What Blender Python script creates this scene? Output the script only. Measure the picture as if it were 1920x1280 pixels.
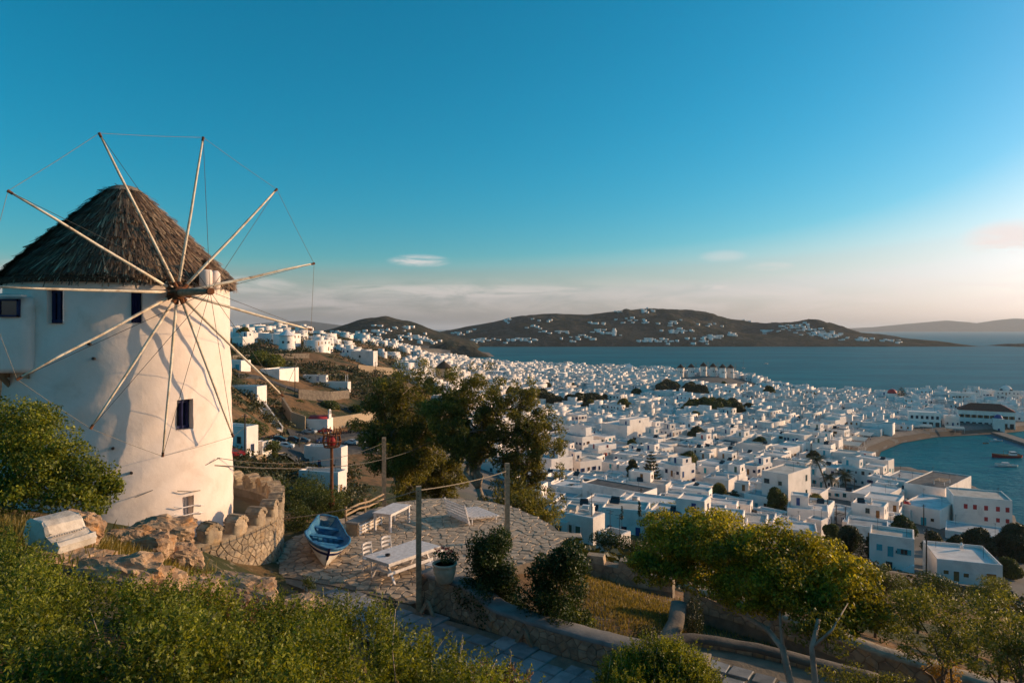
import bpy, math, random
import numpy as np
from mathutils import Vector, Matrix
random.seed(7); RNG = np.random.default_rng(7)
for _o in list(bpy.data.objects): bpy.data.objects.remove(_o)
SC = bpy.context.scene; COL = SC.collection
R = math.radians; PI = math.pi

# ------------------------------------------------------------------ camera
F = 1280.0; CX = 960.0; HY = 616.0; CZ = 58.0          # photo focal length in pixels, horizon row, eye height over the sea
cd = bpy.data.cameras.new('camera'); cd.lens = 24.0; cd.sensor_width = 36.0; cd.shift_y = -24.0/1920.0
cd.clip_start = 0.1; cd.clip_end = 200000.0
cam = bpy.data.objects.new('camera', cd); COL.objects.link(cam)
cam.location = (0, 0, CZ); cam.rotation_euler = (R(90), 0, 0); SC.camera = cam

# ------------------------------------------------------------------ light
SUN_AZ, SUN_EL = 73.0, 12.5
sd = bpy.data.lights.new('sun', 'SUN'); sd.energy = 5.0; sd.angle = R(0.6); sd.color = (1.0, 0.66, 0.36)
sun = bpy.data.objects.new('sun', sd); COL.objects.link(sun)
_s = Vector((math.sin(R(SUN_AZ))*math.cos(R(SUN_EL)), math.cos(R(SUN_AZ))*math.cos(R(SUN_EL)), math.sin(R(SUN_EL))))
sun.rotation_euler = _s.to_track_quat('Z', 'Y').to_euler(); sun.location = (60, 10, 120)
HAZE = 4.0e-5
SC.view_settings.view_transform = 'Standard'; SC.view_settings.look = 'None'
SC.view_settings.exposure = 0.0; SC.view_settings.gamma = 1.0; SC.view_settings.use_curve_mapping = False
SC.cycles.max_bounces = 6; SC.cycles.diffuse_bounces = 3; SC.cycles.glossy_bounces = 3
SC.cycles.transmission_bounces = 4; SC.cycles.transparent_max_bounces = 6; SC.cycles.volume_bounces = 0

class NT:
    """small helper for node trees"""
    def __init__(s, tree): s.t = tree; s.n = tree.nodes; s.l = tree.links
    def add(s, typ, **kw):
        n = s.n.new(typ)
        for k, v in kw.items(): setattr(n, k, v)
        return n
    def put(s, sock, v):
        if hasattr(v, 'is_output'): s.l.new(v, sock)
        elif v is not None: sock.default_value = v
    def math(s, op, a, b=None, c=None, clamp=False):
        n = s.add('ShaderNodeMath', operation=op); n.use_clamp = clamp
        s.put(n.inputs[0], a); s.put(n.inputs[1], b) if b is not None else None
        if c is not None: s.put(n.inputs[2], c)
        return n.outputs[0]
    def mix(s, f, a, b, mode='MIX'):
        n = s.add('ShaderNodeMix', data_type='RGBA', blend_type=mode)
        s.put(n.inputs[0], f)
        s.put(n.inputs[6], a if hasattr(a, 'is_output') else (*a, 1)); s.put(n.inputs[7], b if hasattr(b, 'is_output') else (*b, 1))
        return n.outputs[2]
    def noise(s, vec, scale, detail=4, rough=.55, dist=0.0):
        n = s.add('ShaderNodeTexNoise'); s.l.new(vec, n.inputs['Vector'])
        n.inputs['Scale'].default_value = scale; n.inputs['Detail'].default_value = detail
        n.inputs['Roughness'].default_value = rough; n.inputs['Distortion'].default_value = dist
        return n.outputs[0]
    def ramp(s, f, stops, mode='LINEAR'):
        n = s.add('ShaderNodeValToRGB'); n.color_ramp.interpolation = mode; s.l.new(f, n.inputs[0])
        e = n.color_ramp.elements
        while len(e) < len(stops): e.new(0.5)
        for q, (p, c) in zip(e, stops):
            q.position = p; q.color = (c, c, c, 1) if isinstance(c, (int, float)) else (*c, 1)
        return n.outputs[0]
    def smooth(s, v, a, b):
        n = s.add('ShaderNodeMapRange', interpolation_type='SMOOTHSTEP'); s.put(n.inputs[0], v)
        n.inputs[1].default_value = a; n.inputs[2].default_value = b
        return n.outputs[0]

W = bpy.data.worlds.new('World'); SC.world = W; W.use_nodes = True
w = NT(W.node_tree); w.n.clear()
sky = w.add('ShaderNodeTexSky', sky_type='NISHITA'); sky.sun_disc = False
sky.sun_elevation = R(SUN_EL); sky.sun_rotation = R(SUN_AZ); sky.altitude = 60; sky.air_density = 1.0; sky.dust_density = 1.6; sky.ozone_density = 3.0
hs = w.add('ShaderNodeHueSaturation'); hs.inputs['Hue'].default_value = 0.475; hs.inputs['Saturation'].default_value = 2.6; hs.inputs['Value'].default_value = 1.08
w.l.new(sky.outputs[0], hs.inputs['Color'])
_sc = w.add('ShaderNodeSeparateColor'); w.l.new(sky.outputs[0], _sc.inputs[0])      # one colour grade for the whole sky: blue parts richer, warm parts paler
_warm = w.smooth(w.math('DIVIDE', _sc.outputs[0], w.math('ADD', _sc.outputs[2], .001)), .26, 1.2)
hw = w.add('ShaderNodeHueSaturation'); hw.inputs['Hue'].default_value = .49; hw.inputs['Saturation'].default_value = .62; hw.inputs['Value'].default_value = 1.12; w.l.new(sky.outputs[0], hw.inputs['Color'])
SKYC = w.mix(_warm, hs.outputs[0], w.mix(1.0, hw.outputs[0], (1.0, .965, 1.05), 'MULTIPLY'))
tc = w.add('ShaderNodeTexCoord'); sx = w.add('ShaderNodeSeparateXYZ'); w.l.new(tc.outputs['Generated'], sx.inputs[0])
az_ = w.math('ARCTAN2', sx.outputs[0], sx.outputs[1]); el_ = w.math('ARCSINE', sx.outputs[2])
cmb = w.add('ShaderNodeCombineXYZ'); w.put(cmb.inputs[0], w.math('MULTIPLY', az_, 9.0)); w.put(cmb.inputs[1], w.math('MULTIPLY', el_, 46.0))
cn = w.noise(cmb.outputs[0], 1.0, 7, .62, .6)
mask = w.math('MULTIPLY', w.smooth(el_, .006, .035), w.math('SUBTRACT', 1.0, w.smooth(el_, .045, .085)))   # low bank of thin cloud over the horizon
tot = w.math('MULTIPLY', w.math('MULTIPLY', w.smooth(cn, .32, .68), mask), .38)
for (caz, cel, ra, re, k) in ((-.135, .098, .040, .0085, 1.0), (.63, .105, .045, .022, 1.0), (.30, .101, .03, .008, .35), (.36, .085, .03, .006, .4),
                              (-.07, .054, .24, .011, .55), (.28, .058, .03, .004, .5), (-.60, .07, .06, .012, .5), (-.36, .06, .06, .012, .5), (.9, .2, .16, .02, .5), (-1.1, .2, .2, .03, .5), (2.2, .25, .3, .05, .5), (-2.4, .2, .3, .04, .5)):
    dx = w.math('DIVIDE', w.math('SUBTRACT', az_, caz), ra); dy = w.math('DIVIDE', w.math('SUBTRACT', el_, cel), re)
    rr = w.math('ADD', w.math('MULTIPLY', dx, dx), w.math('MULTIPLY', dy, dy))
    g = w.math('SUBTRACT', 1.0, w.smooth(rr, 0.0, 1.6))
    tot = w.math('MAXIMUM', tot, w.math('MULTIPLY', w.math('MULTIPLY', g, w.smooth(cn, .33, .58)), k))
cl = w.mix(tot, SKYC, w.mix(.8, SKYC, (6.6, 5.6, 5.3)))
bg = w.add('ShaderNodeBackground'); w.l.new(cl, bg.inputs[0]); bg.inputs[1].default_value = 0.145
wo = w.add('ShaderNodeOutputWorld'); w.l.new(bg.outputs[0], wo.inputs[0])

# ------------------------------------------------------------------ helpers
def px3(px, py, d):
    """point at photo column px and row py, d metres in front of the viewpoint"""
    return Vector(((px-CX)/F*d, d, CZ-(py-HY)/F*d))
def link(o): COL.objects.link(o); return o
def tag(o, label=None, cat=None, group=None, kind=None):
    if label: o['label'] = label
    if cat: o['category'] = cat
    if group: o['group'] = group
    if kind: o['kind'] = kind
    return o
def empty(name, loc, rz=0, label=None, cat=None, group=None):
    o = bpy.data.objects.new(name, None); link(o); o.location = loc; o.rotation_euler = (0, 0, rz); o.empty_display_size = .3
    return tag(o, label, cat, group)
def meshobj(name, me, parent=None):
    o = bpy.data.objects.new(name, me); link(o)
    if parent: o.parent = parent
    return o
class MB:
    """collects faces, builds ONE mesh"""
    def __init__(s): s.v = []; s.f = []; s.m = []; s.mi = 0
    def face(s, pts):
        b = len(s.v); s.v += [tuple(p) for p in pts]; s.f.append(tuple(range(b, b+len(pts)))); s.m.append(s.mi)
    def vf(s, v, f):
        b = len(s.v); s.v += [tuple(p) for p in v]; s.f += [tuple(b+i for i in q) for q in f]; s.m += [s.mi]*len(f); return s
    def box(s, c, sz, rz=0, M=None, taper=1.0):
        x, y, z = sz[0]/2, sz[1]/2, sz[2]/2
        P = [Vector((i*x*(taper if k > 0 else 1), j*y*(taper if k > 0 else 1), k*z)) for k in (-1, 1) for j in (-1, 1) for i in (-1, 1)]
        T = M if M is not None else Matrix.Translation(c) @ Matrix.Rotation(rz, 4, 'Z')
        if M is not None: T = M @ Matrix.Translation(c) @ Matrix.Rotation(rz, 4, 'Z')
        return s.vf([T @ p for p in P], [(0, 2, 3, 1), (4, 5, 7, 6), (0, 1, 5, 4), (2, 6, 7, 3), (0, 4, 6, 2), (1, 3, 7, 5)])
    def beam(s, a, b, wx, wy=None, up=(0, 0, 1)):
        a = Vector(a); b = Vector(b); d = (b-a).normalized(); wy = wy or wx
        u = d.cross(Vector(up)); u = u.normalized() if u.length > 1e-4 else Vector((1, 0, 0)); v = u.cross(d)
        P = [q+u*(i*wx/2)+v*(j*wy/2) for q in (a, b) for j in (-1, 1) for i in (-1, 1)]
        return s.vf(P, [(0, 2, 3, 1), (4, 5, 7, 6), (0, 1, 5, 4), (2, 6, 7, 3), (0, 4, 6, 2), (1, 3, 7, 5)])
    def tube(s, pts, rad, n=8, cap=True):
        pts = [Vector(p) for p in pts]; k = len(pts); rad = [rad]*k if isinstance(rad, (int, float)) else rad
        V = []; up = None
        for i, p in enumerate(pts):
            d = (pts[min(i+1, k-1)]-pts[max(i-1, 0)]).normalized()
            u = d.cross(Vector((0, 0, 1)) if abs(d.z) < .95 else Vector((0, 1, 0))).normalized()
            if up is not None and u.dot(up) < 0: u = -u
            up = u; v = d.cross(u)
            V += [p+(u*math.cos(2*PI*j/n)+v*math.sin(2*PI*j/n))*rad[i] for j in range(n)]
        Fc = [(i*n+j, i*n+(j+1) % n, (i+1)*n+(j+1) % n, (i+1)*n+j) for i in range(k-1) for j in range(n)]
        if cap: Fc += [tuple(range(n))[::-1], tuple((k-1)*n+j for j in range(n))]
        return s.vf(V, Fc)
    def lathe(s, prof, n=16, c=(0, 0, 0), cap=True):
        V = [(c[0]+r*math.cos(2*PI*j/n), c[1]+r*math.sin(2*PI*j/n), c[2]+z) for r, z in prof for j in range(n)]
        k = len(prof)
        Fc = [(i*n+j, i*n+(j+1) % n, (i+1)*n+(j+1) % n, (i+1)*n+j) for i in range(k-1) for j in range(n)]
        if cap: Fc += [tuple(range(n))[::-1], tuple((k-1)*n+j for j in range(n))]
        return s.vf(V, Fc)
    def prism(s, poly, z0, z1):
        n = len(poly)
        V = [(x, y, z0) for x, y in poly]+[(x, y, z1) for x, y in poly]
        return s.vf(V, [tuple(range(n))[::-1], tuple(range(n, 2*n))]+[(i, (i+1) % n, n+(i+1) % n, n+i) for i in range(n)])
    def mesh(s, name, mats, smooth=False):
        me = bpy.data.meshes.new(name); me.from_pydata(s.v, [], s.f)
        for m in (mats if isinstance(mats, (list, tuple)) else [mats]): me.materials.append(m)
        if any(s.m): me.polygons.foreach_set('material_index', s.m)
        if smooth: me.polygons.foreach_set('use_smooth', [True]*len(me.polygons))
        me.update(); return me
    def build(s, name, mats, parent=None, smooth=False): return meshobj(name, s.mesh(name, mats, smooth), parent)
def npmesh(name, V, Q, mat, smooth=False, mi=None):
    """fast mesh from numpy arrays: V (n,3), Q (m,3 or 4)"""
    V = np.asarray(V, np.float32); Q = np.asarray(Q, np.int32); k = Q.shape[1]
    me = bpy.data.meshes.new(name); me.vertices.add(len(V)); me.vertices.foreach_set('co', V.ravel())
    me.loops.add(Q.size); me.loops.foreach_set('vertex_index', Q.ravel())
    me.polygons.add(len(Q)); me.polygons.foreach_set('loop_start', np.arange(len(Q), dtype=np.int32)*k)
    for m in (mat if isinstance(mat, (list, tuple)) else [mat]): me.materials.append(m)
    if smooth: me.polygons.foreach_set('use_smooth', np.ones(len(Q), bool))
    if mi is not None: me.polygons.foreach_set('material_index', np.asarray(mi, np.int32))
    me.update(calc_edges=True); me.validate(); return me
def copy_tree(o, parent=None):
    c = o.copy(); COL.objects.link(c)
    if parent: c.parent = parent
    for ch in list(o.children): copy_tree(ch, c)
    return c

# ------------------------------------------------------------------ materials
def material(name, c1, c2=None, scale=3.0, rough=.85, bump=0.0, bscale=None, spec=.25, obj_var=0.0, detail=6, metal=0.0, stain=None, stain_scale=.6, lo=.35, hi=.65):
    m = bpy.data.materials.new(name); m.use_nodes = True; t = NT(m.node_tree); t.n.clear()
    out = t.add('ShaderNodeOutputMaterial'); b = t.add('ShaderNodeBsdfPrincipled'); t.l.new(b.outputs[0], out.inputs[0])
    geo = t.add('ShaderNodeNewGeometry'); P = geo.outputs['Position']
    c2 = c2 or c1
    col = t.mix(t.smooth(t.noise(P, scale, detail), lo, hi), c1, c2)
    if stain:
        col = t.mix(t.math('MULTIPLY', t.smooth(t.noise(P, stain_scale, 8, .65, .4), .5, .72), .75), col, stain)
    if obj_var:
        oi = t.add('ShaderNodeObjectInfo'); f = t.math('ADD', 1-obj_var/2, t.math('MULTIPLY', oi.outputs['Random'], obj_var))
        cc = t.add('ShaderNodeCombineColor'); [t.put(cc.inputs[i], f) for i in range(3)]
        col = t.mix(1.0, col, cc.outputs[0], 'MULTIPLY')
    t.put(b.inputs['Base Color'], col); b.inputs['Roughness'].default_value = rough; b.inputs['Specular IOR Level'].default_value = spec; b.inputs['Metallic'].default_value = metal
    if bump:
        bn = t.add('ShaderNodeBump'); bn.inputs['Strength'].default_value = 1.0; bn.inputs['Distance'].default_value = bump
        t.put(bn.inputs['Height'], t.noise(P, bscale or scale*2, 8, .6)); t.l.new(bn.outputs[0], b.inputs['Normal'])
    return m
def leaf_material(name, c1, c2, trans=.35, scale=1.5, rough=.5):
    m = bpy.data.materials.new(name); m.use_nodes = True; t = NT(m.node_tree); t.n.clear()
    out = t.add('ShaderNodeOutputMaterial'); geo = t.add('ShaderNodeNewGeometry')
    rnd = geo.outputs['Random Per Island']
    f = t.math('ADD', t.math('MULTIPLY', rnd, .6), t.math('MULTIPLY', t.smooth(t.noise(geo.outputs['Position'], scale, 3), .3, .7), .4))
    col = t.mix(t.math('POWER', f, 1.7), c1, c2)
    b = t.add('ShaderNodeBsdfPrincipled'); t.put(b.inputs['Base Color'], col); b.inputs['Roughness'].default_value = rough; b.inputs['Specular IOR Level'].default_value = .3
    tr = t.add('ShaderNodeBsdfTranslucent'); t.put(tr.inputs[0], t.mix(1.0, col, (1.5, 1.35, .5), 'MULTIPLY'))
    mx = t.add('ShaderNodeMixShader'); mx.inputs[0].default_value = trans; t.l.new(b.outputs[0], mx.inputs[1]); t.l.new(tr.outputs[0], mx.inputs[2])
    t.l.new(mx.outputs[0], out.inputs[0]); return m

M = {}
M['plaster'] = material('white_plaster', (.87, .775, .70), (.79, .70, .625), .35, .9, .01, 3, stain=(.58, .51, .46), stain_scale=.3, obj_var=.22)
M['millwall'] = material('mill_plaster', (.79, .67, .595), (.73, .61, .53), 1.1, .9, .012, 3.5, stain=(.62, .50, .42), stain_scale=.9)
M['plasterb'] = material('cream_plaster', (.76, .69, .61), (.66, .58, .51), .4, .9, stain=(.40, .32, .26), stain_scale=.3); M['plasterc'] = material('grey_plaster', (.60, .55, .51), (.50, .45, .41), .4, .9, stain=(.30, .26, .22), stain_scale=.3)
M['plaster2'] = material('clean_white', (.80, .74, .70), (.74, .68, .64), 1, .8, .004, 8)
M['roofgrey'] = material('grey_roof', (.46, .45, .43), (.34, .33, .32), .5, .9, obj_var=.3)
M['rooftan'] = material('tan_roof', (.56, .50, .43), (.42, .37, .31), .5, .9, obj_var=.3)
M['roofwhite'] = material('white_roof', (.72, .66, .61), (.56, .51, .47), .4, .9, obj_var=.15)
M['roofdark'] = material('dark_roof', (.16, .15, .14), (.09, .085, .08), .6, .9, obj_var=.3)
M['redtile'] = material('red_tile', (.30, .075, .045), (.20, .05, .035), 1.2, .85)
M['redpaint'] = material('red_paint', (.42, .035, .04), (.34, .03, .03), 1, .6, obj_var=.2)
M['blue'] = material('blue_paint', (.015, .045, .15), (.02, .06, .20), 1, .5, obj_var=.4)
M['navy'] = material('navy_paint', (.006, .009, .05), (.010, .015, .07), 4, .5)
M['teal'] = material('turquoise_paint', (.03, .36, .42), (.03, .30, .36), 1, .55, obj_var=.2)
M['brown'] = material('brown_wood', (.28, .13, .04), (.20, .09, .03), 2, .7, obj_var=.3)
M['green'] = material('green_paint', (.05, .12, .08), (.04, .10, .07), 2, .6, obj_var=.3)
M['glass'] = material('dark_glass', (.02, .025, .03), (.03, .035, .04), 1, .12, spec=.6)
M['timber'] = material('weathered_timber', (.30, .22, .14), (.20, .145, .09), 6, .85, .006, 30)
M['post'] = material('sunbleached_post', (.46, .32, .20), (.32, .22, .135), 9, .9, .008, 40)
M['whitewood'] = material('white_painted_wood', (.76, .70, .66), (.60, .54, .50), 8, .6, .002, 30)
M['blade'] = material('flaking_white_pole', (.80, .70, .55), (.66, .52, .36), 4, .7, .006, 20, stain=(.26, .11, .045), stain_scale=2.4)
M['rust'] = material('rusty_iron', (.20, .075, .03), (.10, .045, .025), 8, .85, .006, 25, metal=.2)
M['iron'] = material('dark_iron', (.06, .05, .045), (.035, .03, .03), 6, .6, metal=.5)
M['rope'] = material('rope', (.30, .25, .19), (.22, .18, .13), 20, .9)
M['wire'] = material('wire', (.13, .11, .09), (.09, .08, .07), 10, .8)
M['stone'] = material('warm_stone', (.40, .31, .21), (.27, .205, .145), 5, .92, .02, 14, stain=(.42, .24, .09), stain_scale=2.2, obj_var=.45)
M['stonegrey'] = material('grey_flagstone', (.30, .295, .29), (.20, .20, .20), 3, .8, .008, 18, obj_var=.5)
M['paver'] = material('terrace_stone', (.48, .36, .25), (.33, .245, .17), 4, .85, .012, 16, obj_var=.5)
M['mortar'] = material('mortar', (.25, .195, .14), (.18, .14, .10), 3, .95, .02, 12)
M['darkstone'] = material('dark_stone', (.20, .16, .12), (.12, .095, .075), 1.2, .95, .03, 4, obj_var=.3)
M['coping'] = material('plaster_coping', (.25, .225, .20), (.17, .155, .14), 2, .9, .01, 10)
M['rock'] = material('lichen_rock', (.46, .31, .19), (.24, .155, .10), 2.6, .95, .05, 5, stain=(.50, .20, .04), stain_scale=2.2)
M['marble'] = material('pale_marble', (.66, .58, .49), (.50, .42, .34), 4, .8, .012, 14, stain=(.40, .33, .26), stain_scale=5)
M['soil'] = material('dry_ground', (.24, .15, .08), (.13, .09, .055), .35, .97, .05, 2.5, stain=(.10, .095, .04), stain_scale=.14)
M['drygrass'] = material('dry_lawn', (.40, .23, .075), (.27, .15, .05), 1.4, .97, .03, 9, stain=(.16, .15, .045), stain_scale=.55)
M['asphalt'] = material('asphalt', (.075, .072, .07), (.05, .05, .05), .8, .9)
M['concrete'] = material('concrete', (.20, .175, .155), (.14, .125, .11), .6, .9)
M['sand'] = material('wet_sand', (.13, .09, .06), (.10, .072, .05), .4, .9)
M['terracotta'] = material('cream_pot', (.52, .43, .31), (.42, .34, .24), 5, .8, .004, 20)
M['soft'] = material('canvas', (.62, .57, .48), (.52, .47, .40), 1, .9, obj_var=.2)
# ------------------------------------------------------------------ terrain
CP = []
for d, row in {
    2.6: [(-1300, -1.8), (0, -1.9), (960, -2.1), (1900, -2.5), (3200, -2.6)],
    6: [(-1300, -2.3), (0, -2.75), (300, -3.0), (600, -3.4), (900, -4.0), (1200, -4.7), (1900, -5.3), (3200, -5.6)],
    10: [(-1300, -2.7), (0, -3.25), (200, -3.6), (400, -4.15), (600, -5.0), (800, -6.0), (1000, -7.0), (1300, -7.5), (1900, -7.9), (3200, -8.5)],
    15: [(-1300, -3.2), (0, -4.15), (200, -4.7), (350, -5.5), (480, -6.2), (600, -7.1), (750, -8.0), (960, -8.45), (1300, -8.8), (1900, -9.8), (3200, -12)],
    20: [(-1300, -4.0), (0, -5.3), (250, -6.0), (380, -6.5), (470, -7.6), (560, -8.45), (760, -8.5), (1000, -8.55), (1200, -8.8), (1500, -9.5), (1900, -11.6), (3200, -15)],
    27: [(-1300, -5.5), (0, -6.4), (250, -6.9), (420, -7.6), (560, -8.6), (760, -8.6), (960, -8.8), (1100, -9.7), (1500, -11.7), (1900, -14.2), (3200, -19)],
    34: [(-1300, -7), (0, -8), (400, -8.6), (620, -9.2), (760, -10.8), (960, -12), (1200, -12.6), (1900, -17.0), (3200, -24)],
    50: [(-1300, -10), (0, -11), (450, -13.5), (620, -14.5), (820, -15.5), (960, -16.5), (1130, -17.0), (1500, -18.8), (1900, -21.5), (3200, -32)],
    80: [(-1300, -14), (0, -16), (450, -20), (600, -22), (820, -23), (1000, -24.5), (1300, -26), (1800, -32), (1920, -33), (3200, -46)],
    115: [(-1300, -16), (0, -19), (450, -23), (600, -28), (820, -31), (1100, -34), (1400, -37), (1660, -41), (1920, -46), (3200, -56)],
    160: [(-1300, -14), (0, -15), (450, -19.5), (540, -28), (620, -32), (820, -38), (1100, -43), (1400, -46), (1700, -50), (1920, -53)],
    195: [(450, -17), (520, -31), (600, -31.5), (700, -34), (900, -45), (1200, -49), (1500, -51), (1800, -55), (2100, -58)],
    230: [(-1300, -8), (0, -10), (450, -14.5), (540, -21), (600, -25), (680, -30), (760, -36), (960, -50), (1300, -52), (1640, -54)],
    300: [(0, -5), (450, -11.5), (540, -13), (600, -17), (690, -22), (760, -29), (830, -33), (960, -50), (1300, -54), (1600, -55.5)],
    340: [(450, -9.5), (538, -10.5), (620, -15), (690, -19.5), (760, -29), (850, -40)],
    420: [(-1300, 0), (0, 0), (450, -7), (560, -8), (640, -14), (720, -26), (800, -34), (900, -48), (1100, -53), (1400, -53), (1700, -55), (1920, -55)],
    600: [(450, -3.5), (560, -4), (640, -9), (720, -22), (800, -34), (900, -47), (1100, -53), (1345, -46), (1440, -55)],
    645: [(1240, -51), (1290, -44.5), (1320, -43), (1370, -43.5), (1415, -51)],
    800: [(-1300, 2), (0, 2), (430, -.5), (540, 2.5), (620, -5), (700, -15), (800, -33), (900, -46), (1100, -54), (1280, -54)],
    1100: [(0, 0), (450, -4), (600, -10), (720, -26), (800, -36), (860, -50)],
    1450: [(0, 0), (450, -5), (600, -18), (720, -34), (800, -40), (860, -44)],
    2300: [(-1300, 0), (0, 0), (450, -10), (600, -30), (720, -40), (830, -50)]}.items():
    CP += [(p, d, z) for p, z in row]
CP = np.array(CP, float)
def _uv(px, d): return np.stack([px/300.0, np.log(d)*2.6], -1)
_C = _uv(CP[:, 0], CP[:, 1])
def _phi(r2): return np.where(r2 > 1e-12, r2*np.log(r2+1e-12), 0.0)
_n = len(_C); _K = _phi(((_C[:, None]-_C[None])**2).sum(-1))+np.eye(_n)*.25
_Pm = np.c_[np.ones(_n), _C]; _A = np.zeros((_n+3, _n+3)); _A[:_n, :_n] = _K; _A[:_n, _n:] = _Pm; _A[_n:, :_n] = _Pm.T
_Wt = np.linalg.solve(_A, np.r_[CP[:, 2], 0, 0, 0])
def pd(px, d): return ((px-CX)/F*d, d)
SEA = [np.array([pd(*p) for p in q]) for q in (
    [(825, 1180), (900, 1050), (1000, 1090), (1100, 1000), (1250, 930), (1320, 790), (1400, 735), (1440, 680), (1480, 628), (1600, 603), (1750, 592), (1950, 577), (2200, 560), (3300, 500), (3300, 4000), (850, 4000), (850, 1600), (925, 1430), (830, 1390), (800, 1290)],
    [(1637, 284), (1638, 300), (1645, 322), (1685, 347), (1750, 366), (1850, 376), (1900, 384), (2000, 410), (2500, 470), (3300, 480), (3300, 110), (2600, 165), (2200, 203), (1960, 194), (1915, 199), (1888, 220), (1850, 242), (1790, 264), (1700, 282), (1660, 283)])]
def poly_sd(poly, X, Y):
    """signed distance to a polygon, positive inside"""
    ins = np.zeros(X.shape, bool); dm = np.full(X.shape, 1e18); n = len(poly)
    for i in range(n):
        (x0, y0), (x1, y1) = poly[i], poly[(i+1) % n]
        with np.errstate(divide='ignore', invalid='ignore'):
            ins ^= ((y0 > Y) != (y1 > Y)) & (X < (x1-x0)*(Y-y0)/(y1-y0+1e-15)+x0)
        dx, dy = x1-x0, y1-y0; t = np.clip(((X-x0)*dx+(Y-y0)*dy)/(dx*dx+dy*dy), 0, 1)
        dm = np.minimum(dm, (X-x0-t*dx)**2+(Y-y0-t*dy)**2)
    return np.where(ins, 1, -1)*np.sqrt(dm)
def _hash_noise(X, Y, s, seed=0):
    x = X/s; y = Y/s; xi = np.floor(x); yi = np.floor(y); fx = x-xi; fy = y-yi; fx = fx*fx*(3-2*fx); fy = fy*fy*(3-2*fy)
    h = lambda a, b: np.modf(np.abs(np.sin(a*127.1+b*311.7+seed*74.7)*43758.5453))[0]
    return (h(xi, yi)*(1-fx)+h(xi+1, yi)*fx)*(1-fy)+(h(xi, yi+1)*(1-fx)+h(xi+1, yi+1)*fx)*fy-.5
def fbm(X, Y, s, o=4, seed=0):
    return sum(_hash_noise(X, Y, s/2**k, seed+k)/1.8**k for k in range(o))
def sea_sd(X, Y): return np.maximum(poly_sd(SEA[0], X, Y), poly_sd(SEA[1], X, Y))
def ground(X, Y, rough=True):
    """height of the land (world z)"""
    X = np.atleast_1d(np.asarray(X, float)); Y = np.atleast_1d(np.asarray(Y, float)); Yc = np.maximum(Y, 2.6)
    px = np.clip(CX+F*X/Yc, -1300, 3200); q = _uv(px, Yc); z = np.empty(len(X))
    for a in range(0, len(X), 20000):
        r2 = ((q[a:a+20000, None]-_C[None])**2).sum(-1); z[a:a+20000] = _phi(r2)@_Wt[:_n]+_Wt[_n]+q[a:a+20000]@_Wt[_n+1:]
    z = np.maximum(z, -56.2) + CZ
    if rough: z = z+fbm(X, Y, 26, 5)*np.clip((Yc-30)/60, 0, 1)*2.2*np.clip((z-4)/14, .05, 1.0)
    sd_ = sea_sd(X, Y); far = Yc > 120
    land = np.maximum(z, 0.2); land = np.minimum(land, np.maximum(.5+np.maximum(-sd_, 0)*.18, .5)+np.where(-sd_ > 25, 1e3, 0)*1.0)
    land = np.where(-sd_ > 25, np.maximum(z, 1.5), np.minimum(np.maximum(z, 1.2), .35+np.maximum(-sd_, 0)*np.where(Yc > 1200, 2.0, .35)))
    return np.where(far, np.where(sd_ > 0, -np.minimum(3.0, .25*sd_)-.1, land), z)
def gz(x, y): return float(ground([x], [y])[0])

cols = np.r_[np.linspace(-1300, -60, 42), np.linspace(-40, 1960, 300), np.linspace(1990, 3200, 36)]; rows = np.exp(np.linspace(np.log(2.6), np.log(2300), 330))
PX, DD = np.meshgrid(cols, rows); GX = (PX-CX)/F*DD; GZ = ground(GX.ravel(), DD.ravel())
nr, nc = PX.shape; V = np.c_[GX.ravel(), DD.ravel(), GZ]
idx = np.arange(nr*nc).reshape(nr, nc)
Q = np.stack([idx[:-1, :-1], idx[:-1, 1:], idx[1:, 1:], idx[1:, :-1]], -1).reshape(-1, 4)
# hillside behind the viewpoint
bx_ = np.linspace(-60, 60, 31); by_ = np.linspace(-60, 2.4, 16); BX, BY = np.meshgrid(bx_, by_); BZ = ground(np.clip(BX.ravel(), -4.6, 4.6), np.full(BX.size, 2.6))-np.maximum(np.abs(BX.ravel())-4.6, 0)*.05+(2.6-BY.ravel())*.12-.06
b0 = len(V); V = np.r_[V, np.c_[BX.ravel(), BY.ravel(), BZ]]; bi = np.arange(BX.size).reshape(BX.shape)+b0
Q = np.r_[Q, np.stack([bi[:-1, :-1], bi[:-1, 1:], bi[1:, 1:], bi[1:, :-1]], -1).reshape(-1, 4)]
# ground material: dry brown slopes, olive scrub patches, grey-beige lanes in the town, painted darker so gaps between houses look shaded
gm = bpy.data.materials.new('hillside'); gm.use_nodes = True; t = NT(gm.node_tree); t.n.clear()
geo = t.add('ShaderNodeNewGeometry'); P = geo.outputs['Position']; o_ = t.add('ShaderNodeOutputMaterial'); b_ = t.add('ShaderNodeBsdfPrincipled'); t.l.new(b_.outputs[0], o_.inputs[0])
c = t.mix(t.smooth(t.noise(P, .5, 8, .6), .35, .65), (.24, .13, .06), (.13, .08, .042))
c = t.mix(t.smooth(t.noise(P, .06, 8, .7), .47, .56), c, (.045, .05, .022))
c = t.mix(t.math('MULTIPLY', t.smooth(t.noise(P, 2.2, 6, .6), .55, .7), .5), c, (.34, .27, .2))
sp = t.add('ShaderNodeSeparateXYZ'); t.l.new(P, sp.inputs[0])
town = t.math('MULTIPLY', t.math('SUBTRACT', 1.0, t.smooth(sp.outputs[2], 13, 24)), t.smooth(sp.outputs[1], 90, 130))
c = t.mix(t.math('MULTIPLY', town, .85), c, t.mix(t.noise(P, .08, 4), (.24, .22, .20), (.10, .095, .085)))
t.put(b_.inputs['Base Color'], c); b_.inputs['Roughness'].default_value = .97; b_.inputs['Specular IOR Level'].default_value = .1
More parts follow.
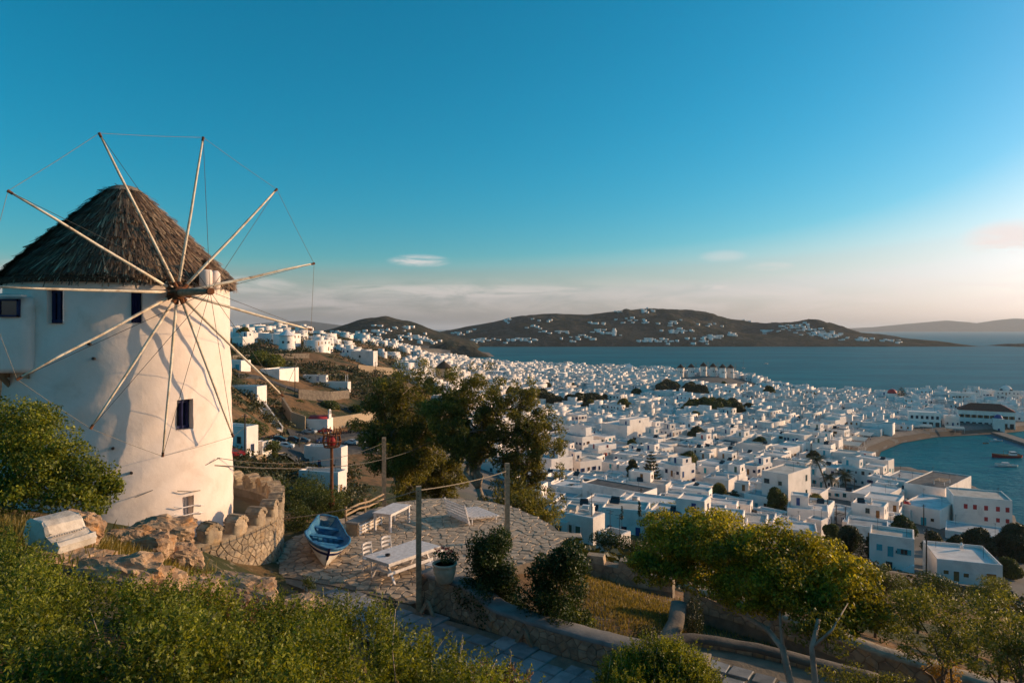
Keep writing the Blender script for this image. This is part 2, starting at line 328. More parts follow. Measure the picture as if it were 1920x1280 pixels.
bp = t.add('ShaderNodeBump'); bp.inputs['Distance'].default_value = .06; t.put(bp.inputs['Height'], t.noise(P, 3, 8, .65)); t.l.new(bp.outputs[0], b_.inputs['Normal'])
M['hillside'] = gm
tag(meshobj('ground', npmesh('ground', V, Q, gm, True)), 'brown scrubby hillside falling away to the white town and the bay', None, None, 'structure')

# ------------------------------------------------------------------ sea
wm = bpy.data.materials.new('sea_water'); wm.use_nodes = True; t = NT(wm.node_tree); t.n.clear()
geo = t.add('ShaderNodeNewGeometry'); P = geo.outputs['Position']; o_ = t.add('ShaderNodeOutputMaterial'); b_ = t.add('ShaderNodeBsdfPrincipled'); t.l.new(b_.outputs[0], o_.inputs[0])
mp = t.add('ShaderNodeMapping'); mp.inputs['Scale'].default_value = (.6, 1.5, 1); mp.inputs['Rotation'].default_value = (0, 0, R(-12)); t.l.new(P, mp.inputs[0]); WP = mp.outputs[0]
c = t.mix(t.smooth(t.noise(WP, .006, 8, .7), .38, .66), (.0, .10, .125), (.002, .15, .175))
c = t.mix(t.math('MULTIPLY', t.smooth(t.noise(WP, .12, 6, .7), .5, .72), .55), c, (.008, .20, .225))
t.put(b_.inputs['Base Color'], c); b_.inputs['Roughness'].default_value = .6; b_.inputs['Specular IOR Level'].default_value = 0
h = t.math('ADD', t.math('MULTIPLY', t.noise(WP, .42, 4, .6), .8), t.math('MULTIPLY', t.noise(WP, .05, 5, .65), 2.8))
bp = t.add('ShaderNodeBump'); bp.inputs['Distance'].default_value = 1.0; bp.inputs['Strength'].default_value = 1.0; t.put(bp.inputs['Height'], h); t.l.new(bp.outputs[0], b_.inputs['Normal'])
gl_ = t.add('ShaderNodeBsdfGlossy'); gl_.inputs['Roughness'].default_value = .22; gl_.inputs['Color'].default_value = (.9, .95, 1, 1); t.l.new(bp.outputs[0], gl_.inputs['Normal'])
fr_ = t.add('ShaderNodeFresnel'); fr_.inputs[0].default_value = 1.33; t.l.new(bp.outputs[0], fr_.inputs['Normal'])       # waves hide the mirror-like grazing reflection of a flat sheet
ms_ = t.add('ShaderNodeMixShader'); t.put(ms_.inputs[0], t.math('MINIMUM', t.math('MULTIPLY', fr_.outputs[0], .55), .13)); t.l.new(b_.outputs[0], ms_.inputs[1]); t.l.new(gl_.outputs[0], ms_.inputs[2]); t.l.new(ms_.outputs[0], o_.inputs[0])
rs = [120, 200, 300, 450, 700, 1100, 1800, 3000, 6000, 12000, 25000, 62000]; na = 72; V = [(0, 0, 0)]+[(r*math.sin(2*PI*j/na), r*math.cos(2*PI*j/na), 0) for r in rs for j in range(na)]
mb = MB(); mb.v = V; mb.f = [(1+i*na+j, 1+i*na+(j+1) % na, 1+(i+1)*na+(j+1) % na, 1+(i+1)*na+j) for i in range(len(rs)-1) for j in range(na)]; mb.m = [0]*len(mb.f)
tag(mb.build('sea', wm), 'rippled teal sea filling the bay and the harbour', None, None, 'structure')

# ------------------------------------------------------------------ far hills and islands
def ridge(name, label, prof, d0, d1, base_py_d, mat, ncol=220, nrow=44, rough=1.0, seed=3):
    """hill whose skyline follows prof (photo column, row); front shore at d0, crest near d1"""
    pxs = np.linspace(prof[0][0], prof[-1][0], ncol); pys = np.interp(pxs, [p[0] for p in prof], [p[1] for p in prof])
    s = np.linspace(0, 1.6, nrow); PXg, S = np.meshgrid(pxs, s); crest = np.interp(PXg, pxs, pys)
    hz = (HY-crest)/F*d1+CZ                                   # crest height over the sea
    D = d0+(d1-d0)*S
    shape = np.where(S <= 1, np.sin(np.clip(S, 0, 1)*PI/2)**.85, np.cos((S-1)/.6*PI/2)**1.2)
    X = (PXg-CX)/F*(D*.25+d1*.75)                           # columns spread as on the ground, not along sight lines
    Zn = fbm(X.ravel(), D.ravel(), (d1-d0)*.5, 6, seed).reshape(X.shape)
    Z = hz*shape*(1+Zn*.45*rough*np.sin(np.clip(S, 0, 1)*PI))+Zn*rough*6*np.clip(shape, 0, 1)
    Z[0] = -2; Z[-1] = -2
    e = np.minimum(np.arange(ncol), np.arange(ncol)[::-1]); Z = np.where(Z > 0, Z*np.clip(e/3, 0, 1)[None], Z)
    i = np.arange(nrow*ncol).reshape(nrow, ncol); Qh = np.stack([i[:-1, :-1], i[:-1, 1:], i[1:, 1:], i[1:, :-1]], -1).reshape(-1, 4)
    tag(meshobj(name, npmesh(name, np.c_[X.ravel(), D.ravel(), Z.ravel()], Qh, mat, True)), label, None, None, 'structure')
    return X, D, Z
hm = bpy.data.materials.new('far_slopes'); hm.use_nodes = True; t = NT(hm.node_tree); t.n.clear()
geo = t.add('ShaderNodeNewGeometry'); P = geo.outputs['Position']; o_ = t.add('ShaderNodeOutputMaterial'); b_ = t.add('ShaderNodeBsdfPrincipled'); t.l.new(b_.outputs[0], o_.inputs[0])
c = t.mix(t.smooth(t.noise(P, .012, 9, .7), .43, .56), (.06, .053, .036), (.022, .030, .020))
c = t.mix(t.smooth(t.noise(P, .03, 9, .75), .54, .64), c, (.12, .09, .062))
t.put(b_.inputs['Base Color'], c); b_.inputs['Roughness'].default_value = 1; b_.inputs['Specular IOR Level'].default_value = 0
bp = t.add('ShaderNodeBump'); bp.inputs['Distance'].default_value = 12; t.put(bp.inputs['Height'], t.noise(P, .03, 9, .65)); t.l.new(bp.outputs[0], b_.inputs['Normal'])
HILLS = []
HILLS.append(ridge('hill', 'long dark headland with scattered white villas across the bay', [(620, 640), (760, 632), (820, 622), (870, 612), (940, 602), (1010, 589), (1040, 587), (1100, 588), (1150, 583), (1215, 580), (1290, 583), (1330, 590), (1360, 598), (1400, 605), (1460, 611), (1490, 608), (1530, 612), (1560, 620), (1600, 628), (1650, 632), (1700, 638), (1738, 646)], 2190, 2750, 650, hm, 300, 60, 1.5, 3))
HILLS.append(ridge('hill', 'rounded dark hill on the left skyline above white villages', [(430, 640), (520, 632), (600, 626), (650, 620), (700, 606), (740, 600), (775, 606), (810, 618), (850, 630), (900, 642)], 1500, 2150, 650, hm, 120, 40, .8, 9))
HILLS.append(ridge('hill', 'low rocky cape at the left end of the bay', [(800, 652), (835, 645), (862, 645), (890, 652), (905, 660), (922, 668)], 1385, 1440, 668, hm, 60, 16, .8, 5))
HILLS.append(ridge('island', 'low flat islet cut by the right edge of the bay', [(1866, 648), (1885, 645), (1930, 643), (2050, 640), (2200, 646)], 2150, 2300, 650, hm, 60, 16, .6, 6))
HILLS.append(ridge('island', 'pale hazy island on the right horizon', [(1560, 617), (1640, 613), (1700, 607), (1770, 601), (1810, 604), (1830, 606), (1870, 600), (1900, 597), (1950, 600), (2050, 603), (2200, 612)], 13000, 14200, 620, hm, 120, 24, .3, 12))
HILLS.append(ridge('mountain', 'faint blue mountains far beyond the left ridge', [(380, 616), (440, 611), (500, 605), (540, 603), (575, 601), (620, 607), (660, 612), (720, 617)], 10000, 11500, 618, hm, 60, 14, .3, 14))
# ------------------------------------------------------------------ windmill in the foreground
MC = Vector((-13.63, 24.0, 0)); MR = 3.48; MD = MC.xy.length; MA = math.atan2(MC.x, MC.y)
ZB, ZE = CZ-7.3, CZ+1.62
def tower_hit(px, py, r=MR):
    a = math.atan((px-CX)/F); b = a-MA; dist = MD*math.cos(b)-math.sqrt(max(r*r-(MD*math.sin(b))**2, 0)); x, y = dist*math.sin(a), dist*math.cos(a)
    return math.atan2(x-MC.x, y-MC.y) % (2*PI), CZ-(py-HY)/F*y
mill = empty('windmill', (MC.x, MC.y, ZB), 0, 'large white round windmill with thatched cone roof and twelve bare sail poles', 'windmill')
def mill_part(mb, name, mats, parent=None, smooth=False):
    mb.v = [(x-MC.x, y-MC.y, z-ZB) for x, y, z in mb.v]; return mb.build(name, mats, parent or mill, smooth)
def rad(z): return MR+.06-.12*(z-ZB)/(ZE-ZB)
def cyl(th, r, z): return (MC.x+r*math.sin(th), MC.y+r*math.cos(th), z)
WINS = []
for (p0, q0, p1, q1, kind) in ((88, 542, 118, 606, 'open'), (246, 547, 267, 605, 'navy'), (331, 750, 362, 805, 'open'), (341, 932, 361, 973, 'door')):
    t0, z1 = tower_hit(p0, q0); t1, _ = tower_hit(p1, q0); _, z0 = tower_hit((p0+p1)/2, q1); WINS.append((min(t0, t1), max(t0, t1), z0, z1, kind))
ths = sorted(set([2*PI*i/96 for i in range(96)]+[t for w_ in WINS for t in w_[:2]])); zs = sorted(set([ZB+(ZE-ZB)*i/36 for i in range(37)]+[z for w_ in WINS for z in w_[2:4]]))
mb = MB(); nt = len(ths); wob = lambda th, z: .035*math.sin(th*5+z*1.3)*math.sin(z*1.7+th*3)+.018*math.sin(th*17+z*5)
V = [cyl(th, rad(z)+wob(th, z), z) for z in zs for th in ths]; Fc = []
for i in range(len(zs)-1):
    for j in range(nt):
        ta, tb = ths[j], ths[(j+1) % nt]; tm = (ta+tb)/2 if tb > ta else -1; zm = (zs[i]+zs[i+1])/2
        if any(w_[0] < tm < w_[1] and w_[2] < zm < w_[3] for w_ in WINS): continue
        Fc.append((i*nt+j, (i+1)*nt+j, (i+1)*nt+(j+1) % nt, i*nt+(j+1) % nt))
mb.vf(V, Fc); mill_part(mb, 'tower_wall', M['millwall'], smooth=True)
for (ta, tb, z0, z1, kind) in WINS:
    ro = MR+.07; ri = MR-.30; mb = MB()
    c = [(ta, z0), (tb, z0), (tb, z1), (ta, z1)]
    for k in range(4):
        (a, za), (b, zb) = c[k], c[(k+1) % 4]; mb.face([cyl(a, ro-.06, za), cyl(b, ro-.06, zb), cyl(b, ri, zb), cyl(a, ri, za)])
    win = mill_part(mb, 'window', M['millwall'])
    mb = MB(); mb.face([cyl(ta, ri+.02, z0), cyl(tb, ri+.02, z0), cyl(tb, ri+.02, z1), cyl(ta, ri+.02, z1)])
    pane = mill_part(mb, 'pane', M['navy'] if kind == 'navy' else M['glass'], win)
    mb = MB(); rf = ri+.07; e = .05/MR*1.3; ez = .07
    for (a, za, b, zb) in ((ta+e, z0, ta+e, z1), (tb-e, z0, tb-e, z1), (ta, z0+ez, tb, z0+ez), (ta, z1-ez, tb, z1-ez), ((ta+tb)/2, z0, (ta+tb)/2, z1)):
        mb = MB(); mb.beam(cyl(a, rf, za), cyl(b, rf, zb), .10 if kind != 'door' else .06, .09); mill_part(mb, 'frame_bar', M['navy'] if kind != 'door' else M['whitewood'], win)
    if kind == 'door':
        for zz in (z0+.16, z0+.42):
            mb = MB(); mb.tube([cyl(ta-.35/MR, MR+.10, zz-.08), cyl(ta-.1/MR, MR+.16, zz+.02), cyl(tb+.1/MR, MR+.16, zz+.04), cyl(tb+.32/MR, MR+.12, zz+.12)], .018, 6); mill_part(mb, 'rail', M['whitewood'], win)
        mb = MB(); mb.tube([cyl(ta-.25/MR, MR+.06, z1+.10), cyl((ta+tb)/2, MR+.20, z1+.17), cyl(tb+.2/MR, MR+.10, z1+.26)], .016, 6); mill_part(mb, 'rod', M['rope'], win)
# little weep holes and a stub pipe
for (p, q) in ((176, 672), (212, 840), (246, 886), (168, 645)):
    th, z = tower_hit(p, q); mb = MB(); mb.tube([cyl(th, MR-.05, z), cyl(th, MR+.09, z+.005)], .045, 8); mill_part(mb, 'drain_pipe', M['iron'])
# thatch
AP = (-13.72, 24.0); ZT = CZ+4.95; ER = 3.64; ZL = CZ+1.42
prof = [(ER-.05, ZL), (ER, ZL+.12), (3.05, ZL+.82), (2.2, ZL+1.69), (1.3, ZL+2.60), (.6, ZL+3.31), (.42, ZT-.04), (.2, ZT)]
mb = MB(); mb.lathe([(r, z) for r, z in prof], 64, (MC.x, MC.y, 0)); thd = material('thatch_core', (.075, .05, .032), (.04, .028, .02), 8, .95, .03, 30)
thatch = mill_part(mb, 'thatched_roof', thd)
pr = np.array(prof[1:]); seg = np.r_[0, np.cumsum(np.hypot(np.diff(pr[:, 0]), np.diff(pr[:, 1])))]; Ls = seg[-1]
ns = 17000; s0 = (1-np.sqrt(RNG.random(ns)))*Ls*.985; ln = RNG.uniform(.28, .85, ns); th = RNG.uniform(-PI, PI, ns)
clump = np.sin(th*23+np.floor(s0/.42)*2.1)*.5+np.sin(th*51+np.floor(s0/.42)*1.3)*.5
row = np.floor(s0/.42)*.42; s0 = np.where(RNG.random(ns) < .6, row+RNG.uniform(0, .1, ns), s0)
fr = RNG.random(ns) < .14; s0 = np.where(fr, RNG.uniform(0, .25, ns), s0)
hang = np.where(fr, RNG.uniform(0, 1, ns)**2*.42, 0)
sa = np.clip(s0+ln, 0, Ls); sb = s0
ra = np.interp(sa, seg, pr[:, 0]); za = np.interp(sa, seg, pr[:, 1]); rb = np.interp(sb, seg, pr[:, 0]); zb = np.interp(sb, seg, pr[:, 1])
lift = .02+.07*np.clip(clump, 0, 1)+RNG.random(ns)**5*.13; nx, nz = .68, .73
rb = rb+lift*nx+hang*.22; zb = zb+lift*nz-hang*.85; ra = ra+.02*nx; za = za+.02*nz
tb = th+RNG.normal(0, .05, ns)*np.where(RNG.random(ns) < .12, 2.6, 1)*(1.2/np.maximum(rb, .6)); wd = RNG.uniform(.014, .046, ns)
def cy(thv, r, z): return np.stack([r*np.sin(thv), r*np.cos(thv), z-ZB], -1)
V = np.stack([cy(th-wd/np.maximum(ra, .3)/2, ra, za), cy(th+wd/np.maximum(ra, .3)/2, ra, za), cy(tb+wd/rb/2, rb, zb), cy(tb-wd/rb/2, rb, zb+.012)], 1).reshape(-1, 3)
strawm = bpy.data.materials.new('straw'); strawm.use_nodes = True; t = NT(strawm.node_tree); b_ = t.n['Principled BSDF']; geo = t.add('ShaderNodeNewGeometry')
t.put(b_.inputs['Base Color'], t.ramp(geo.outputs['Random Per Island'], [(0, (.05, .028, .016)), (.45, (.145, .082, .046)), (.85, (.26, .16, .09)), (1, (.46, .33, .20))])); b_.inputs['Roughness'].default_value = .8
tag(meshobj('straw', npmesh('straw', V, np.arange(ns*4).reshape(-1, 4), strawm), thatch), 'loose dark straw bundles layered down the cone', None, None, 'stuff')
mb = MB(); mb.lathe([(.62, ZT-.16), (.44, ZT-.02), (.30, ZT+.04), (.08, ZT+.06)], 24, (MC.x, MC.y, 0)); mill_part(mb, 'cap', M['mortar'], thatch)
# chimney on the eave
cb = px3(386, 530, 22.4); mb = MB(); mb.lathe([(.20, -.35), (.20, .35), (.17, .42), (.12, .43)], 16, cb); ch = mill_part(mb, 'chimney', M['millwall'], smooth=True)
mb = MB(); mb.lathe([(.11, .40), (.11, .68), (.14, .69), (.14, .74), (.05, .75)], 12, cb); mill_part(mb, 'chimney_pot', M['rust'], ch)
cb2 = px3(403, 520, 22.9); mb = MB(); mb.lathe([(.17, -.4), (.17, .12), (.10, .22)], 14, cb2); mill_part(mb, 'vent', M['millwall'], smooth=True)
# sail wheel
FAZ = R(132); HD = 21.5; HUB = px3(334, 549, HD); fv = Vector((math.sin(FAZ), math.cos(FAZ), -.015)).normalized(); SPRIT = HUB+fv*2.25
back = HUB-fv*4.0
mb = MB(); mb.tube([back, HUB-fv*.3], .16, 10); mb.tube([HUB-fv*.3, HUB+fv*.35, SPRIT], [.15, .12, .075], 12); shaft = mill_part(mb, 'windshaft', M['timber'])
mb = MB(); mb.tube([HUB-fv*.24, HUB-fv*.2, HUB+fv*.2, HUB+fv*.24], [.12, .20, .20, .12], 12); hubo = mill_part(mb, 'hub', M['rust'])
mb = MB(); mb.tube([SPRIT-fv*.05, SPRIT+fv*.06], .11, 10); mill_part(mb, 'sprit_ring', M['rust'], shaft)
tips = [(15, 358), (186, 250), (381, 258), (519, 355), (589, 494), (583, 618), (530, 742), (437, 818), (305, 855), (170, 803), (32, 711), (-34, 536)]
TP = []
for i, (p, q) in enumerate(tips):
    ray = Vector(((p-CX)/F, 1.0, (HY-q)/F)); C0 = Vector((HUB.x, HUB.y, HUB.z-CZ)); T = ray*(C0.dot(fv)/ray.dot(fv)); T.z += CZ; TP.append(T)
    st = HUB+(T-HUB).normalized()*.14+fv*(.07 if i % 2 else -.07); mid = st.lerp(T, .5)+Vector((0, 0, -.03)).lerp(fv*.04, .5)
    q3 = st.lerp(T, .75)+Vector((0, 0, .015*(-1)**i)); mb = MB(); mb.tube([st, st.lerp(T, .25), mid, q3, T], [.048, .046, .043, .038, .03], 8); bl = mill_part(mb, 'sail_pole', M['blade'], smooth=True)
    mb = MB(); mb.tube([T+(HUB-T).normalized()*.12, T+(T-HUB).normalized()*.02], .042, 8); mill_part(mb, 'tip_band', M['rust'], bl)
    mb = MB(); mb.tube([st, st+(T-st).normalized()*.22], .075, 8); mill_part(mb, 'socket', M['rust'], bl)
for i in range(12):
    a, b = TP[i], TP[(i+1) % 12]; mb = MB(); mb.tube([a, a.lerp(b, .5)-Vector((0, 0, .02)), b], .007, 5); mill_part(mb, 'rim_rope', M['rope'])
    mb = MB(); mb.tube([TP[i], SPRIT], .008, 5); mill_part(mb, 'stay_wire', M['wire'])
# jutting upper room on the left side of the tower
rc = px3(-18, 620, 20.4); mb = MB(); hx, hy = 1.16, 1.5
secs = [(0, 1.0), (.15, 1.01), (2.0, 1.0), (2.25, .96), (2.38, .80), (2.44, .4)]
V = []; nn = 40
for z, s in secs:
    for j in range(nn):
        a = 2*PI*j/nn; cx_, sy_ = math.cos(a), math.sin(a); k = (abs(cx_)**16+abs(sy_)**16)**(-1/16); V.append((rc.x+cx_*k*hx*s, rc.y+sy_*k*hy*s+1.6, CZ-1.33+z))
mb.vf(V, [(i*nn+j, i*nn+(j+1) % nn, (i+1)*nn+(j+1) % nn, (i+1)*nn+j) for i in range(len(secs)-1) for j in range(nn)]+[tuple(range(nn))[::-1], tuple((len(secs)-1)*nn+j for j in range(nn))])
room = mill_part(mb, 'side_room', M['millwall'], smooth=True)
yf = rc.y+1.6-hy-.02; mb = MB(); mb.box((rc.x+.52, yf, CZ+.62), (.52, .06, .44)); wdw = mill_part(mb, 'window', M['glass'], room)
for dx, dz, sx_, sz_ in ((-.28, 0, .06, .54), (.28, 0, .06, .54), (0, -.24, .62, .06), (0, .24, .62, .06)):
    mb = MB(); mb.box((rc.x+.52+dx, yf-.02, CZ+.62+dz), (sx_, .10, sz_)); mill_part(mb, 'window_frame', M['navy'], room)
mb = MB(); mb.box((rc.x+.54, yf-.10, CZ+.98), (.95, .26, .06)); mill_part(mb, 'hood', M['millwall'], room)
for xx in (-.9, 0, .9):
    mb = MB(); mb.beam((rc.x+xx, yf+.1, CZ-1.42), (rc.x+xx, yf+2.6, CZ-1.42), .14, .16); mill_part(mb, 'joist', M['timber'], room)
    mb = MB(); mb.beam((rc.x+xx, yf+.35, CZ-1.46), (rc.x+xx, yf+1.9, CZ-2.7), .12); mill_part(mb, 'brace', M['timber'], room)

# ------------------------------------------------------------------ stone cells
def clip(poly, n, c):
    out = []
    for i in range(len(poly)):
        a, b = poly[i], poly[(i+1) % len(poly)]; da = a[0]*n[0]+a[1]*n[1]-c; db = b[0]*n[0]+b[1]*n[1]-c
        if da <= 0: out.append(a)
        if da*db < 0: k = da/(da-db); out.append((a[0]+(b[0]-a[0])*k, a[1]+(b[1]-a[1])*k))
    return out
def cells(seeds, gap, box=None, reach=1.0):
    """irregular stone outlines around the seeds, with a joint of width gap"""
    S = np.array(seeds); res = []
    for i in range(len(S)):
        dv = S-S[i]; d2 = (dv**2).sum(1); order = np.argsort(d2)[1:15]; x, y = S[i]; p = [(x-reach, y-reach), (x+reach, y-reach), (x+reach, y+reach), (x-reach, y+reach)]
        for j in order:
            dx, dy = dv[j]; L = math.sqrt(d2[j])
            if L < 1e-6: continue
            n = (dx/L, dy/L); p = clip(p, n, n[0]*x+n[1]*y+L/2-gap/2)
            if len(p) < 3: break
        if box and len(p) > 2:
            for n, c in (((1, 0), box[1]), ((-1, 0), -box[0]), ((0, 1), box[3]), ((0, -1), -box[2])): p = clip(p, n, c) if len(p) > 2 else p
        res.append(p if len(p) > 2 else None)
    return res
def stone_mesh(name, poly, mapf, depth, mat, cham=.018):
    cx_ = sum(p[0] for p in poly)/len(poly); cy_ = sum(p[1] for p in poly)/len(poly); n = len(poly)
    r = max(math.hypot(p[0]-cx_, p[1]-cy_) for p in poly); k = max(.55, 1-cham/r*1.6); tx, ty = random.uniform(-.012, .012), random.uniform(-.012, .012)
    V = [mapf(x, y, -.03) for x, y in poly]+[mapf(x, y, depth-cham+(x-cx_)*tx+(y-cy_)*ty) for x, y in poly]+[mapf(cx_+(x-cx_)*k, cy_+(y-cy_)*k, depth+(x-cx_)*tx+(y-cy_)*ty) for x, y in poly]
    mb = MB(); mb.vf(V, [(i, (i+1) % n, n+(i+1) % n, n+i) for i in range(n)]+[(n+i, n+(i+1) % n, 2*n+(i+1) % n, 2*n+i) for i in range(n)]+[tuple(range(2*n, 3*n))])
    return mb
def stone_parts(name, polys, mapf, depthf, mat, parent, limit=300, key=None):
    """the largest-showing stones become parts, the rest one joined part"""
    items = [p for p in polys if p]; items.sort(key=key or (lambda p: 0)); rest = MB()
    for i, p in enumerate(items):
        mb = stone_mesh(name, p, mapf, depthf(), mat)
        if i < limit: mb.build(name, mat, parent)
        else: rest.vf(mb.v, mb.f)
    if rest.v: tag(rest.build(name+'_field', mat, parent), None, None, None, 'stuff')
def in_poly(poly, x, y): return bool(poly_sd(np.array(poly), np.array([x]), np.array([y]))[0] > 0)

# ------------------------------------------------------------------ terrace and path
ZP = CZ-8.2
def fl(px, py, z=8.2): d = z*F/(py-HY); return ((px-CX)/F*d, d)
PLAZA = [fl(*p) for p in ((412, 1072), (445, 1050), (500, 1040), (540, 1012), (600, 985), (640, 972), (690, 955), (745, 941), (785, 936), (830, 933), (880, 935), (925, 941), (965, 951), (1005, 968), (1035, 984), (1052, 1000), (1057, 1014), (1046, 1032), (1005, 1050), (930, 1072), (850, 1096), (800, 1124), (770, 1132), (640, 1100), (540, 1082))]
ter = MB(); ter.prism(PLAZA[::-1], ZP-2.4, ZP); terrace = tag(ter.build('terrace', [M['mortar']]), 'round stone paved terrace below the windmill, ringed by a low edge', None, None, 'structure')
seeds = []
xs = [p[0] for p in PLAZA]; ys = [p[1] for p in PLAZA]
y = min(ys)
while y < max(ys):
    x = min(xs)+random.uniform(0, .3)
    while x < max(xs): seeds.append((x+random.uniform(-.12, .12), y+random.uniform(-.11, .11))); x += random.uniform(.27, .42)
    y += .31
pp = np.array(PLAZA); keep = poly_sd(pp, np.array([s[0] for s in seeds]), np.array([s[1] for s in seeds])) > .12
cs = cells([s for s in seeds], .028); cs = [c for c, k in zip(cs, keep) if k and c]
stone_parts('paving_stone', cs, lambda x, y, h: (x, y, ZP+.004+h), lambda: random.uniform(.012, .045), M['paver'], terrace, 300, key=lambda p: p[0][1])
# flagstone path running down to the right in front of the garden wall
PATH = [fl(*p) for p in ((500, 1078), (560, 1083), (640, 1101), (770, 1133), (790, 1146), (860, 1166), (930, 1186), (1000, 1211), (1100, 1242), (1200, 1272), (1300, 1290))]+[(5.6, 13.6), (4.2, 12.9), (2.4, 13.2), (.8, 14.2), (-.9, 15.6), (-2.6, 17.0), (-4.2, 18.6), (-5.4, 20.2), (-6.6, 21.6)]
mb = MB(); mb.prism(PATH if sum((PATH[i][0]*PATH[(i+1) % len(PATH)][1]-PATH[(i+1) % len(PATH)][0]*PATH[i][1]) for i in range(len(PATH))) > 0 else PATH[::-1], ZP-1.2, ZP-.03); path = tag(mb.build('path', M['mortar']), 'grey flagstone path below the foreground bushes', None, None, 'structure')
pdv = Vector((.80, -.60)).normalized(); pn = Vector((.60, .80)); o0 = Vector((-7.4, 19.2)); s = 0; slabs = []; pa = np.array(PATH)
while s < 17:
    ds = random.uniform(.42, .7); tt = -3.2
    while tt < 4:
        wt = random.uniform(.38, .95); g = .018; j = lambda: random.uniform(-.02, .02)
        q = [o0+pdv*(s+g+j())+pn*(tt+g+j()), o0+pdv*(s+ds-g+j())+pn*(tt+g+j()), o0+pdv*(s+ds-g+j())+pn*(tt+wt-g+j()), o0+pdv*(s+g+j())+pn*(tt+wt-g+j())]
        c_ = sum(q, Vector((0, 0)))/4
        if poly_sd(pa, np.array([c_.x]), np.array([c_.y]))[0] > .22: slabs.append([(v.x, v.y) for v in q])
        tt += wt
    s += ds
stone_parts('flagstone', slabs, lambda x, y, h: (x, y, ZP-.03+h), lambda: random.uniform(.022, .042), M['stonegrey'], path, 300, key=lambda p: p[0][1])
# second strip of path beyond the garden corner and its rounded kerb wall
P2 = [(3.4, 17.8), (5.2, 18.2), (7.4, 16.9), (9.6, 15.0), (8.6, 13.6), (6.4, 15.0), (4.9, 15.9)]
mb = MB(); mb.prism(P2[::-1], ZP-1.5, ZP-.25); path2 = tag(mb.build('path', M['mortar']), 'short paved lane beside the crooked trunks at lower right', None, None, 'structure')
sl2 = []
for i in range(14):
    for k in range(5):
        a = Vector((3.5, 17.6))+Vector((.80, -.60))*(i*.55)+Vector((.60, .80))*(k*.62-1.9); q = [(a.x+math.cos(b)*.34*random.uniform(.9, 1.1), a.y+math.sin(b)*.34*random.uniform(.9, 1.1)) for b in (.2, 1.77, 3.34, 4.91)]
        if poly_sd(np.array(P2), np.array([a.x]), np.array([a.y]))[0] > .2: sl2.append(q)
stone_parts('flagstone', sl2, lambda x, y, h: (x, y, ZP-.25+h), lambda: random.uniform(.02, .04), M['stonegrey'], path2)
def sweep_wall(name, label, line, hts, thick, zbase, core, cop_mat=None, stone_mat=None, cell=.30, cop=.09, round_top=False, group=None, sub=.25, depth=(.012, .038)):
    """stone wall along a ground line; stones on the viewer's side are parts, a coping runs on top"""
    L = [Vector(p) for p in line]; acc = [0]
    for i in range(len(L)-1): acc.append(acc[-1]+(L[i+1]-L[i]).length)
    T = acc[-1]; at = lambda s: (np.interp(s, acc, [p.x for p in L]), np.interp(s, acc, [p.y for p in L]))
    hs_ = lambda s: float(np.interp(s, np.linspace(0, T, len(hts)) if not isinstance(hts[0], tuple) else [h[0]*T for h in hts], hts if not isinstance(hts[0], tuple) else [h[1] for h in hts]))
    def nrm(s):
        a = at(max(s-.1, 0)); b = at(min(s+.1, T)); dx, dy = b[0]-a[0], b[1]-a[1]; l = math.hypot(dx, dy); return (dy/l, -dx/l)
    zb_ = zbase if callable(zbase) else (lambda s: zbase)
    root = empty(name, (L[0].x, L[0].y, zb_(0)), 0, label, 'wall', group); o = root.location
    K = max(2, int(T/sub)); V = []; Fc = []
    for i in range(K+1):
        s = T*i/K; (x, y), (nx_, ny_), h = at(s), nrm(s), hs_(s)
        for off, z in ((0, -.8), (0, h), (-thick, h), (-thick, -.8)): V.append((x+nx_*off-o.x, y+ny_*off-o.y, zb_(s)+z-o.z))
    for i in range(K): Fc += [(i*4+k, i*4+k+1, i*4+5+k, i*4+4+k) for k in range(3)]
    Fc += [(3, 2, 1, 0), (K*4, K*4+1, K*4+2, K*4+3)]
    mb = MB(); mb.vf(V, Fc); mb.build('core', core, root)
    if cop_mat:
        V = []; prof = [(.05, 0), (.05, cop*.75), (-.01, cop), (-thick+.01, cop), (-thick-.05, cop*.75), (-thick-.05, 0)]
        if round_top: prof = [(.04, 0), (.03, cop*.5), (-thick*.18, cop*.9), (-thick*.5, cop), (-thick*.82, cop*.9), (-thick-.03, cop*.5), (-thick-.04, 0)]
        m_ = len(prof)
        for i in range(K+1):
            s = T*i/K; (x, y), (nx_, ny_), h = at(s), nrm(s), hs_(s)
            V += [(x+nx_*a-o.x, y+ny_*a-o.y, zb_(s)+h+b+.002-o.z+.008*math.sin(i*1.9)) for a, b in prof]
        mb = MB(); mb.vf(V, [(i*m_+k, i*m_+k+1, (i+1)*m_+k+1, (i+1)*m_+k) for i in range(K) for k in range(m_-1)]+[tuple(range(m_))[::-1], tuple(K*m_+k for k in range(m_))]); mb.build('coping', cop_mat, root, True)
    if stone_mat:
        sd_ = []; hm_ = max(h if not isinstance(h, tuple) else h[1] for h in hts); v = cell*.3
        while v < hm_+.05:
            u = random.uniform(0, cell)
            while u < T:
                if v < hs_(u): sd_.append((u+random.uniform(-.25, .25)*cell, v+random.uniform(-.18, .18)*cell))
                u += cell*random.uniform(1.0, 1.7)
            v += cell*.72
        if len(sd_) > 3:
            def mp_(u, v, h):
                (x, y), (nx_, ny_) = at(u), nrm(u); return (x+nx_*h-o.x, y+ny_*h-o.y, zb_(u)+min(v, hs_(u)-.004)-o.z)
            stone_parts('stone', cells(sd_, .016, (0, T, 0, hm_), cell*1.3), mp_, lambda: random.uniform(*depth), stone_mat, root)
    return root
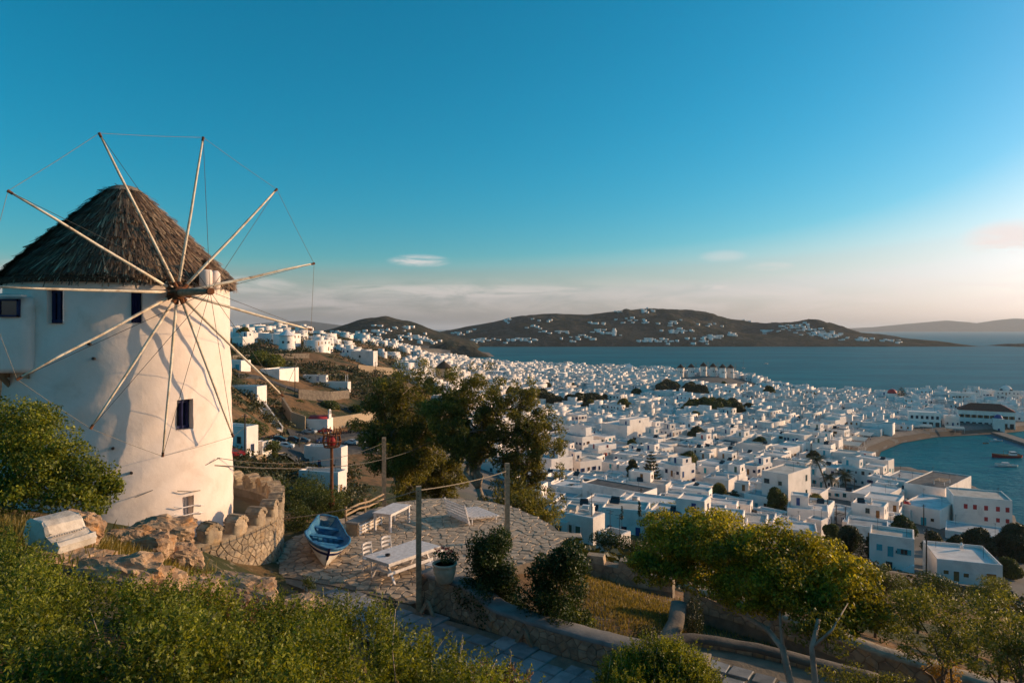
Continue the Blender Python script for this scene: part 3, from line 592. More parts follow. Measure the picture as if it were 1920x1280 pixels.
sweep_wall('garden_wall', 'low rubble wall with plastered top beside the flagstone path', [(-2.78, 20.25), (-1.7, 19.5), (-.43, 18.45), (.55, 17.67), (1.84, 16.8), (2.9, 16.2), (4.4, 15.45)], [(0, .92), (.2, .92), (.24, .86), (.29, .66), (.33, .55), (1, .55)], .55, ZP-.03, M['mortar'], M['coping'], M['stone'], .21)
for px_, py_ in ((806, 1150), (987, 1205)):    # small triangular stone niches at the wall foot
    x, y = fl(px_, py_); mb = MB(); n2 = Vector((-.6, -.8, 0)); c_ = Vector((x, y, ZP))+n2*.10
    mb.beam(c_+Vector((-.2, .15, 0)), c_+Vector((0, 0, .38)), .06, .1); mb.beam(c_+Vector((.2, -.15, 0)), c_+Vector((0, 0, .38)), .06, .1); o = mb.build('drain_niche', M['stone'])
    tag(o, 'small triangular stone drain hood at the wall foot '+('nearest the flower pot' if px_ < 900 else 'further down the path'), 'drain hood', 'stone drain hoods')
sweep_wall('lane_kerb', 'low rough kerb bounding the short lane near the trunks', [(3.7, 18.0), (5.0, 18.2), (6.4, 17.6), (8.6, 16.1)], [.16, .14, .14, .14], .42, ZP-.30, M['mortar'], M['darkstone'], M['stone'], .3, .10, True)
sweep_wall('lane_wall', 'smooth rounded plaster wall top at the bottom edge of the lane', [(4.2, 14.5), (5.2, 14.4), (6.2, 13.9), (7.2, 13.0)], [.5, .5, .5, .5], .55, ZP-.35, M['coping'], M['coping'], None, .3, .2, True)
sweep_wall('field_wall', 'long dry stone wall crossing the orchard behind the crooked trunks', [(5.5, 21.9), (7.0, 21.2), (8.6, 20.1), (10.0, 18.9), (12.2, 17.6), (14.5, 16.8)], [.6, .55, .5, .5, .5, .5], .5, lambda s: CZ-8.95-.10*s, M['mortar'], M['stone'], M['stone'], .28, .14, True)
sweep_wall('field_wall', 'short dry stone stub wall ending at the ivy covered post', [(4.5, 19.3), (5.1, 20.4), (5.5, 21.7)], [.05, .12, .2], .40, CZ-8.95, M['mortar'], M['darkstone'], M['darkstone'], .28, .10, True)
dw = sweep_wall('lower_wall', 'dark rubble wall with stub merlons below the terrace edge', [(1.9, 27.0), (3.0, 26.7), (4.6, 26.1), (6.0, 25.5)], [.75, .7, .6, .5], .5, CZ-9.85, M['mortar'], None, M['stone'], .3)
for k, (x, y) in enumerate(((2.2, 27.05), (3.3, 26.75), (4.5, 26.3))):
    mb = MB(); mb.box((x-1.9, y-27.0+.1, .72-.07*k+.16), (.75, .48, .34), R(-18), taper=.86); mb.build('merlon', M['stone'], dw)

# ------------------------------------------------------------------ crenellated ring wall round the mill
RW = 5.3; ring_line = []
for a in np.linspace(150, 12, 56): ring_line.append((MC.x+RW*math.sin(R(a)), MC.y+RW*math.cos(R(a))))
mb = MB(); mb.lathe([(RW-.3, -1.6), (RW-.3, 0), (3.0, .12)], 72, (MC.x, MC.y, CZ-6.95), cap=False); tag(mb.build('mill_yard', M['soil'], None), 'earth yard around the windmill foot inside the ring wall', None, None, 'structure')
ringw = sweep_wall('ring_wall', 'curved rubble wall with rounded merlons around the windmill foot', ring_line, [1.62]*3, .42, CZ-8.25, M['mortar'], M['stone'], M['stone'], .22, .10, True, None, .3)
def merlon_mesh(w_, d_, h_):
    nx_, nz_ = 6, 6; V = []; n = 16
    for k in range(7):
        z = h_*k/6; s = 1.0 if k < 4 else math.sqrt(max(0.02, 1-((k-3)/3.25)**2))
        for j in range(n):
            a = 2*PI*j/n; c_, s_ = math.cos(a), math.sin(a); q = (abs(c_)**5+abs(s_)**5)**(-.2); rr_ = 1+random.uniform(-.08, .08)
            V.append((c_*q*w_/2*(.45+.55*s)*rr_, s_*q*d_/2*(.6+.4*s)*rr_, z+random.uniform(-.01, .01)))
    mb = MB(); mb.vf(V, [(i*n+j, i*n+(j+1) % n, (i+1)*n+(j+1) % n, (i+1)*n+j) for i in range(6) for j in range(n)]+[tuple(6*n+j for j in range(n))]); return mb
def row_stones(w_, d_, h_):
    mb = MB(); k = 7
    for i in range(k):   # fan of edge-set cap stones over the rounded top
        a = PI*(i+.5)/k; c_ = Vector((-math.cos(a)*w_*.40, 0, h_*.62+math.sin(a)*h_*.36)); Mx = Matrix.Translation(c_) @ Matrix.Rotation(PI/2-a, 4, 'Y'); mb.box((0, 0, 0), (w_*.155, d_*1.05, h_*.20), M=Mx)
    return mb
for k, a in enumerate(np.arange(146, 14, -11.2)):
    x, y = MC.x+(RW-.2)*math.sin(R(a)), MC.y+(RW-.2)*math.cos(R(a)); w_ = .62+random.uniform(-.05, .05)
    o = merlon_mesh(w_, .48, .58).build('merlon', M['stone'], ringw, True); o.location = Vector((x, y, CZ-6.62))-ringw.location; o.rotation_euler = (0, 0, -R(a)+PI)
    q = row_stones(w_, .48, .58).build('cap_stones', M['stone'], o)
# ------------------------------------------------------------------ things on the terrace
def plank_table(name, label, c, rz, L, Wd, H, trestle=False, z0=ZP+.045):
    t_ = empty(name, (c[0], c[1], z0), rz, label, 'table')
    n = 5
    for i in range(n): mb = MB(); mb.box((0, -Wd/2+Wd*(i+.5)/n, H-.02), (L+random.uniform(-.01, .01), Wd/n-.006, .035)); mb.build('top_plank', M['whitewood'], t_)
    mb = MB(); [mb.box((0, s_*(Wd/2-.07), H-.085), (L-.12, .03, .09)) for s_ in (-1, 1)]; [mb.box((s_*(L/2-.07), 0, H-.085), (.03, Wd-.17, .09)) for s_ in (-1, 1)]; mb.build('apron', M['whitewood'], t_)
    if not trestle:
        for sx_ in (-1, 1):
            for sy_ in (-1, 1): mb = MB(); mb.box((sx_*(L/2-.08), sy_*(Wd/2-.08), H/2-.03), (.085, .085, H-.04)); mb.build('leg', M['whitewood'], t_)
    else:
        for sx_ in (-1, 1):
            for sy_ in (-1, 1): mb = MB(); mb.beam((sx_*(L/2-.30), sy_*(Wd/2-.05), 0), (sx_*(L/2-.30), sy_*.12, H-.05), .07, .05); mb.build('leg', M['whitewood'], t_)
            mb = MB(); mb.box((sx_*(L/2-.30), 0, H*.45), (.06, Wd*.60, .07)); mb.build('cross_bar', M['whitewood'], t_)
        for sy_ in (-1, 1): mb = MB(); mb.box((0, sy_*Wd*.31, H*.42), (L-.3, .04, .10)); mb.build('rail', M['whitewood'], t_)
    return t_
plank_table('table', 'large white trestle table next to the flower pot', (-3.63, 22.75), math.atan2(1.8, 1.46), 2.3, 1.22, .76, True)
plank_table('table', 'smaller white four-legged table beside the slatted stone bench', (-4.95, 28.2), math.atan2(1.55, .58), 1.65, .86, .74)
mb = MB(); mb.lathe([(.07, 0), (.085, .02), (.085, .06), (.06, .065), (.05, .03)], 12); at_ = mb.build('ashtray', M['iron'], None, True); at_.location = (-4.05, 22.25, ZP+.045+.76); tag(at_, 'small dark ashtray on the trestle table top', 'ashtray')
def chair(label, c, rz):
    t_ = empty('chair', (c[0], c[1], ZP+.045), rz, label, 'chair', 'white terrace chairs')
    for sx_ in (-1, 1):
        mb = MB(); mb.tube([(sx_*.20, .20, 0), (sx_*.20, .19, .45), (sx_*.20, .25, .92)], .022, 6); mb.build('leg', M['whitewood'], t_)
        mb = MB(); mb.tube([(sx_*.20, -.20, 0), (sx_*.20, -.20, .45)], .022, 6); mb.build('leg', M['whitewood'], t_)
    mb = MB(); mb.box((0, 0, .45), (.44, .44, .035)); mb.build('seat', M['whitewood'], t_)
    for z in (.62, .76, .88):
        mb = MB(); n = 8; V = []
        for i in range(n+1):
            u = i/n*2-1; zz = z+(.03*(1-u*u) if z > .8 else 0)
            V += [(u*.2, .235+.04*(1-u*u), zz-.035), (u*.2, .235+.04*(1-u*u), zz+.035), (u*.2, .21+.04*(1-u*u), zz+.035), (u*.2, .21+.04*(1-u*u), zz-.035)]
        mb.vf(V, [(i*4+k, i*4+(k+1) % 4, i*4+4+(k+1) % 4, i*4+4+k) for i in range(n) for k in range(4)]); mb.build('back_slat', M['whitewood'], t_)
    mb = MB(); mb.tube([(-.2, -.2, .2), (.2, -.2, .2)], .014, 6); mb.tube([(-.2, .2, .2), (.2, .2, .2)], .014, 6); mb.build('stretcher', M['whitewood'], t_)
ra_ = math.atan2(1.8, 1.46)
chair('white wooden chair on the far side of the trestle table, nearer the boat', (-4.72, 22.95), ra_+.06); chair('white wooden chair on the far side of the trestle table, further from the boat', (-4.22, 23.62), ra_-.05)
chair('white wooden chair half hidden between the trestle table and the pot', (-2.55, 22.35), ra_+PI+.1)
# stone bench with white slats, half fallen slatted lounger
br = math.atan2(1.55, .58); sb = empty('stone_bench', (-6.0, 27.9, ZP+.03), br, 'stone bench with white slatted side behind the boat', 'bench')
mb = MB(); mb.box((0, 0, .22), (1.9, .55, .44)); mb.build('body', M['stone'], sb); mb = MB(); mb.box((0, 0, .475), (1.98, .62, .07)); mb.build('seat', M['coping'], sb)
for i in range(3): mb = MB(); mb.box((-.05, -.305, .10+i*.135), (1.7, .04, .07)); mb.build('slat', M['whitewood'], sb)
for i in range(5): mb = MB(); mb.box((-.85+i*.4, -.29, .22), (.06, .03, .42)); mb.build('batten', M['whitewood'], sb)
lg = empty('slatted_lounger', (-2.25, 29.05, ZP+.045), math.atan2(-1.7, 1.2), 'white slatted lounger with raised back on the terrace', 'lounger')
Ll = 1.75
for i in range(6): mb = MB(); z = .12+i*.125; mb.box((0, -.06-.035*i, z), (Ll, .035, .085)); mb.build('back_slat', M['whitewood'], lg)
for sx_ in (-1, 1): mb = MB(); mb.beam((sx_*Ll*.47, .02, 0), (sx_*Ll*.47, -.24, .86), .05, .06); mb.build('back_frame', M['whitewood'], lg)
for i in range(9): mb = MB(); mb.box((0, .12+i*.16, .30-i*.014), (Ll, .10, .03)); mb.build('seat_slat', M['whitewood'], lg)
for sx_ in (-1, 1):
    mb = MB(); mb.beam((sx_*Ll*.47, .02, .26), (sx_*Ll*.47, 1.5, .15), .04, .06); mb.build('side_rail', M['whitewood'], lg)
    for yy, hh in ((.15, .25), (1.35, .16)): mb = MB(); mb.box((sx_*Ll*.46, yy, hh/2), (.05, .05, hh)); mb.build('leg', M['whitewood'], lg)

# ------------------------------------------------------------------ rowing boat hauled out on the terrace
boatw = material('boat_white', (.74, .70, .62), (.60, .55, .47), 3, .5, .004, 20, stain=(.40, .28, .18), stain_scale=3); boatb = material('boat_blue', (.025, .10, .22), (.03, .16, .28), 4, .6, stain=(.10, .22, .30), stain_scale=4)
bo = empty('rowing_boat', (-7.0, 25.2, ZP+.02), 0, 'white rowing boat with blue interior and navy stripe on the terrace', 'boat')
BL, NS, NP = 4.1, 18, 11
def boat_sec(s):
    """half breadth and sheer at s (0 stern, 1 bow)"""
    b = .78*(math.sin(min(1, (s*.9+.28)/1.0)*PI*.5) if s < .5 else math.cos((s-.5)/.5*PI/2)**.62*math.sin(min(1, (.45+.28))*PI*.5)*1.09)
    return max(b, .02), .62+.22*(abs(s-.42)/.58)**2, .10*(s > .8)*((s-.8)/.2)**2+.06*(1-s)**2
def hull(off, z_in=0.0):
    V = []
    for i in range(NS+1):
        s = i/NS; b, sh, kl = boat_sec(s); b = max(b-off, .01)
        for j in range(NP):
            a = (j/(NP-1)*2-1); x = b*math.copysign(abs(a)**.72, a)*(.90+.10*abs(a)); z = kl+z_in+(sh-kl-z_in)*abs(a)**2.1
            V.append((x, BL*(.5-s), z))
    return V
qf = [(i*NP+j, (i+1)*NP+j, (i+1)*NP+j+1, i*NP+j+1) for i in range(NS) for j in range(NP-1)]
mb = MB(); mb.vf(hull(0), qf+[tuple(range(NP))]); mb.build('hull', boatw, bo, True)
mb = MB(); mb.vf(hull(.045, .05), [q[::-1] for q in qf]+[tuple(range(NP))[::-1]]); mb.build('interior', boatb, bo, True)
def side_line(f, out=0.0):
    Lr = []
    for sgn in (-1, 1):
        l = []
        for i in range(NS+1):
            s = i/NS; b, sh, kl = boat_sec(s); a = f; x = (b*(a**.72)*(.9+.1*a)+out)*sgn; l.append(Vector((x, BL*(.5-s), kl+(sh-kl)*a**2.1)))
        Lr.append(l)
    return Lr
def belt(f0, f1, mat, name, out=.012):
    for l0, l1 in zip(side_line(f0, out), side_line(f1, out)):
        mb = MB(); mb.vf([p for p in l0]+[p for p in l1], [(i, i+1, NS+2+i, NS+1+i) for i in range(NS)]); mb.build(name, mat, bo, True)
belt(.80, .88, M['navy'], 'navy_stripe'); belt(.93, .985, boatb, 'blue_stripe')
for l in side_line(1.0): mb = MB(); mb.tube([p+Vector((0, 0, .01)) for p in l], .042, 6); mb.build('gunwale', boatb, bo, True)
mb = MB(); b, sh, kl = boat_sec(0); mb.tube([(-b, BL/2, sh), (0, BL/2+.02, sh+.03), (b, BL/2, sh)], .045, 6); mb.build('transom_rail', boatb, bo)
mb = MB(); mb.tube([(0, BL*.5, .03), (0, -BL*.2, 0), (0, -BL*.42, .06), (0, -BL*.5-.03, .45), (0, -BL*.5-.06, .90)], .04, 6); mb.build('keel_and_stem', M['navy'], bo)
for s in (.22, .45, .68): b, sh, kl = boat_sec(s); mb = MB(); mb.box((0, BL*(.5-s), sh-.16), (b*1.72, .26, .035)); mb.build('thwart', boatb, bo)
mb = MB(); b, sh, kl = boat_sec(.9); mb.vf([(-.32, -BL*.32, sh-.06), (.32, -BL*.32, sh-.06), (.02, -BL*.48, sh-.0), (-.02, -BL*.48, sh-.0)], [(0, 3, 2, 1)]); mb.build('foredeck', boatb, bo)
for i in range(5): mb = MB(); mb.box((-.36+i*.18, .1, .17+.05*abs(i-2)), (.14, BL*.62, .02)); mb.build('floor_board', boatb, bo)
bo.scale = (1.06, 1, .82); bo.rotation_euler = (R(2), R(13), R(16)); bo.location = (-6.95, 25.3, ZP+.06)

# ------------------------------------------------------------------ posts, ropes, rails, beacon
def post(label, px, d, py_top, w_=.145, zb=ZP):
    x = (px-CX)/F*d; zt = CZ-(py_top-HY)/F*d; o = empty('post', (x, d, zb), R(12), label, 'post', 'squared posts around the terrace')
    mb = MB(); mb.box((0, 0, (zt-zb)/2-.3), (w_, w_, zt-zb+.6)); mb.build('shaft', M['post'], o)
    for z in (zt-zb-.12, zt-zb-.26, zt-zb-.40): mb = MB(); mb.tube([(-.02, -w_/2-.03, z), (-.02, -w_/2+.01, z)], .016, 6); mb.build('peg', M['iron'], o)
    return Vector((x, d, zt))
p1 = post('squared weathered post rising in front of the trestle table', 785, 20.0, 911, .15); p2 = post('tall squared post at the right rim of the terrace', 951, 26.4, 868, .17, CZ-8.9); p3 = post('squared post at the end of the crooked rail fence', 720, 31.6, 820, .19, CZ-9.6)
def rope(label, a, b, sag, r=.012, mat='rope', cat='rope', name='rope', grp='ropes and wires'):
    a, b = Vector(a), Vector(b); pts = [a.lerp(b, i/12)-Vector((0, 0, 4*sag*(i/12)*(1-i/12))) for i in range(13)]; mb = MB(); mb.tube(pts, r, 5); o = mb.build(name, M[mat]); tag(o, label, cat, grp); return o
dn = lambda v, k: v-Vector((0, 0, k))
rope('taut rope between the table post and the tall rim post', dn(p1, .12), dn(p2, .3), .08, .016); rope('rope running from the table post towards the ring wall', dn(p1, .12), px3(530, 972, 24.2), .12, .016)
tw = lambda px, py: Vector(cyl(*(lambda a, z: (a, MR+.05, z))(*tower_hit(px, py))))
rope('long wire from the windmill wall to the rail fence post', tw(405, 858), dn(p3, .25), .5, .012, 'wire', 'wire', 'wire'); rope('thin wire running from the windmill wall out over the valley', tw(400, 872), px3(850, 800, 62), 1.3, .02, 'wire', 'wire', 'wire')
rope('slack cable looping across the lit windmill wall', tw(250, 930)+Vector((.1, -.1, 0)), tw(404, 857)+Vector((.12, -.05, 0)), .05, .012, 'wire', 'cable', 'cable'); rope('lower rope from the ring wall across to the boat', px3(350, 998, 21.5), px3(480, 975, 23.0), .1, .014)
rf = empty('rail_fence', (*fl(647, 985, 8.4), ZP-.1), 0, 'two crooked pale wooden rails leading up to the square post', 'fence')
for k, (q0, q1) in enumerate(((958, 926), (966, 935))):
    a = px3(647, q0, 28.6)-rf.location; b = px3(719, q1, 31.4)-rf.location; mb = MB(); mb.tube([a, a.lerp(b, .33)+Vector((0, 0, .05)), a.lerp(b, .6)-Vector((0, 0, .04)), b], [.05, .045, .045, .04], 7); mb.build('rail', M['post'], rf)
for f_ in (.02, .5): a = px3(647, 990, 28.6).lerp(px3(719, 960, 31.4), f_); b = px3(647, 950, 28.6).lerp(px3(719, 920, 31.4), f_); mb = MB(); mb.tube([a-rf.location, b-rf.location], .045, 7); mb.build('stake', M['post'], rf)
bc = px3(622, 955, 33.5); be = empty('beacon', bc, 0, 'rusty iron fire beacon with red lamp on a tall pole', 'beacon'); ht = (955-838)/F*33.5
mb = MB(); mb.tube([(0, 0, -.6), (0, 0, .5), (0, 0, ht)], [.13, .09, .075], 10); mb.build('pole', M['rust'], be); mb = MB(); mb.tube([(0, 0, .25), (0, 0, .6)], .15, 10); mb.build('collar', M['rust'], be)
mb = MB(); mb.lathe([(.08, ht-.05), (.36, ht), (.40, ht+.05), (.10, ht+.06)], 14); mb.build('basket_plate', M['rust'], be)
for k in range(8):
    a = 2*PI*k/8; c_, s_ = math.cos(a), math.sin(a); mb = MB(); mb.tube([(c_*.36, s_*.36, ht+.02), (c_*.45, s_*.45, ht+.3), (c_*.38, s_*.38, ht+.58), (c_*.47, s_*.47, ht+.84), (c_*.40, s_*.40, ht+1.0)], [.03, .03, .04, .025, .01], 6); mb.build('prong', M['rust'], be)
for z, r_ in ((.3, .46), (.6, .40)): mb = MB(); mb.tube([(math.cos(2*PI*j/16)*r_, math.sin(2*PI*j/16)*r_, ht+z) for j in range(17)], .025, 5); mb.build('hoop', M['rust'], be)
mb = MB(); mb.lathe([(.05, ht+.06), (.20, ht+.14), (.24, ht+.34), (.17, ht+.52), (.04, ht+.58)], 12); mb.build('red_lamp', M['redpaint'], be, True)
# flower pot on the wall
pb = Vector((-1.92, 19.45, ZP-.03+1.012)); po = empty('flower_pot', pb, 0, 'cream ribbed pot of red geraniums on the wall end', 'flower pot')
mb = MB(); mb.lathe([(.20, 0), (.24, .05), (.31, .28), (.33, .40), (.31, .46), (.35, .50), (.36, .55), (.31, .56), (.29, .50)], 22); mb.build('pot', M['terracotta'], po, True); mb = MB(); mb.lathe([(.02, .50), (.30, .50)], 18, cap=False); mb.build('soil', M['soil'], po)

# ------------------------------------------------------------------ foliage
def leaf_quads(P, N, size, aspect=.45, jitter=.9, rng=RNG, fold=.18):
    """one diamond leaf at each point P, roughly facing N"""
    n = len(P); Nn = N+rng.normal(0, jitter, (n, 3)); Nn /= np.linalg.norm(Nn, axis=1)[:, None]+1e-9
    T = rng.normal(0, 1, (n, 3)); T[:, 2] += .5; T -= (T*Nn).sum(1)[:, None]*Nn; T /= np.linalg.norm(T, axis=1)[:, None]+1e-9; B = np.cross(Nn, T)
    s = (np.asarray(size)*rng.uniform(.65, 1.3, n))[:, None]
    V = np.stack([P-T*s*.5, P+B*s*aspect*.5+Nn*s*fold*.5, P+T*s*.5, P-B*s*aspect*.5+Nn*s*fold*.5], 1).reshape(-1, 3)
    return V
def clump_points(clumps, dens, rng=RNG, inner=.35):
    """points through a set of ellipsoid clumps, most near the skin; dens = leaves per square metre of skin"""
    Ps, Ns = [], []
    for (c_, r_) in clumps:
        r_ = np.array(r_, float); area = 4*PI*((r_[0]*r_[1])**1.6/3+(r_[0]*r_[2])**1.6/3+(r_[1]*r_[2])**1.6/3)**(1/1.6); n = max(8, int(area*dens))
        v = rng.normal(0, 1, (n, 3)); v /= np.linalg.norm(v, axis=1)[:, None]; k = np.where(rng.random(n) < inner, rng.uniform(.35, .85, n), rng.normal(.97, .09, n))
        Ps.append(np.array(c_)+v*r_*k[:, None]); Ns.append(v/r_*r_.mean())
    return np.concatenate(Ps), np.concatenate(Ns)
def sub_clumps(c_, r_, n, f=(.25, .45), rng=RNG, flat=1.0, shell=.8):
    """break one big crown into n uneven clumps"""
    c_ = np.array(c_); r_ = np.array(r_, float); out = []
    for i in range(n):
        v = rng.normal(0, 1, 3); v /= np.linalg.norm(v); k = rng.uniform(.25, 1) if rng.random() < .3 else rng.uniform(.7, 1)*1.0
        s = rng.uniform(*f); out.append((c_+v*r_*k*shell, r_*s*np.array([1, 1, flat])*rng.uniform(.8, 1.2, 3)))
    return out
def crown(parent, clumps, dens, size, mat, aspect=.45, jitter=.9, inner=.35, name='crown', zmin=None, fold=.18):
    P_, N_ = clump_points(clumps, dens, inner=inner); N_ = N_/np.linalg.norm(N_, axis=1)[:, None]
    if zmin is not None: k = P_[:, 2] > zmin; P_, N_ = P_[k], N_[k]
    V = leaf_quads(P_-np.array(parent.location), N_, size, aspect, jitter, fold=fold)
    return tag(meshobj(name, npmesh(name, V, np.arange(len(V)).reshape(-1, 4), mat), parent), None, None, None, 'stuff')
def limb(pts, r0, r1, parent, mat, name='limb', n=7):
    pts = [Vector(p) for p in pts]; o = parent.location; k = len(pts); mb = MB(); mb.tube([p-o for p in pts], [r0+(r1-r0)*i/(k-1) for i in range(k)], n); return mb.build(name, mat, parent, True)
def wiggle(a, b, k=5, amp=.1):
    a, b = Vector(a), Vector(b); L = (b-a).length; return [a.lerp(b, i/(k-1))+(Vector((random.gauss(0, amp), random.gauss(0, amp), random.gauss(0, amp*.5)))*L if 0 < i < k-1 else Vector()) for i in range(k)]
LM = {'bush': leaf_material('bush_leaf', (.03, .055, .005), (.38, .38, .04), .38), 'shrub': leaf_material('shrub_leaf', (.015, .035, .008), (.07, .10, .018), .25), 'pine': leaf_material('umbrella_leaf', (.06, .075, .008), (.62, .52, .045), .42, .5),
      'euc': leaf_material('eucalyptus_leaf', (.05, .055, .014), (.33, .29, .06), .42, .4), 'olive': leaf_material('olive_leaf', (.06, .08, .016), (.28, .27, .05), .42), 'dark': leaf_material('dark_leaf', (.02, .03, .010), (.085, .085, .025), .2),
      'palm': leaf_material('palm_leaf', (.03, .04, .014), (.08, .085, .03), .2), 'grass': leaf_material('dry_grass', (.14, .11, .03), (.34, .25, .08), .3, 2), 'greengrass': leaf_material('green_grass', (.08, .10, .02), (.22, .2, .05), .3, 2),
      'red': leaf_material('petal', (.35, .015, .02), (.5, .03, .04), .2), 'mid': leaf_material('mid_leaf', (.035, .055, .012), (.16, .17, .035), .3, .3), 'yellow': leaf_material('yellow_leaf', (.30, .16, .02), (.45, .26, .03), .3)}
M['bark'] = material('brown_bark', (.20, .13, .08), (.12, .08, .05), 6, .9, .02, 18); M['palebark'] = material('pale_bark', (.42, .34, .26), (.26, .20, .15), 3, .85, .015, 12); M['darkbark'] = material('dark_bark', (.08, .06, .045), (.05, .04, .03), 6, .9, .02, 18)
# geraniums
fo = sub_clumps(pb+Vector((0, 0, .74)), (.36, .36, .24), 9, (.3, .5)); crown(po, fo, 330, .055, LM['shrub'], .8, name='geranium_leaves')
crown(po, [(pb+Vector((random.uniform(-.28, .28), random.uniform(-.3, .1), random.uniform(.78, 1.0))), (.05, .05, .04)) for _ in range(9)], 1500, .03, LM['red'], .9, name='geranium_flowers')
# ------------------------------------------------------------------ rocks, bushes and trees near the viewpoint
from mathutils import noise as mnoise
def rock(label, c, r_, seed, mat='rock', n=(56, 34), rough=.30, name='boulder', cat='rock', grp=None):
    nu, nv = n; V = []; off = Vector((seed*3.7, seed*1.3, seed*2.1))
    for i in range(nv+1):
        v = PI*i/nv
        for j in range(nu):
            u = 2*PI*j/nu; d_ = Vector((math.sin(v)*math.cos(u), math.sin(v)*math.sin(u), math.cos(v))); q = d_*1.15+off
            cell = mnoise.voronoi(q*1.5)[0]; k = 1+rough*(mnoise.noise(q*1.1)*.9)+.22*(cell[1]-cell[0])-.12+.10*mnoise.fractal(q*4, .8, 2.1, 4)
            d2 = Vector((math.copysign(abs(d_.x)**.8, d_.x), math.copysign(abs(d_.y)**.8, d_.y), math.copysign(abs(d_.z)**.8, d_.z))); V.append((d2.x*r_[0]*k, d2.y*r_[1]*k, d2.z*r_[2]*k))
    mb = MB(); mb.vf(V, [(i*nu+j, (i+1)*nu+j, (i+1)*nu+(j+1) % nu, i*nu+(j+1) % nu) for i in range(nv) for j in range(nu)])
    o = mb.build(name, M[mat], None, False); o.location = c; o.rotation_euler = (0, 0, (seed*.77) % 1.0-.5); tag(o, label, cat, grp); return o
def on_ground(px, d, up=0.0): x = (px-CX)/F*d; return Vector((x, d, gz(x, d)+up))
for i, (px_, py_, d, r_, lab) in enumerate((
        (60, 1062, 10.0, (.95, .6, .46), 'dark flat boulder under the carved marble block'), (215, 1070, 9.6, (.85, .5, .44), 'long lichen spotted rock sloping right of the marble block'), (275, 1098, 9.9, (.75, .45, .36), 'lower end of the lichen rock slope above the bushes'),
        (150, 975, 11.2, (.36, .3, .32), 'round pale boulder behind the carved marble block'), (290, 990, 16.5, (1.0, .7, .5), 'rust stained boulder at the windmill foot'), (255, 1010, 14.0, (.75, .5, .40), 'orange lichen rock in the grass before the windmill'),
        (335, 1100, 10.6, (.6, .4, .34), 'pale rock knob just above the bush tops'), (425, 1105, 11.2, (1.0, .55, .34), 'flat reddish rock shelf at the edge of the bushes'), (335, 1035, 14.5, (.5, .4, .35), 'small cracked rock among tall dry grass'), (555, 1130, 12.4, (.5, .4, .2), 'reddish stone at the right end of the bushes'))):
    rock(lab, px3(px_, py_, d)-Vector((0, 0, r_[2]*.45)), r_, 40+i, grp='lichen covered rocks')
# carved marble block on the rocks
mbk = empty('marble_block', px3(108, 1018, 9.6), R(-24), 'carved pale marble fragment with bead moulding resting on rocks', 'marble block')
mbk.scale = (.76, .76, .76)
def chunk(name, prof, y0, y1, mat, bev=.02):
    mb = MB(); n = len(prof); yy = [y0, y0+bev, y1-bev, y1]; sc = [.965, 1, 1, .965]; cx_ = sum(p[0] for p in prof)/n; cz_ = sum(p[1] for p in prof)/n
    V = [(cx_+(x-cx_)*s_+random.uniform(-.02, .02), y+random.uniform(-.02, .02), cz_+(z-cz_)*s_+random.uniform(-.018, .018)) for y, s_ in zip(yy, sc) for x, z in prof]
    mb.vf(V, [(k*n+i, k*n+(i+1) % n, (k+1)*n+(i+1) % n, (k+1)*n+i) for k in range(3) for i in range(n)]+[tuple(range(n))[::-1], tuple(3*n+i for i in range(n))]); return mb.build(name, mat, mbk)
chunk('block', [(-.46, 0), (.16, -.04), (.19, .22), (.12, .40), (.0, .46), (-.30, .50), (-.44, .44), (-.52, .20)], -.30, .40, M['marble'], .04); chunk('moulding', [(.10, -.03), (.52, -.02), (.56, .10), (.50, .17), (.40, .16), (.30, .22), (.20, .24), (.14, .20)], -.34, .38, M['marble'], .03)
for k in range(14): mb = MB(); mb.lathe([(.006, -.014), (.02, 0), (.006, .014)], 6, (.30, -.28+k*.045, .232)); mb.build('bead', M['marble'], mbk)

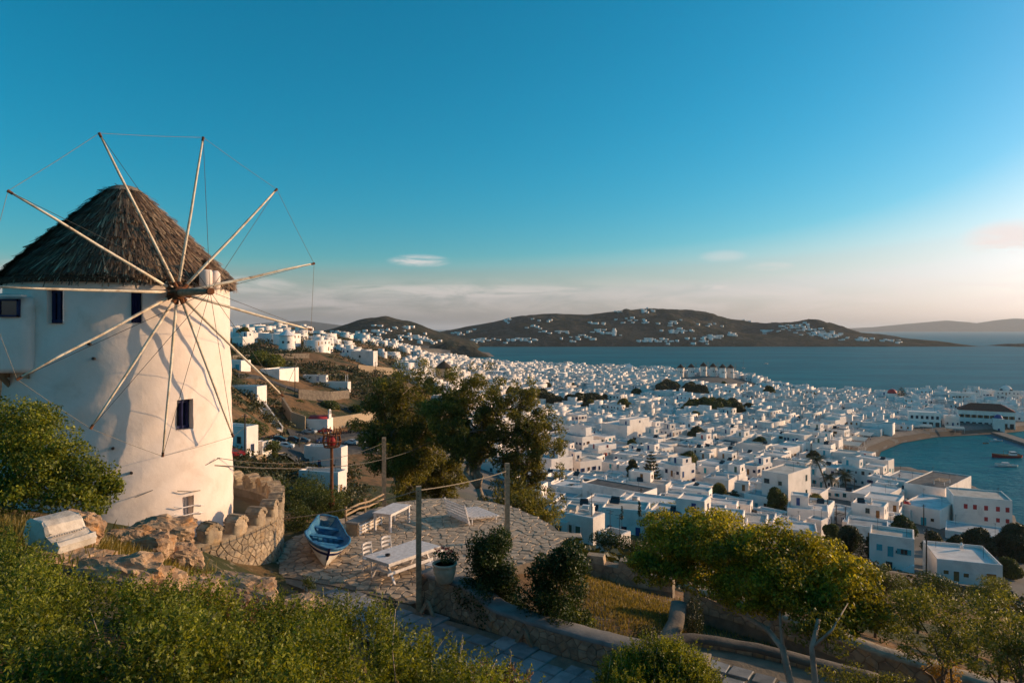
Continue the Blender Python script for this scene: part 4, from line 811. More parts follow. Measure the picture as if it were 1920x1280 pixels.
def shrub_mass(name, label, clumps, dens, size, mat, cat='bush', stems=12, aspect=.45, inner=.35, group=None, bark='bark', jitter=.9):
    c0 = np.mean([c_ for c_, _ in clumps], axis=0); zb_ = gz(float(c0[0]), float(c0[1])); o = empty(name, (float(c0[0]), float(c0[1]), zb_), 0, label, cat, group)
    crown(o, clumps, dens, size, mat, aspect, jitter, inner, 'foliage')
    for i in range(stems):
        c_, r_ = clumps[random.randrange(len(clumps))]; c_ = Vector([float(v) for v in c_]); g = Vector((c_.x+random.uniform(-.2, .2), c_.y+random.uniform(-.2, .2), gz(c_.x, c_.y)-.1)); limb(wiggle(g, c_+Vector((0, 0, float(r_[2])*.8)), 5, .07), .02, .006, o, M[bark], 'stem', 5)
    return o
def sprig_bush(name, label, pts, n_sprig, mat, leaf=.034, length=(.16, .42), per=26, cat='bush', seed=1, upright=.9, gap=0.0):
    """bush of leafy upright sprigs; pts = list of (x, y, ztop, radius)"""
    rg = np.random.default_rng(seed); P_ = np.array(pts); k = rg.choice(len(P_), n_sprig, p=P_[:, 3]**2/(P_[:, 3]**2).sum())
    a = rg.uniform(0, 2*PI, n_sprig); r_ = np.sqrt(rg.random(n_sprig))*P_[k, 3]; bx__ = P_[k, 0]+r_*np.cos(a); by__ = P_[k, 1]+r_*np.sin(a)
    dome = np.sqrt(np.clip(1-(r_/P_[k, 3])**2, 0, 1)); gapn = fbm(bx__*1.0, by__*1.0, .85, 3, seed); top = P_[k, 2]-P_[k, 3]*.55*(1-dome)+rg.normal(0, .06, n_sprig)-np.where(rg.random(n_sprig) < .3, rg.uniform(0, .4, n_sprig), 0)-gap*np.clip((.06-gapn)*6, 0, 1)+gap*.35*np.clip(gapn*3, 0, 1)
    dirv = np.stack([np.cos(a)*(1-dome)*.9, np.sin(a)*(1-dome)*.9, np.full(n_sprig, upright)], -1)+rg.normal(0, .28, (n_sprig, 3)); dirv /= np.linalg.norm(dirv, axis=1)[:, None]
    L_ = rg.uniform(*length, n_sprig); s = np.tile(np.linspace(.05, 1, per), (n_sprig, 1)); base = np.stack([bx__, by__, top], -1)-dirv*L_[:, None]*.6
    ctr = base[:, None]+dirv[:, None]*(s*L_[:, None])[..., None]
    rv = rg.normal(0, 1, (n_sprig, per, 3)); rv -= (rv*dirv[:, None]).sum(-1)[..., None]*dirv[:, None]*.75; rv /= np.linalg.norm(rv, axis=-1)[..., None]
    sz = leaf*(1.15-.5*s)*rg.uniform(.7, 1.3, s.shape); out = rv*.75+dirv[:, None]*.55; out /= np.linalg.norm(out, axis=-1)[..., None]
    side = np.cross(out, rg.normal(0, 1, out.shape)); side /= np.linalg.norm(side, axis=-1)[..., None]+1e-9; up_ = np.cross(out, side)
    p0 = ctr; p2 = ctr+out*sz[..., None]; pm = ctr+out*(sz*.5)[..., None]
    V = np.stack([p0, pm+side*(sz*.24)[..., None]+up_*(sz*.08)[..., None], p2, pm-side*(sz*.24)[..., None]+up_*(sz*.08)[..., None]], 2).reshape(-1, 3)
    c0 = P_[:, :2].mean(0); o = empty(name, (c0[0], c0[1], gz(*c0)), 0, label, cat); V = V-np.array(o.location)
    tag(meshobj('foliage', npmesh('foliage', V, np.arange(len(V)).reshape(-1, 4), mat), o), None, None, None, 'stuff')
    sel = rg.choice(n_sprig, min(n_sprig, 90), replace=False); twm = M['palebark']
    for i in sel: b_ = Vector(base[i]); tp = Vector(base[i]+dirv[i]*L_[i]*1.05); limb([b_-Vector((rg.normal(0, .1), rg.normal(0, .1), .5)), b_, tp], .008, .003, o, twm, 'twig', 4)
    return o
# big bush along the bottom left: outline follows the photo's bush tops
bp_ = []; rgb = np.random.default_rng(5)
for px_, py_, d in [(p, q, dd) for p, q, dd in ((-60, 1044, 8.6), (20, 1064, 8.4), (100, 1111, 8.2), (180, 1141, 8.2), (250, 1166, 8.4), (330, 1171, 8.6), (400, 1176, 8.8), (470, 1186, 9.0), (540, 1196, 9.2), (600, 1172, 9.0), (655, 1172, 8.6), (700, 1195, 8.2),
                       (-40, 1088, 7.2), (60, 1142, 7.0), (160, 1167, 7.0), (260, 1182, 7.0), (360, 1158, 7.2), (460, 1173, 7.4), (560, 1188, 7.5), (640, 1208, 7.3), (730, 1222, 7.4), (790, 1236, 7.6), (840, 1250, 7.4),
                       (-20, 1160, 6.0), (90, 1175, 5.9), (200, 1190, 5.9), (310, 1200, 6.0), (420, 1210, 6.1), (530, 1225, 6.2), (640, 1245, 6.2), (750, 1265, 6.3), (880, 1290, 6.3), (0, 1240, 5.1), (120, 1255, 5.0), (240, 1262, 5.0), (360, 1270, 5.1), (480, 1280, 5.2), (600, 1295, 5.3), (720, 1310, 5.4))]:
    p = px3(px_, py_, d); bp_.append((p.x, p.y, p.z+rgb.uniform(-.08, .1), rgb.uniform(.5, .72)))
sprig_bush('mastic_bush', 'broad glossy green bush filling the bottom left corner', bp_, 7600, LM['bush'], .046, (.20, .50), 24, seed=3, gap=.8)
sp_ = []
for px_, py_, d, r_ in ((1180, 1240, 10.8, .5), (1230, 1215, 10.9, .55), (1275, 1225, 10.8, .5), (1300, 1260, 10.5, .45), (1160, 1275, 10.3, .4), (1220, 1275, 10.2, .6)): p = px3(px_, py_, d); sp_.append((p.x, p.y, p.z, r_))
sprig_bush('mastic_bush', 'rounded bright green bush overlapping the end of the plastered wall', sp_, 1500, LM['bush'], .05, (.18, .38), 24, seed=8)
sp_ = []
for px_, py_, d, r_ in ((640, 1150, 9.6, .16), (712, 1145, 9.2, .16), (735, 1190, 8.8, .2), (790, 1215, 8.4, .2), (605, 1150, 9.8, .2), (855, 1235, 8.2, .2), (940, 1265, 9, .18), (520, 1150, 9.6, .25)): p = px3(px_, py_, d); sp_.append((p.x, p.y, p.z, r_))
sprig_bush('young_shoots', 'upright leafy shoots standing against the flagstone path', sp_, 260, LM['bush'], .06, (.3, .6), 26, 'shrub', 9, 1.5)
sp_ = []
for px_, py_, d, r_ in ((410, 1142, 9.4, .35), (450, 1152, 9.2, .35), (500, 1160, 9.3, .3), (545, 1160, 9.4, .3), (380, 1125, 10.0, .25), (480, 1135, 10.2, .3), (890, 1262, 8.6, .3), (960, 1275, 8.8, .3), (600, 1170, 9.0, .25)): p = px3(px_, py_, d); sp_.append((p.x, p.y, p.z, r_))
sprig_bush('dry_shrub', 'russet dried shrub tops along the upper edge of the green bush', sp_, 620, leaf_material('russet_leaf', (.13, .05, .02), (.42, .20, .07), .3), .035, (.12, .3), 22, 'shrub', 12)
# bush left of the mill
cl_ = []
for px_, py_, d, r_ in ((20, 800, 14.6, (1.0, .9, .75)), (-60, 790, 14.8, (1.1, .9, .8)), (80, 830, 14.2, (.9, .8, .7)), (130, 870, 14.0, (.7, .7, .6)), (175, 905, 13.8, (.5, .5, .5)), (200, 920, 14.0, (.36, .4, .35)), (60, 890, 13.5, (1.0, .8, .65)), (-40, 880, 13.4, (1.0, .8, .8)), (110, 930, 13.2, (.7, .6, .4)), (215, 910, 13.9, (.2, .25, .16)), (0, 940, 12.8, (.8, .6, .4)), (170, 950, 13.2, (.4, .4, .25))):
    c_ = np.array(px3(px_, py_, d)); cl_ += [(c_, np.array(r_)*.8)]+sub_clumps(c_, r_, 9, (.22, .4))
shrub_mass('large_bush', 'tall dense green bush against the shaded side of the windmill', cl_, 320, .075, LM['bush'], stems=0, aspect=.5)
# dark garden shrubs behind the wall
for lab, base, ht, wd, n in (('dark conical shrub beside the flower pot, nearest the terrace posts', (922, 1140, 19.6), 2.35, 1.0, 52), ('dark bushy shrub between the plastered wall and the dry lawn', (1045, 1175, 18.8), 2.5, 1.3, 70)):
    b0_ = px3(*base); b0_.z = min(b0_.z, gz(b0_.x, b0_.y)+.1); c_ = np.array(b0_)+np.array([0, 0, ht*.5]); o = empty('garden_shrub', b0_, 0, lab, 'shrub', 'dark garden shrubs'); cls = []
    for i in range(n): z = RNG.uniform(.02, 1); rr = wd*(1.0-.55*z**2.2); a = RNG.uniform(0, 2*PI); k = RNG.uniform(.2, .85); s = RNG.uniform(.13, .40); cls.append((np.array(b0_)+np.array([math.cos(a)*rr*k, math.sin(a)*rr*k, z*ht]), (s, s, s*1.05)))
    crown(o, cls, 380, .075, LM['shrub'], .55, name='foliage'); limb(wiggle(b0_-Vector((0, 0, .2)), b0_+Vector((0, 0, ht*.8)), 5, .03), .07, .02, o, M['bark'], 'trunk')
for lab, px_, py_, d, r_, k in (('low green creeper at the foot of the dark bushy shrub', 1075, 1165, 18.6, (.7, .5, .28), 'bush'), ('purple grey clump growing over the end of the plastered wall', 1210, 1190, 17.2, (.55, .4, .22), 'dark'), ('ivy covered post stump at the end of the stone stub wall', 1302, 1160, 20.0, (.3, .3, .75), 'dark'), ('small wild plant in the path edge', 727, 1140, 17.5, (.22, .2, .3), 'dark'), ('little lavender tuft beside the path start', 578, 1095, 17.5, (.25, .2, .2), 'mid'),
                            ('round clipped bush behind the boat and the beacon', 612, 945, 33, (1.35, 1.0, .8), 'mid'), ('yellow flowering shrub low among the right hand trees', 1770, 1262, 16, (.5, .4, .35), 'yellow'), ('low bush under the crooked trunks at the bottom edge', 1610, 1275, 15.0, (1.0, .6, .3), 'olive')):
    c_ = np.array(px3(px_, py_, d)); shrub_mass('small_bush', lab, sub_clumps(c_, r_, 12, (.3, .5)), 320 if d < 25 else 160, .06 if d < 25 else .10, LM[k], stems=4)

def tree(name, label, base, trunk_pts, limbs, clumps, dens, size, leaf, bark='bark', r0=.12, group=None, aspect=.45, inner=.35, jitter=.9):
    o = empty(name, base, 0, label, 'tree', group); trunk_pts = [Vector(trunk_pts[0])-Vector((0, 0, 1.6))]+list(trunk_pts); limb(trunk_pts, r0, r0*.55, o, M[bark], 'trunk', 9)
    for l in limbs: limb(l, r0*.5, r0*.12, o, M[bark], 'limb', 6)
    crown(o, clumps, dens, size, LM[leaf], aspect, jitter, inner); return o
# umbrella-crowned tree at lower right
cl_ = []
for px_, py_, d, r_ in ((1290, 1010, 17.2, (1.35, 1.2, .62)), (1240, 1040, 17.2, (.9, 1.0, .55)), (1360, 1020, 16.8, (1.3, 1.2, .72)), (1440, 1040, 16.4, (1.3, 1.2, .75)), (1520, 1065, 16.0, (1.2, 1.2, .75)), (1590, 1095, 15.6, (.95, 1.1, .6)), (1250, 985, 17.8, (.75, .9, .40)), (1330, 985, 17.6, (1.0, 1.0, .5)), (1480, 1095, 15.6, (1.1, 1.0, .62)), (1560, 1130, 15.2, (.8, .9, .5)), (1230, 1075, 16.8, (.65, .8, .35)), (1400, 1085, 16.0, (1.0, 1.0, .5)), (1620, 1120, 15.4, (.5, .6, .4)), (1450, 1125, 15.6, (.6, .6, .35)), (1320, 1085, 16.6, (.9, .9, .45)), (1630, 1150, 15.0, (.55, .6, .4)), (1520, 1150, 15.0, (.7, .7, .4)), (1390, 1125, 15.8, (.7, .7, .35)), (1205, 1055, 17.0, (.45, .6, .3)), (1580, 1170, 14.8, (.55, .6, .3))):
    c_ = np.array(px3(px_, py_, d)); cl_ += [(c_, np.array(r_)*.72)]+sub_clumps(c_, r_, 11, (.18, .34), shell=.88)
tb_ = px3(1500, 1330, 14.2); t1 = [tb_, px3(1480, 1270, 14.3), px3(1468, 1215, 14.7), px3(1440, 1180, 15.2), px3(1395, 1152, 15.8), px3(1360, 1120, 16.4)]
tree('umbrella_tree', 'wide spreading tree with flattened sunlit crown and bare leaning trunk', tb_, t1, [[px3(1468, 1215, 14.7), px3(1462, 1150, 15.2), px3(1455, 1090, 15.8)], [px3(1440, 1180, 15.2), px3(1470, 1120, 15.6), px3(1520, 1080, 15.8)], [px3(1395, 1152, 15.8), px3(1320, 1120, 16.6), px3(1270, 1070, 17)]], cl_, 330, .085, 'pine', 'palebark', .09, aspect=.5)
cl2 = []
for px_, py_, d, r_ in ((1530, 1170, 14.2, (.55, .5, .4)), (1570, 1200, 14.0, (.4, .4, .3)), (1500, 1190, 14.4, (.35, .35, .25))): c_ = np.array(px3(px_, py_, d)); cl2 += sub_clumps(c_, r_, 9, (.25, .45))
tb_ = px3(1525, 1330, 13.8); tree('young_tree', 'slender tree with thin foliage standing beside the bare leaning trunk', tb_, [tb_, px3(1528, 1270, 13.9), px3(1522, 1215, 14.0), px3(1535, 1160, 14.2)], [[px3(1522, 1215, 14.0), px3(1560, 1180, 14.0), px3(1590, 1130, 14.4)]], cl2, 160, .08, 'olive', 'palebark', .08)
# airy trees at the right edge
for lab, spec, tb_ in (('airy olive green tree with thin stems left of the right edge', ((1720, 1130, 15.2, (.75, .8, .55)), (1780, 1150, 15.0, (.8, .8, .6)), (1700, 1190, 14.8, (.55, .6, .45)), (1760, 1210, 14.6, (.7, .7, .45)), (1820, 1170, 15.2, (.5, .6, .5))), (1770, 1340, 14.4)), ('airy olive green tree cut by the right edge', ((1860, 1165, 13.6, (.65, .7, .55)), (1920, 1160, 13.4, (.8, .8, .6)), (1890, 1220, 13.2, (.7, .7, .5)), (1990, 1190, 13.4, (.8, .8, .7)), (1850, 1240, 13.2, (.4, .5, .35))), (1900, 1360, 13.0))):
    cl_ = []
    for px_, py_, d, r_ in spec: cl_ += sub_clumps(np.array(px3(px_, py_, d)), r_, 15, (.16, .34), shell=1.0)
    b0_ = px3(*tb_); lm = [wiggle(b0_+Vector((0, 0, .3)), px3(p, q, d), 6, .06) for p, q, d, _ in spec]
    tree('olive_tree', lab, b0_, [b0_-Vector((0, 0, .3)), b0_+Vector((.05, 0, .35)), b0_+Vector((0, .05, .7))], lm, cl_, 210, .085, 'olive', 'bark', .07, 'airy trees at the right edge', .35)
for i, (px_, d_, w_, lf) in enumerate(((1640, 30, 1.5, 'olive'), (1720, 36, 1.7, 'olive'), (1800, 30, 1.5, 'mid'), (1880, 34, 1.9, 'olive'), (1760, 48, 2.2, 'mid'), (1860, 56, 2.4, 'olive'), (1660, 52, 2.0, 'mid'), (1580, 42, 1.6, 'olive'), (1930, 27, 1.5, 'mid'))):
    g_ = on_ground(px_, d_); c_ = np.array(g_)+np.array([0, 0, w_*.75]); tree('orchard_tree', 'rounded orchard tree on the slope behind the airy right trees, %s by distance' % ('third', 'fifth', 'second', 'fourth', 'seventh', 'ninth', 'eighth', 'sixth', 'first')[i], g_, [g_-Vector((0, 0, .4)), g_+Vector((.05, 0, w_*.3)), g_+Vector((0, .1, w_*.7))], [wiggle(g_+Vector((0, 0, w_*.3)), g_+Vector((RNG.normal(0, .5), RNG.normal(0, .5), w_)), 4, .08) for _ in range(3)], sub_clumps(c_, (w_*.8, w_*.8, w_*.6), 16, (.25, .42)), 90, .13, lf, 'bark', .09, 'orchard trees on the slope')
# eucalyptus group beyond the terrace
def euc(label, base, tops, seed, bark='palebark', leaf='euc', dens=33, size=.30, split=.35, r0=.32):
    rg = np.random.default_rng(seed); b0_ = px3(*base); b0_.z = min(b0_.z, gz(b0_.x, b0_.y)); o = empty('eucalyptus_tree', b0_, 0, label, 'tree', 'eucalyptus trees beyond the terrace'); fork = b0_+(sum((px3(*t_[:3]) for t_ in tops), Vector())/len(tops)-b0_)*split
    limb(wiggle(b0_-Vector((0, 0, 1)), fork, 5, .03), r0, r0*.72, o, M[bark], 'trunk', 9); cls = []
    for (p, q, d, r_) in tops:
        tp = px3(p, q, d); path_ = wiggle(fork, tp, 6, .06); limb(path_, r0*.6, r0*.1, o, M[bark], 'limb', 7)
        cls += sub_clumps(np.array(tp), (r_*1.1, r_, r_*.9), 20, (.14, .30), rg, shell=1.05)
        for m_ in (2, 3, 4):
            for _ in range(2): e_ = path_[m_]+Vector((rg.normal(0, r_*.6), rg.normal(0, r_*.6), rg.uniform(.1, r_*.7))); limb([path_[m_], path_[m_].lerp(e_, .5)+Vector((0, 0, .15)), e_], r0*.18, r0*.05, o, M[bark], 'branch', 5); cls += sub_clumps(np.array(e_), (r_*.5,)*3, 6, (.3, .5), rg)
    crown(o, cls, dens, size, LM[leaf], .26, 1.1, .3)
euc('broad brown eucalyptus just right of the rail fence post', (765, 955, 55), ((715, 790, 56, 2.43), (745, 740, 57, 2.30), (775, 720, 58, 2.18), (800, 800, 55, 2.43), (735, 850, 54, 2.05), (780, 860, 54, 1.92), (720, 740, 57, 1.54)), 21)
euc('tall eucalyptus with leaning pale trunk in the middle of the grove', (925, 975, 50), ((860, 740, 52, 2.18), (890, 725, 54, 2.18), (840, 790, 51, 2.05), (905, 790, 52, 1.92), (820, 745, 53, 1.92), (870, 820, 50, 1.66)), 22, split=.45)
euc('slender eucalyptus standing right of the tall rim post', (975, 990, 49), ((965, 740, 52, 1.60), (985, 770, 51, 1.73), (1005, 800, 50, 1.73), (1020, 830, 50, 1.41), (955, 780, 52, 1.41), (990, 850, 49, 1.41)), 23, split=.3, r0=.24)
euc('low olive brown eucalyptus scrub behind the terrace rim', (1000, 1000, 46), ((985, 940, 46, 1.66), (1010, 955, 45, 1.54), (960, 930, 47, 1.54), (930, 950, 46, 1.28), (1030, 940, 47, 1.15)), 24, r0=.12, dens=22)
euc('leafy eucalyptus branch mass left of the leaning trunk', (815, 960, 58), ((810, 880, 58, 2.05), (830, 850, 58, 1.79), (790, 900, 57, 1.54), (850, 900, 57, 1.41)), 25, r0=.2)
# shrubs below the ring wall and behind the boat
k_ = 0
for px_, py_, d, r_, lf, lab in ((560, 930, 36, 1.6, 'mid', 'green hedge bush directly behind the boat'), (545, 975, 29, .9, 'mid', 'leafy shrub at the outside of the ring wall'), (680, 915, 62, 2.2, 'mid', 'bright green shrub right of the two-level white house'), (640, 895, 75, 2.4, 'dark', 'dark shrub beside the two-level white house'), (540, 905, 45, 1.6, 'dark', 'dark scrub beyond the merlons'), (480, 870, 42, 1.4, 'dark', 'dark scrub between the windmill and the valley houses'), (450, 880, 40, 1.5, 'dark', 'dark bush just behind the far merlons'),
                                 (690, 870, 70, 2.2, 'dark', 'dark tree beside the parked cars'), (452, 786, 138, 3.6, 'mid', 'green slope bushes left of the white stairway'), (497, 822, 135, 2.6, 'mid', 'green bushes under the white stairway'), (612, 768, 232, 3.6, 'mid', 'grey green scrub above the red roofed chapel'), (556, 765, 225, 3.6, 'mid', 'scrub beside the curved stone wall'), (652, 776, 236, 4.0, 'mid', 'reed clump below the hillside road'), (505, 675, 265, 6.0, 'olive', 'round bare-looking tree left of the hillside restaurant'),
                                 (1160, 990, 62, 2.0, 'shrub', 'dark clump of shrubs beside the nearest flat roofed house'), (1280, 925, 130, 5.0, 'pine', 'bright green tree rising behind the umbrella tree'), (1330, 1000, 62, 1.6, 'mid', 'green shrub peeping over the umbrella tree')):
    c_ = np.array(px3(px_, py_, d)); c_[2] = min(c_[2], gz(c_[0], c_[1])+r_*.6); shrub_mass('shrub', lab, sub_clumps(c_, (r_*1.25, r_, r_*.75), 16, (.3, .5)), min(220, 9000/d/d*6+12/max(r_*.2, .3)), max(.08, d*.0032), LM[lf], stems=3, bark='darkbark')
# grasses
def grass(name, label, spots, n, h, mat, seed):
    rg = np.random.default_rng(seed); S = np.array(spots, float); k = rg.integers(0, len(S), n); d = S[k, 1]+rg.normal(0, 1, n)*S[k, 3]; px_ = S[k, 0]+rg.normal(0, 1, n)*S[k, 2]; d = np.clip(d, 5, 60); x = (px_-CX)/F*d; z = np.maximum(ground(x, d), np.where(poly_sd(pa, x, d) > 0, ZP, -1e3))
    ok = (poly_sd(pp, x, d) < 0) & (poly_sd(pa, x, d) < .1); x, d, z = x[ok], d[ok], z[ok]; n = len(x)
    a = rg.uniform(0, 2*PI, n); L_ = rg.uniform(.5, 1.2, n)*h; ln_ = rg.uniform(.1, .5, n); wv = .006+.0006*d; B = np.stack([x, d, z-.03], -1); side = np.stack([np.cos(a+1.57), np.sin(a+1.57), 0*a], -1)*wv[:, None]; ld = np.stack([np.cos(a)*ln_, np.sin(a)*ln_, 0*a], -1)*L_[:, None]; up_ = np.stack([0*a, 0*a, L_], -1)
    V = np.stack([B-side, B+side, B+ld*.4+up_*.6+side*.7, B+ld+up_], 1).reshape(-1, 3); o = meshobj(name, npmesh(name, V, np.arange(len(V)).reshape(-1, 4), mat)); tag(o, label, 'grass', None, 'stuff')
grass('dry_grass', 'tall dry grass between the rocks and the ring wall', ((250, 13, 60, 1.2), (330, 13.5, 60, 1.3), (400, 13.2, 40, 1.2), (440, 14.5, 40, .8), (180, 12, 60, .8), (480, 15.2, 30, .7), (40, 12, 60, .8), (300, 17, 40, 1), (100, 11.5, 60, .6)), 13000, .34, LM['grass'], 1)
grass('green_grass', 'green grass tufts on the bank above the path', ((470, 14.2, 30, .8), (430, 13.6, 50, .8), (510, 14.8, 30, .8), (250, 12, 60, 1), (30, 11.5, 60, .7), (540, 14, 30, .8), (380, 14.5, 50, 1)), 9000, .26, LM['greengrass'], 2)
grass('lawn_grass', 'sparse yellow grass on the dry lawn below the terrace', ((1150, 21.5, 50, 1.6), (1200, 22.5, 50, 1.4), (1120, 24, 40, 1.5), (1250, 21, 50, 1.5), (1400, 22, 120, 2), (1600, 20, 150, 2)), 12000, .14, LM['grass'], 3)
# ------------------------------------------------------------------ houses
def hit(px, py, d0=20.0, d1=1400.0):
    """distance at which the sight line through a photo pixel meets the land"""
    d = np.exp(np.linspace(np.log(d0), np.log(d1), 500)); z = CZ-(py-HY)/F*d; g = ground((px-CX)/F*d, d); k = np.where(g >= z)[0]
    return float(d[k[0]]) if len(k) else None
def snap(px, py, d):
    """distance near d where the sight line stands on the land"""
    q = hit(px, py, d*.62, d*2.2); return q if q and q < d*2.1 else d
_WM = {}
def window_mesh(w_, h_, col, kind):
    """window or door leaf, origin at the wall face, looking along -y"""
    key = (w_, h_, col, kind)
    if key not in _WM:
        mb = MB(); t_ = .07; mb.mi = 0
        if kind == 'door':
            mb.box((0, -.02, h_/2), (w_-.02, .05, h_-.02)); mb.mi = 1
        else:
            mb.mi = 2; mb.box((0, -.01, h_/2), (w_-.02, .04, h_-.02)); mb.mi = 0
            mb.box((0, -.045, h_/2), (.05, .02, h_-.1))
        for c_, s_ in (((-w_/2, -.04, h_/2), (t_, .10, h_)), ((w_/2, -.04, h_/2), (t_, .10, h_)), ((0, -.04, h_), (w_+t_, .10, t_)), ((0, -.06, 0), (w_+.16, .15, t_))): mb.mi = 1 if kind == 'door' else 0; mb.box(c_, s_)
        if kind == 'shut':
            mb.mi = 0
            for s_ in (-1, 1): mb.box((s_*(w_/2+w_*.27), -.04, h_/2), (w_*.46, .05, h_))
        _WM[key] = mb.mesh('window', [M[col], M['plaster2'], M['glass']])
    return _WM[key]
_HM = {}
def block_mesh(wf, ws, h, fnd=3.0, par=.32, t_=.24):
    key = (round(wf, 1), round(ws, 1), round(h, 1), fnd, par)
    if key in _HM: return _HM[key]
    wf, ws, h = key[:3]; mb = MB(); hx, hy = wf/2, ws/2; b_ = .05
    o = [(-hx, -hy), (hx, -hy), (hx, hy), (-hx, hy)]; i_ = [(-hx+t_, -hy+t_), (hx-t_, -hy+t_), (hx-t_, hy-t_), (-hx+t_, hy-t_)]; ob = [(x-math.copysign(b_, x), y-math.copysign(b_, y)) for x, y in o]
    V = [(x, y, -fnd) for x, y in o]+[(x, y, h-b_) for x, y in o]+[(x, y, h) for x, y in ob]+[(x, y, h) for x, y in i_]+[(x, y, h-par-.3) for x, y in i_]
    Fc = [(a+k, a+(k+1) % 4, a+4+(k+1) % 4, a+4+k) for a in (0, 4, 8, 12) for k in range(4)]
    mb.vf(V, Fc); w_ = mb.mesh('wall', M['plaster']); mb = MB(); mb.box((0, 0, h-par-.06), (wf-2*t_+.02, ws-2*t_+.02, .1)); r_ = mb.mesh('roof', M['roofgrey']); _HM[key] = (w_, r_); return _HM[key]
ROOFS = {}
def roof_mesh(wf, ws, h, mat, par=.32, t_=.24):
    key = (round(wf, 1), round(ws, 1), round(h, 1), mat, par)
    if key not in ROOFS: mb = MB(); mb.box((0, 0, round(h, 1)-par-.06), (round(wf, 1)-2*t_-.004, round(ws, 1)-2*t_-.004, .1)); ROOFS[key] = mb.mesh('roof', M[mat])
    return ROOFS[key]
FACES = {'f': (0, 0, -1), 'r': (PI/2, 1, 0), 'l': (-PI/2, -1, 0)}
def put_window(parent, face, u, v, w_, h_, col, kind, wf, ws, off=(0, 0, 0), name=None):
    """u: position along the face in metres from its middle, v: sill height"""
    o = meshobj(name or ('door' if kind == 'door' else 'window'), window_mesh(w_, h_, col, kind), parent)
    if face == 'f': o.location = (off[0]+u, off[1]-ws/2-.004, off[2]+v); o.rotation_euler = (0, 0, 0)
    elif face == 'r': o.location = (off[0]+wf/2+.004, off[1]+u, off[2]+v); o.rotation_euler = (0, 0, PI/2)
    else: o.location = (off[0]-wf/2-.004, off[1]-u, off[2]+v); o.rotation_euler = (0, 0, -PI/2)
    return o
FOOT = []
_m = MB(); _m.tube([(-.6, 0, .55), (.6, 0, .55)], .32, 12); _m.box((-.4, 0, .15), (.1, .5, .3)); _m.box((.4, 0, .15), (.1, .5, .3)); TANK = _m.mesh('water_tank', M['plasterc'])
_m = MB(); _m.tube([(0, 0, 0), (0, 0, 2.6)], .03, 5); _m.box((0, 0, 2.5), (.9, .03, .03)); _m.box((0, 0, 2.2), (.6, .03, .03)); _m.box((.1, 0, 2.35), (.03, .5, .03)); AERIAL = _m.mesh('aerial', M['iron'])
_m = MB(); _m.face([(-.9, -.5, .15), (.9, -.5, .15), (.9, .5, .95), (-.9, .5, .95)]); _m.tube([(-.8, .6, 1.1), (.8, .6, 1.1)], .24, 10); _m.beam((-.8, .5, 0), (-.8, .5, .95), .05); _m.beam((.8, .5, 0), (.8, .5, .95), .05); SOLAR = _m.mesh('solar_panel', M['glass'])
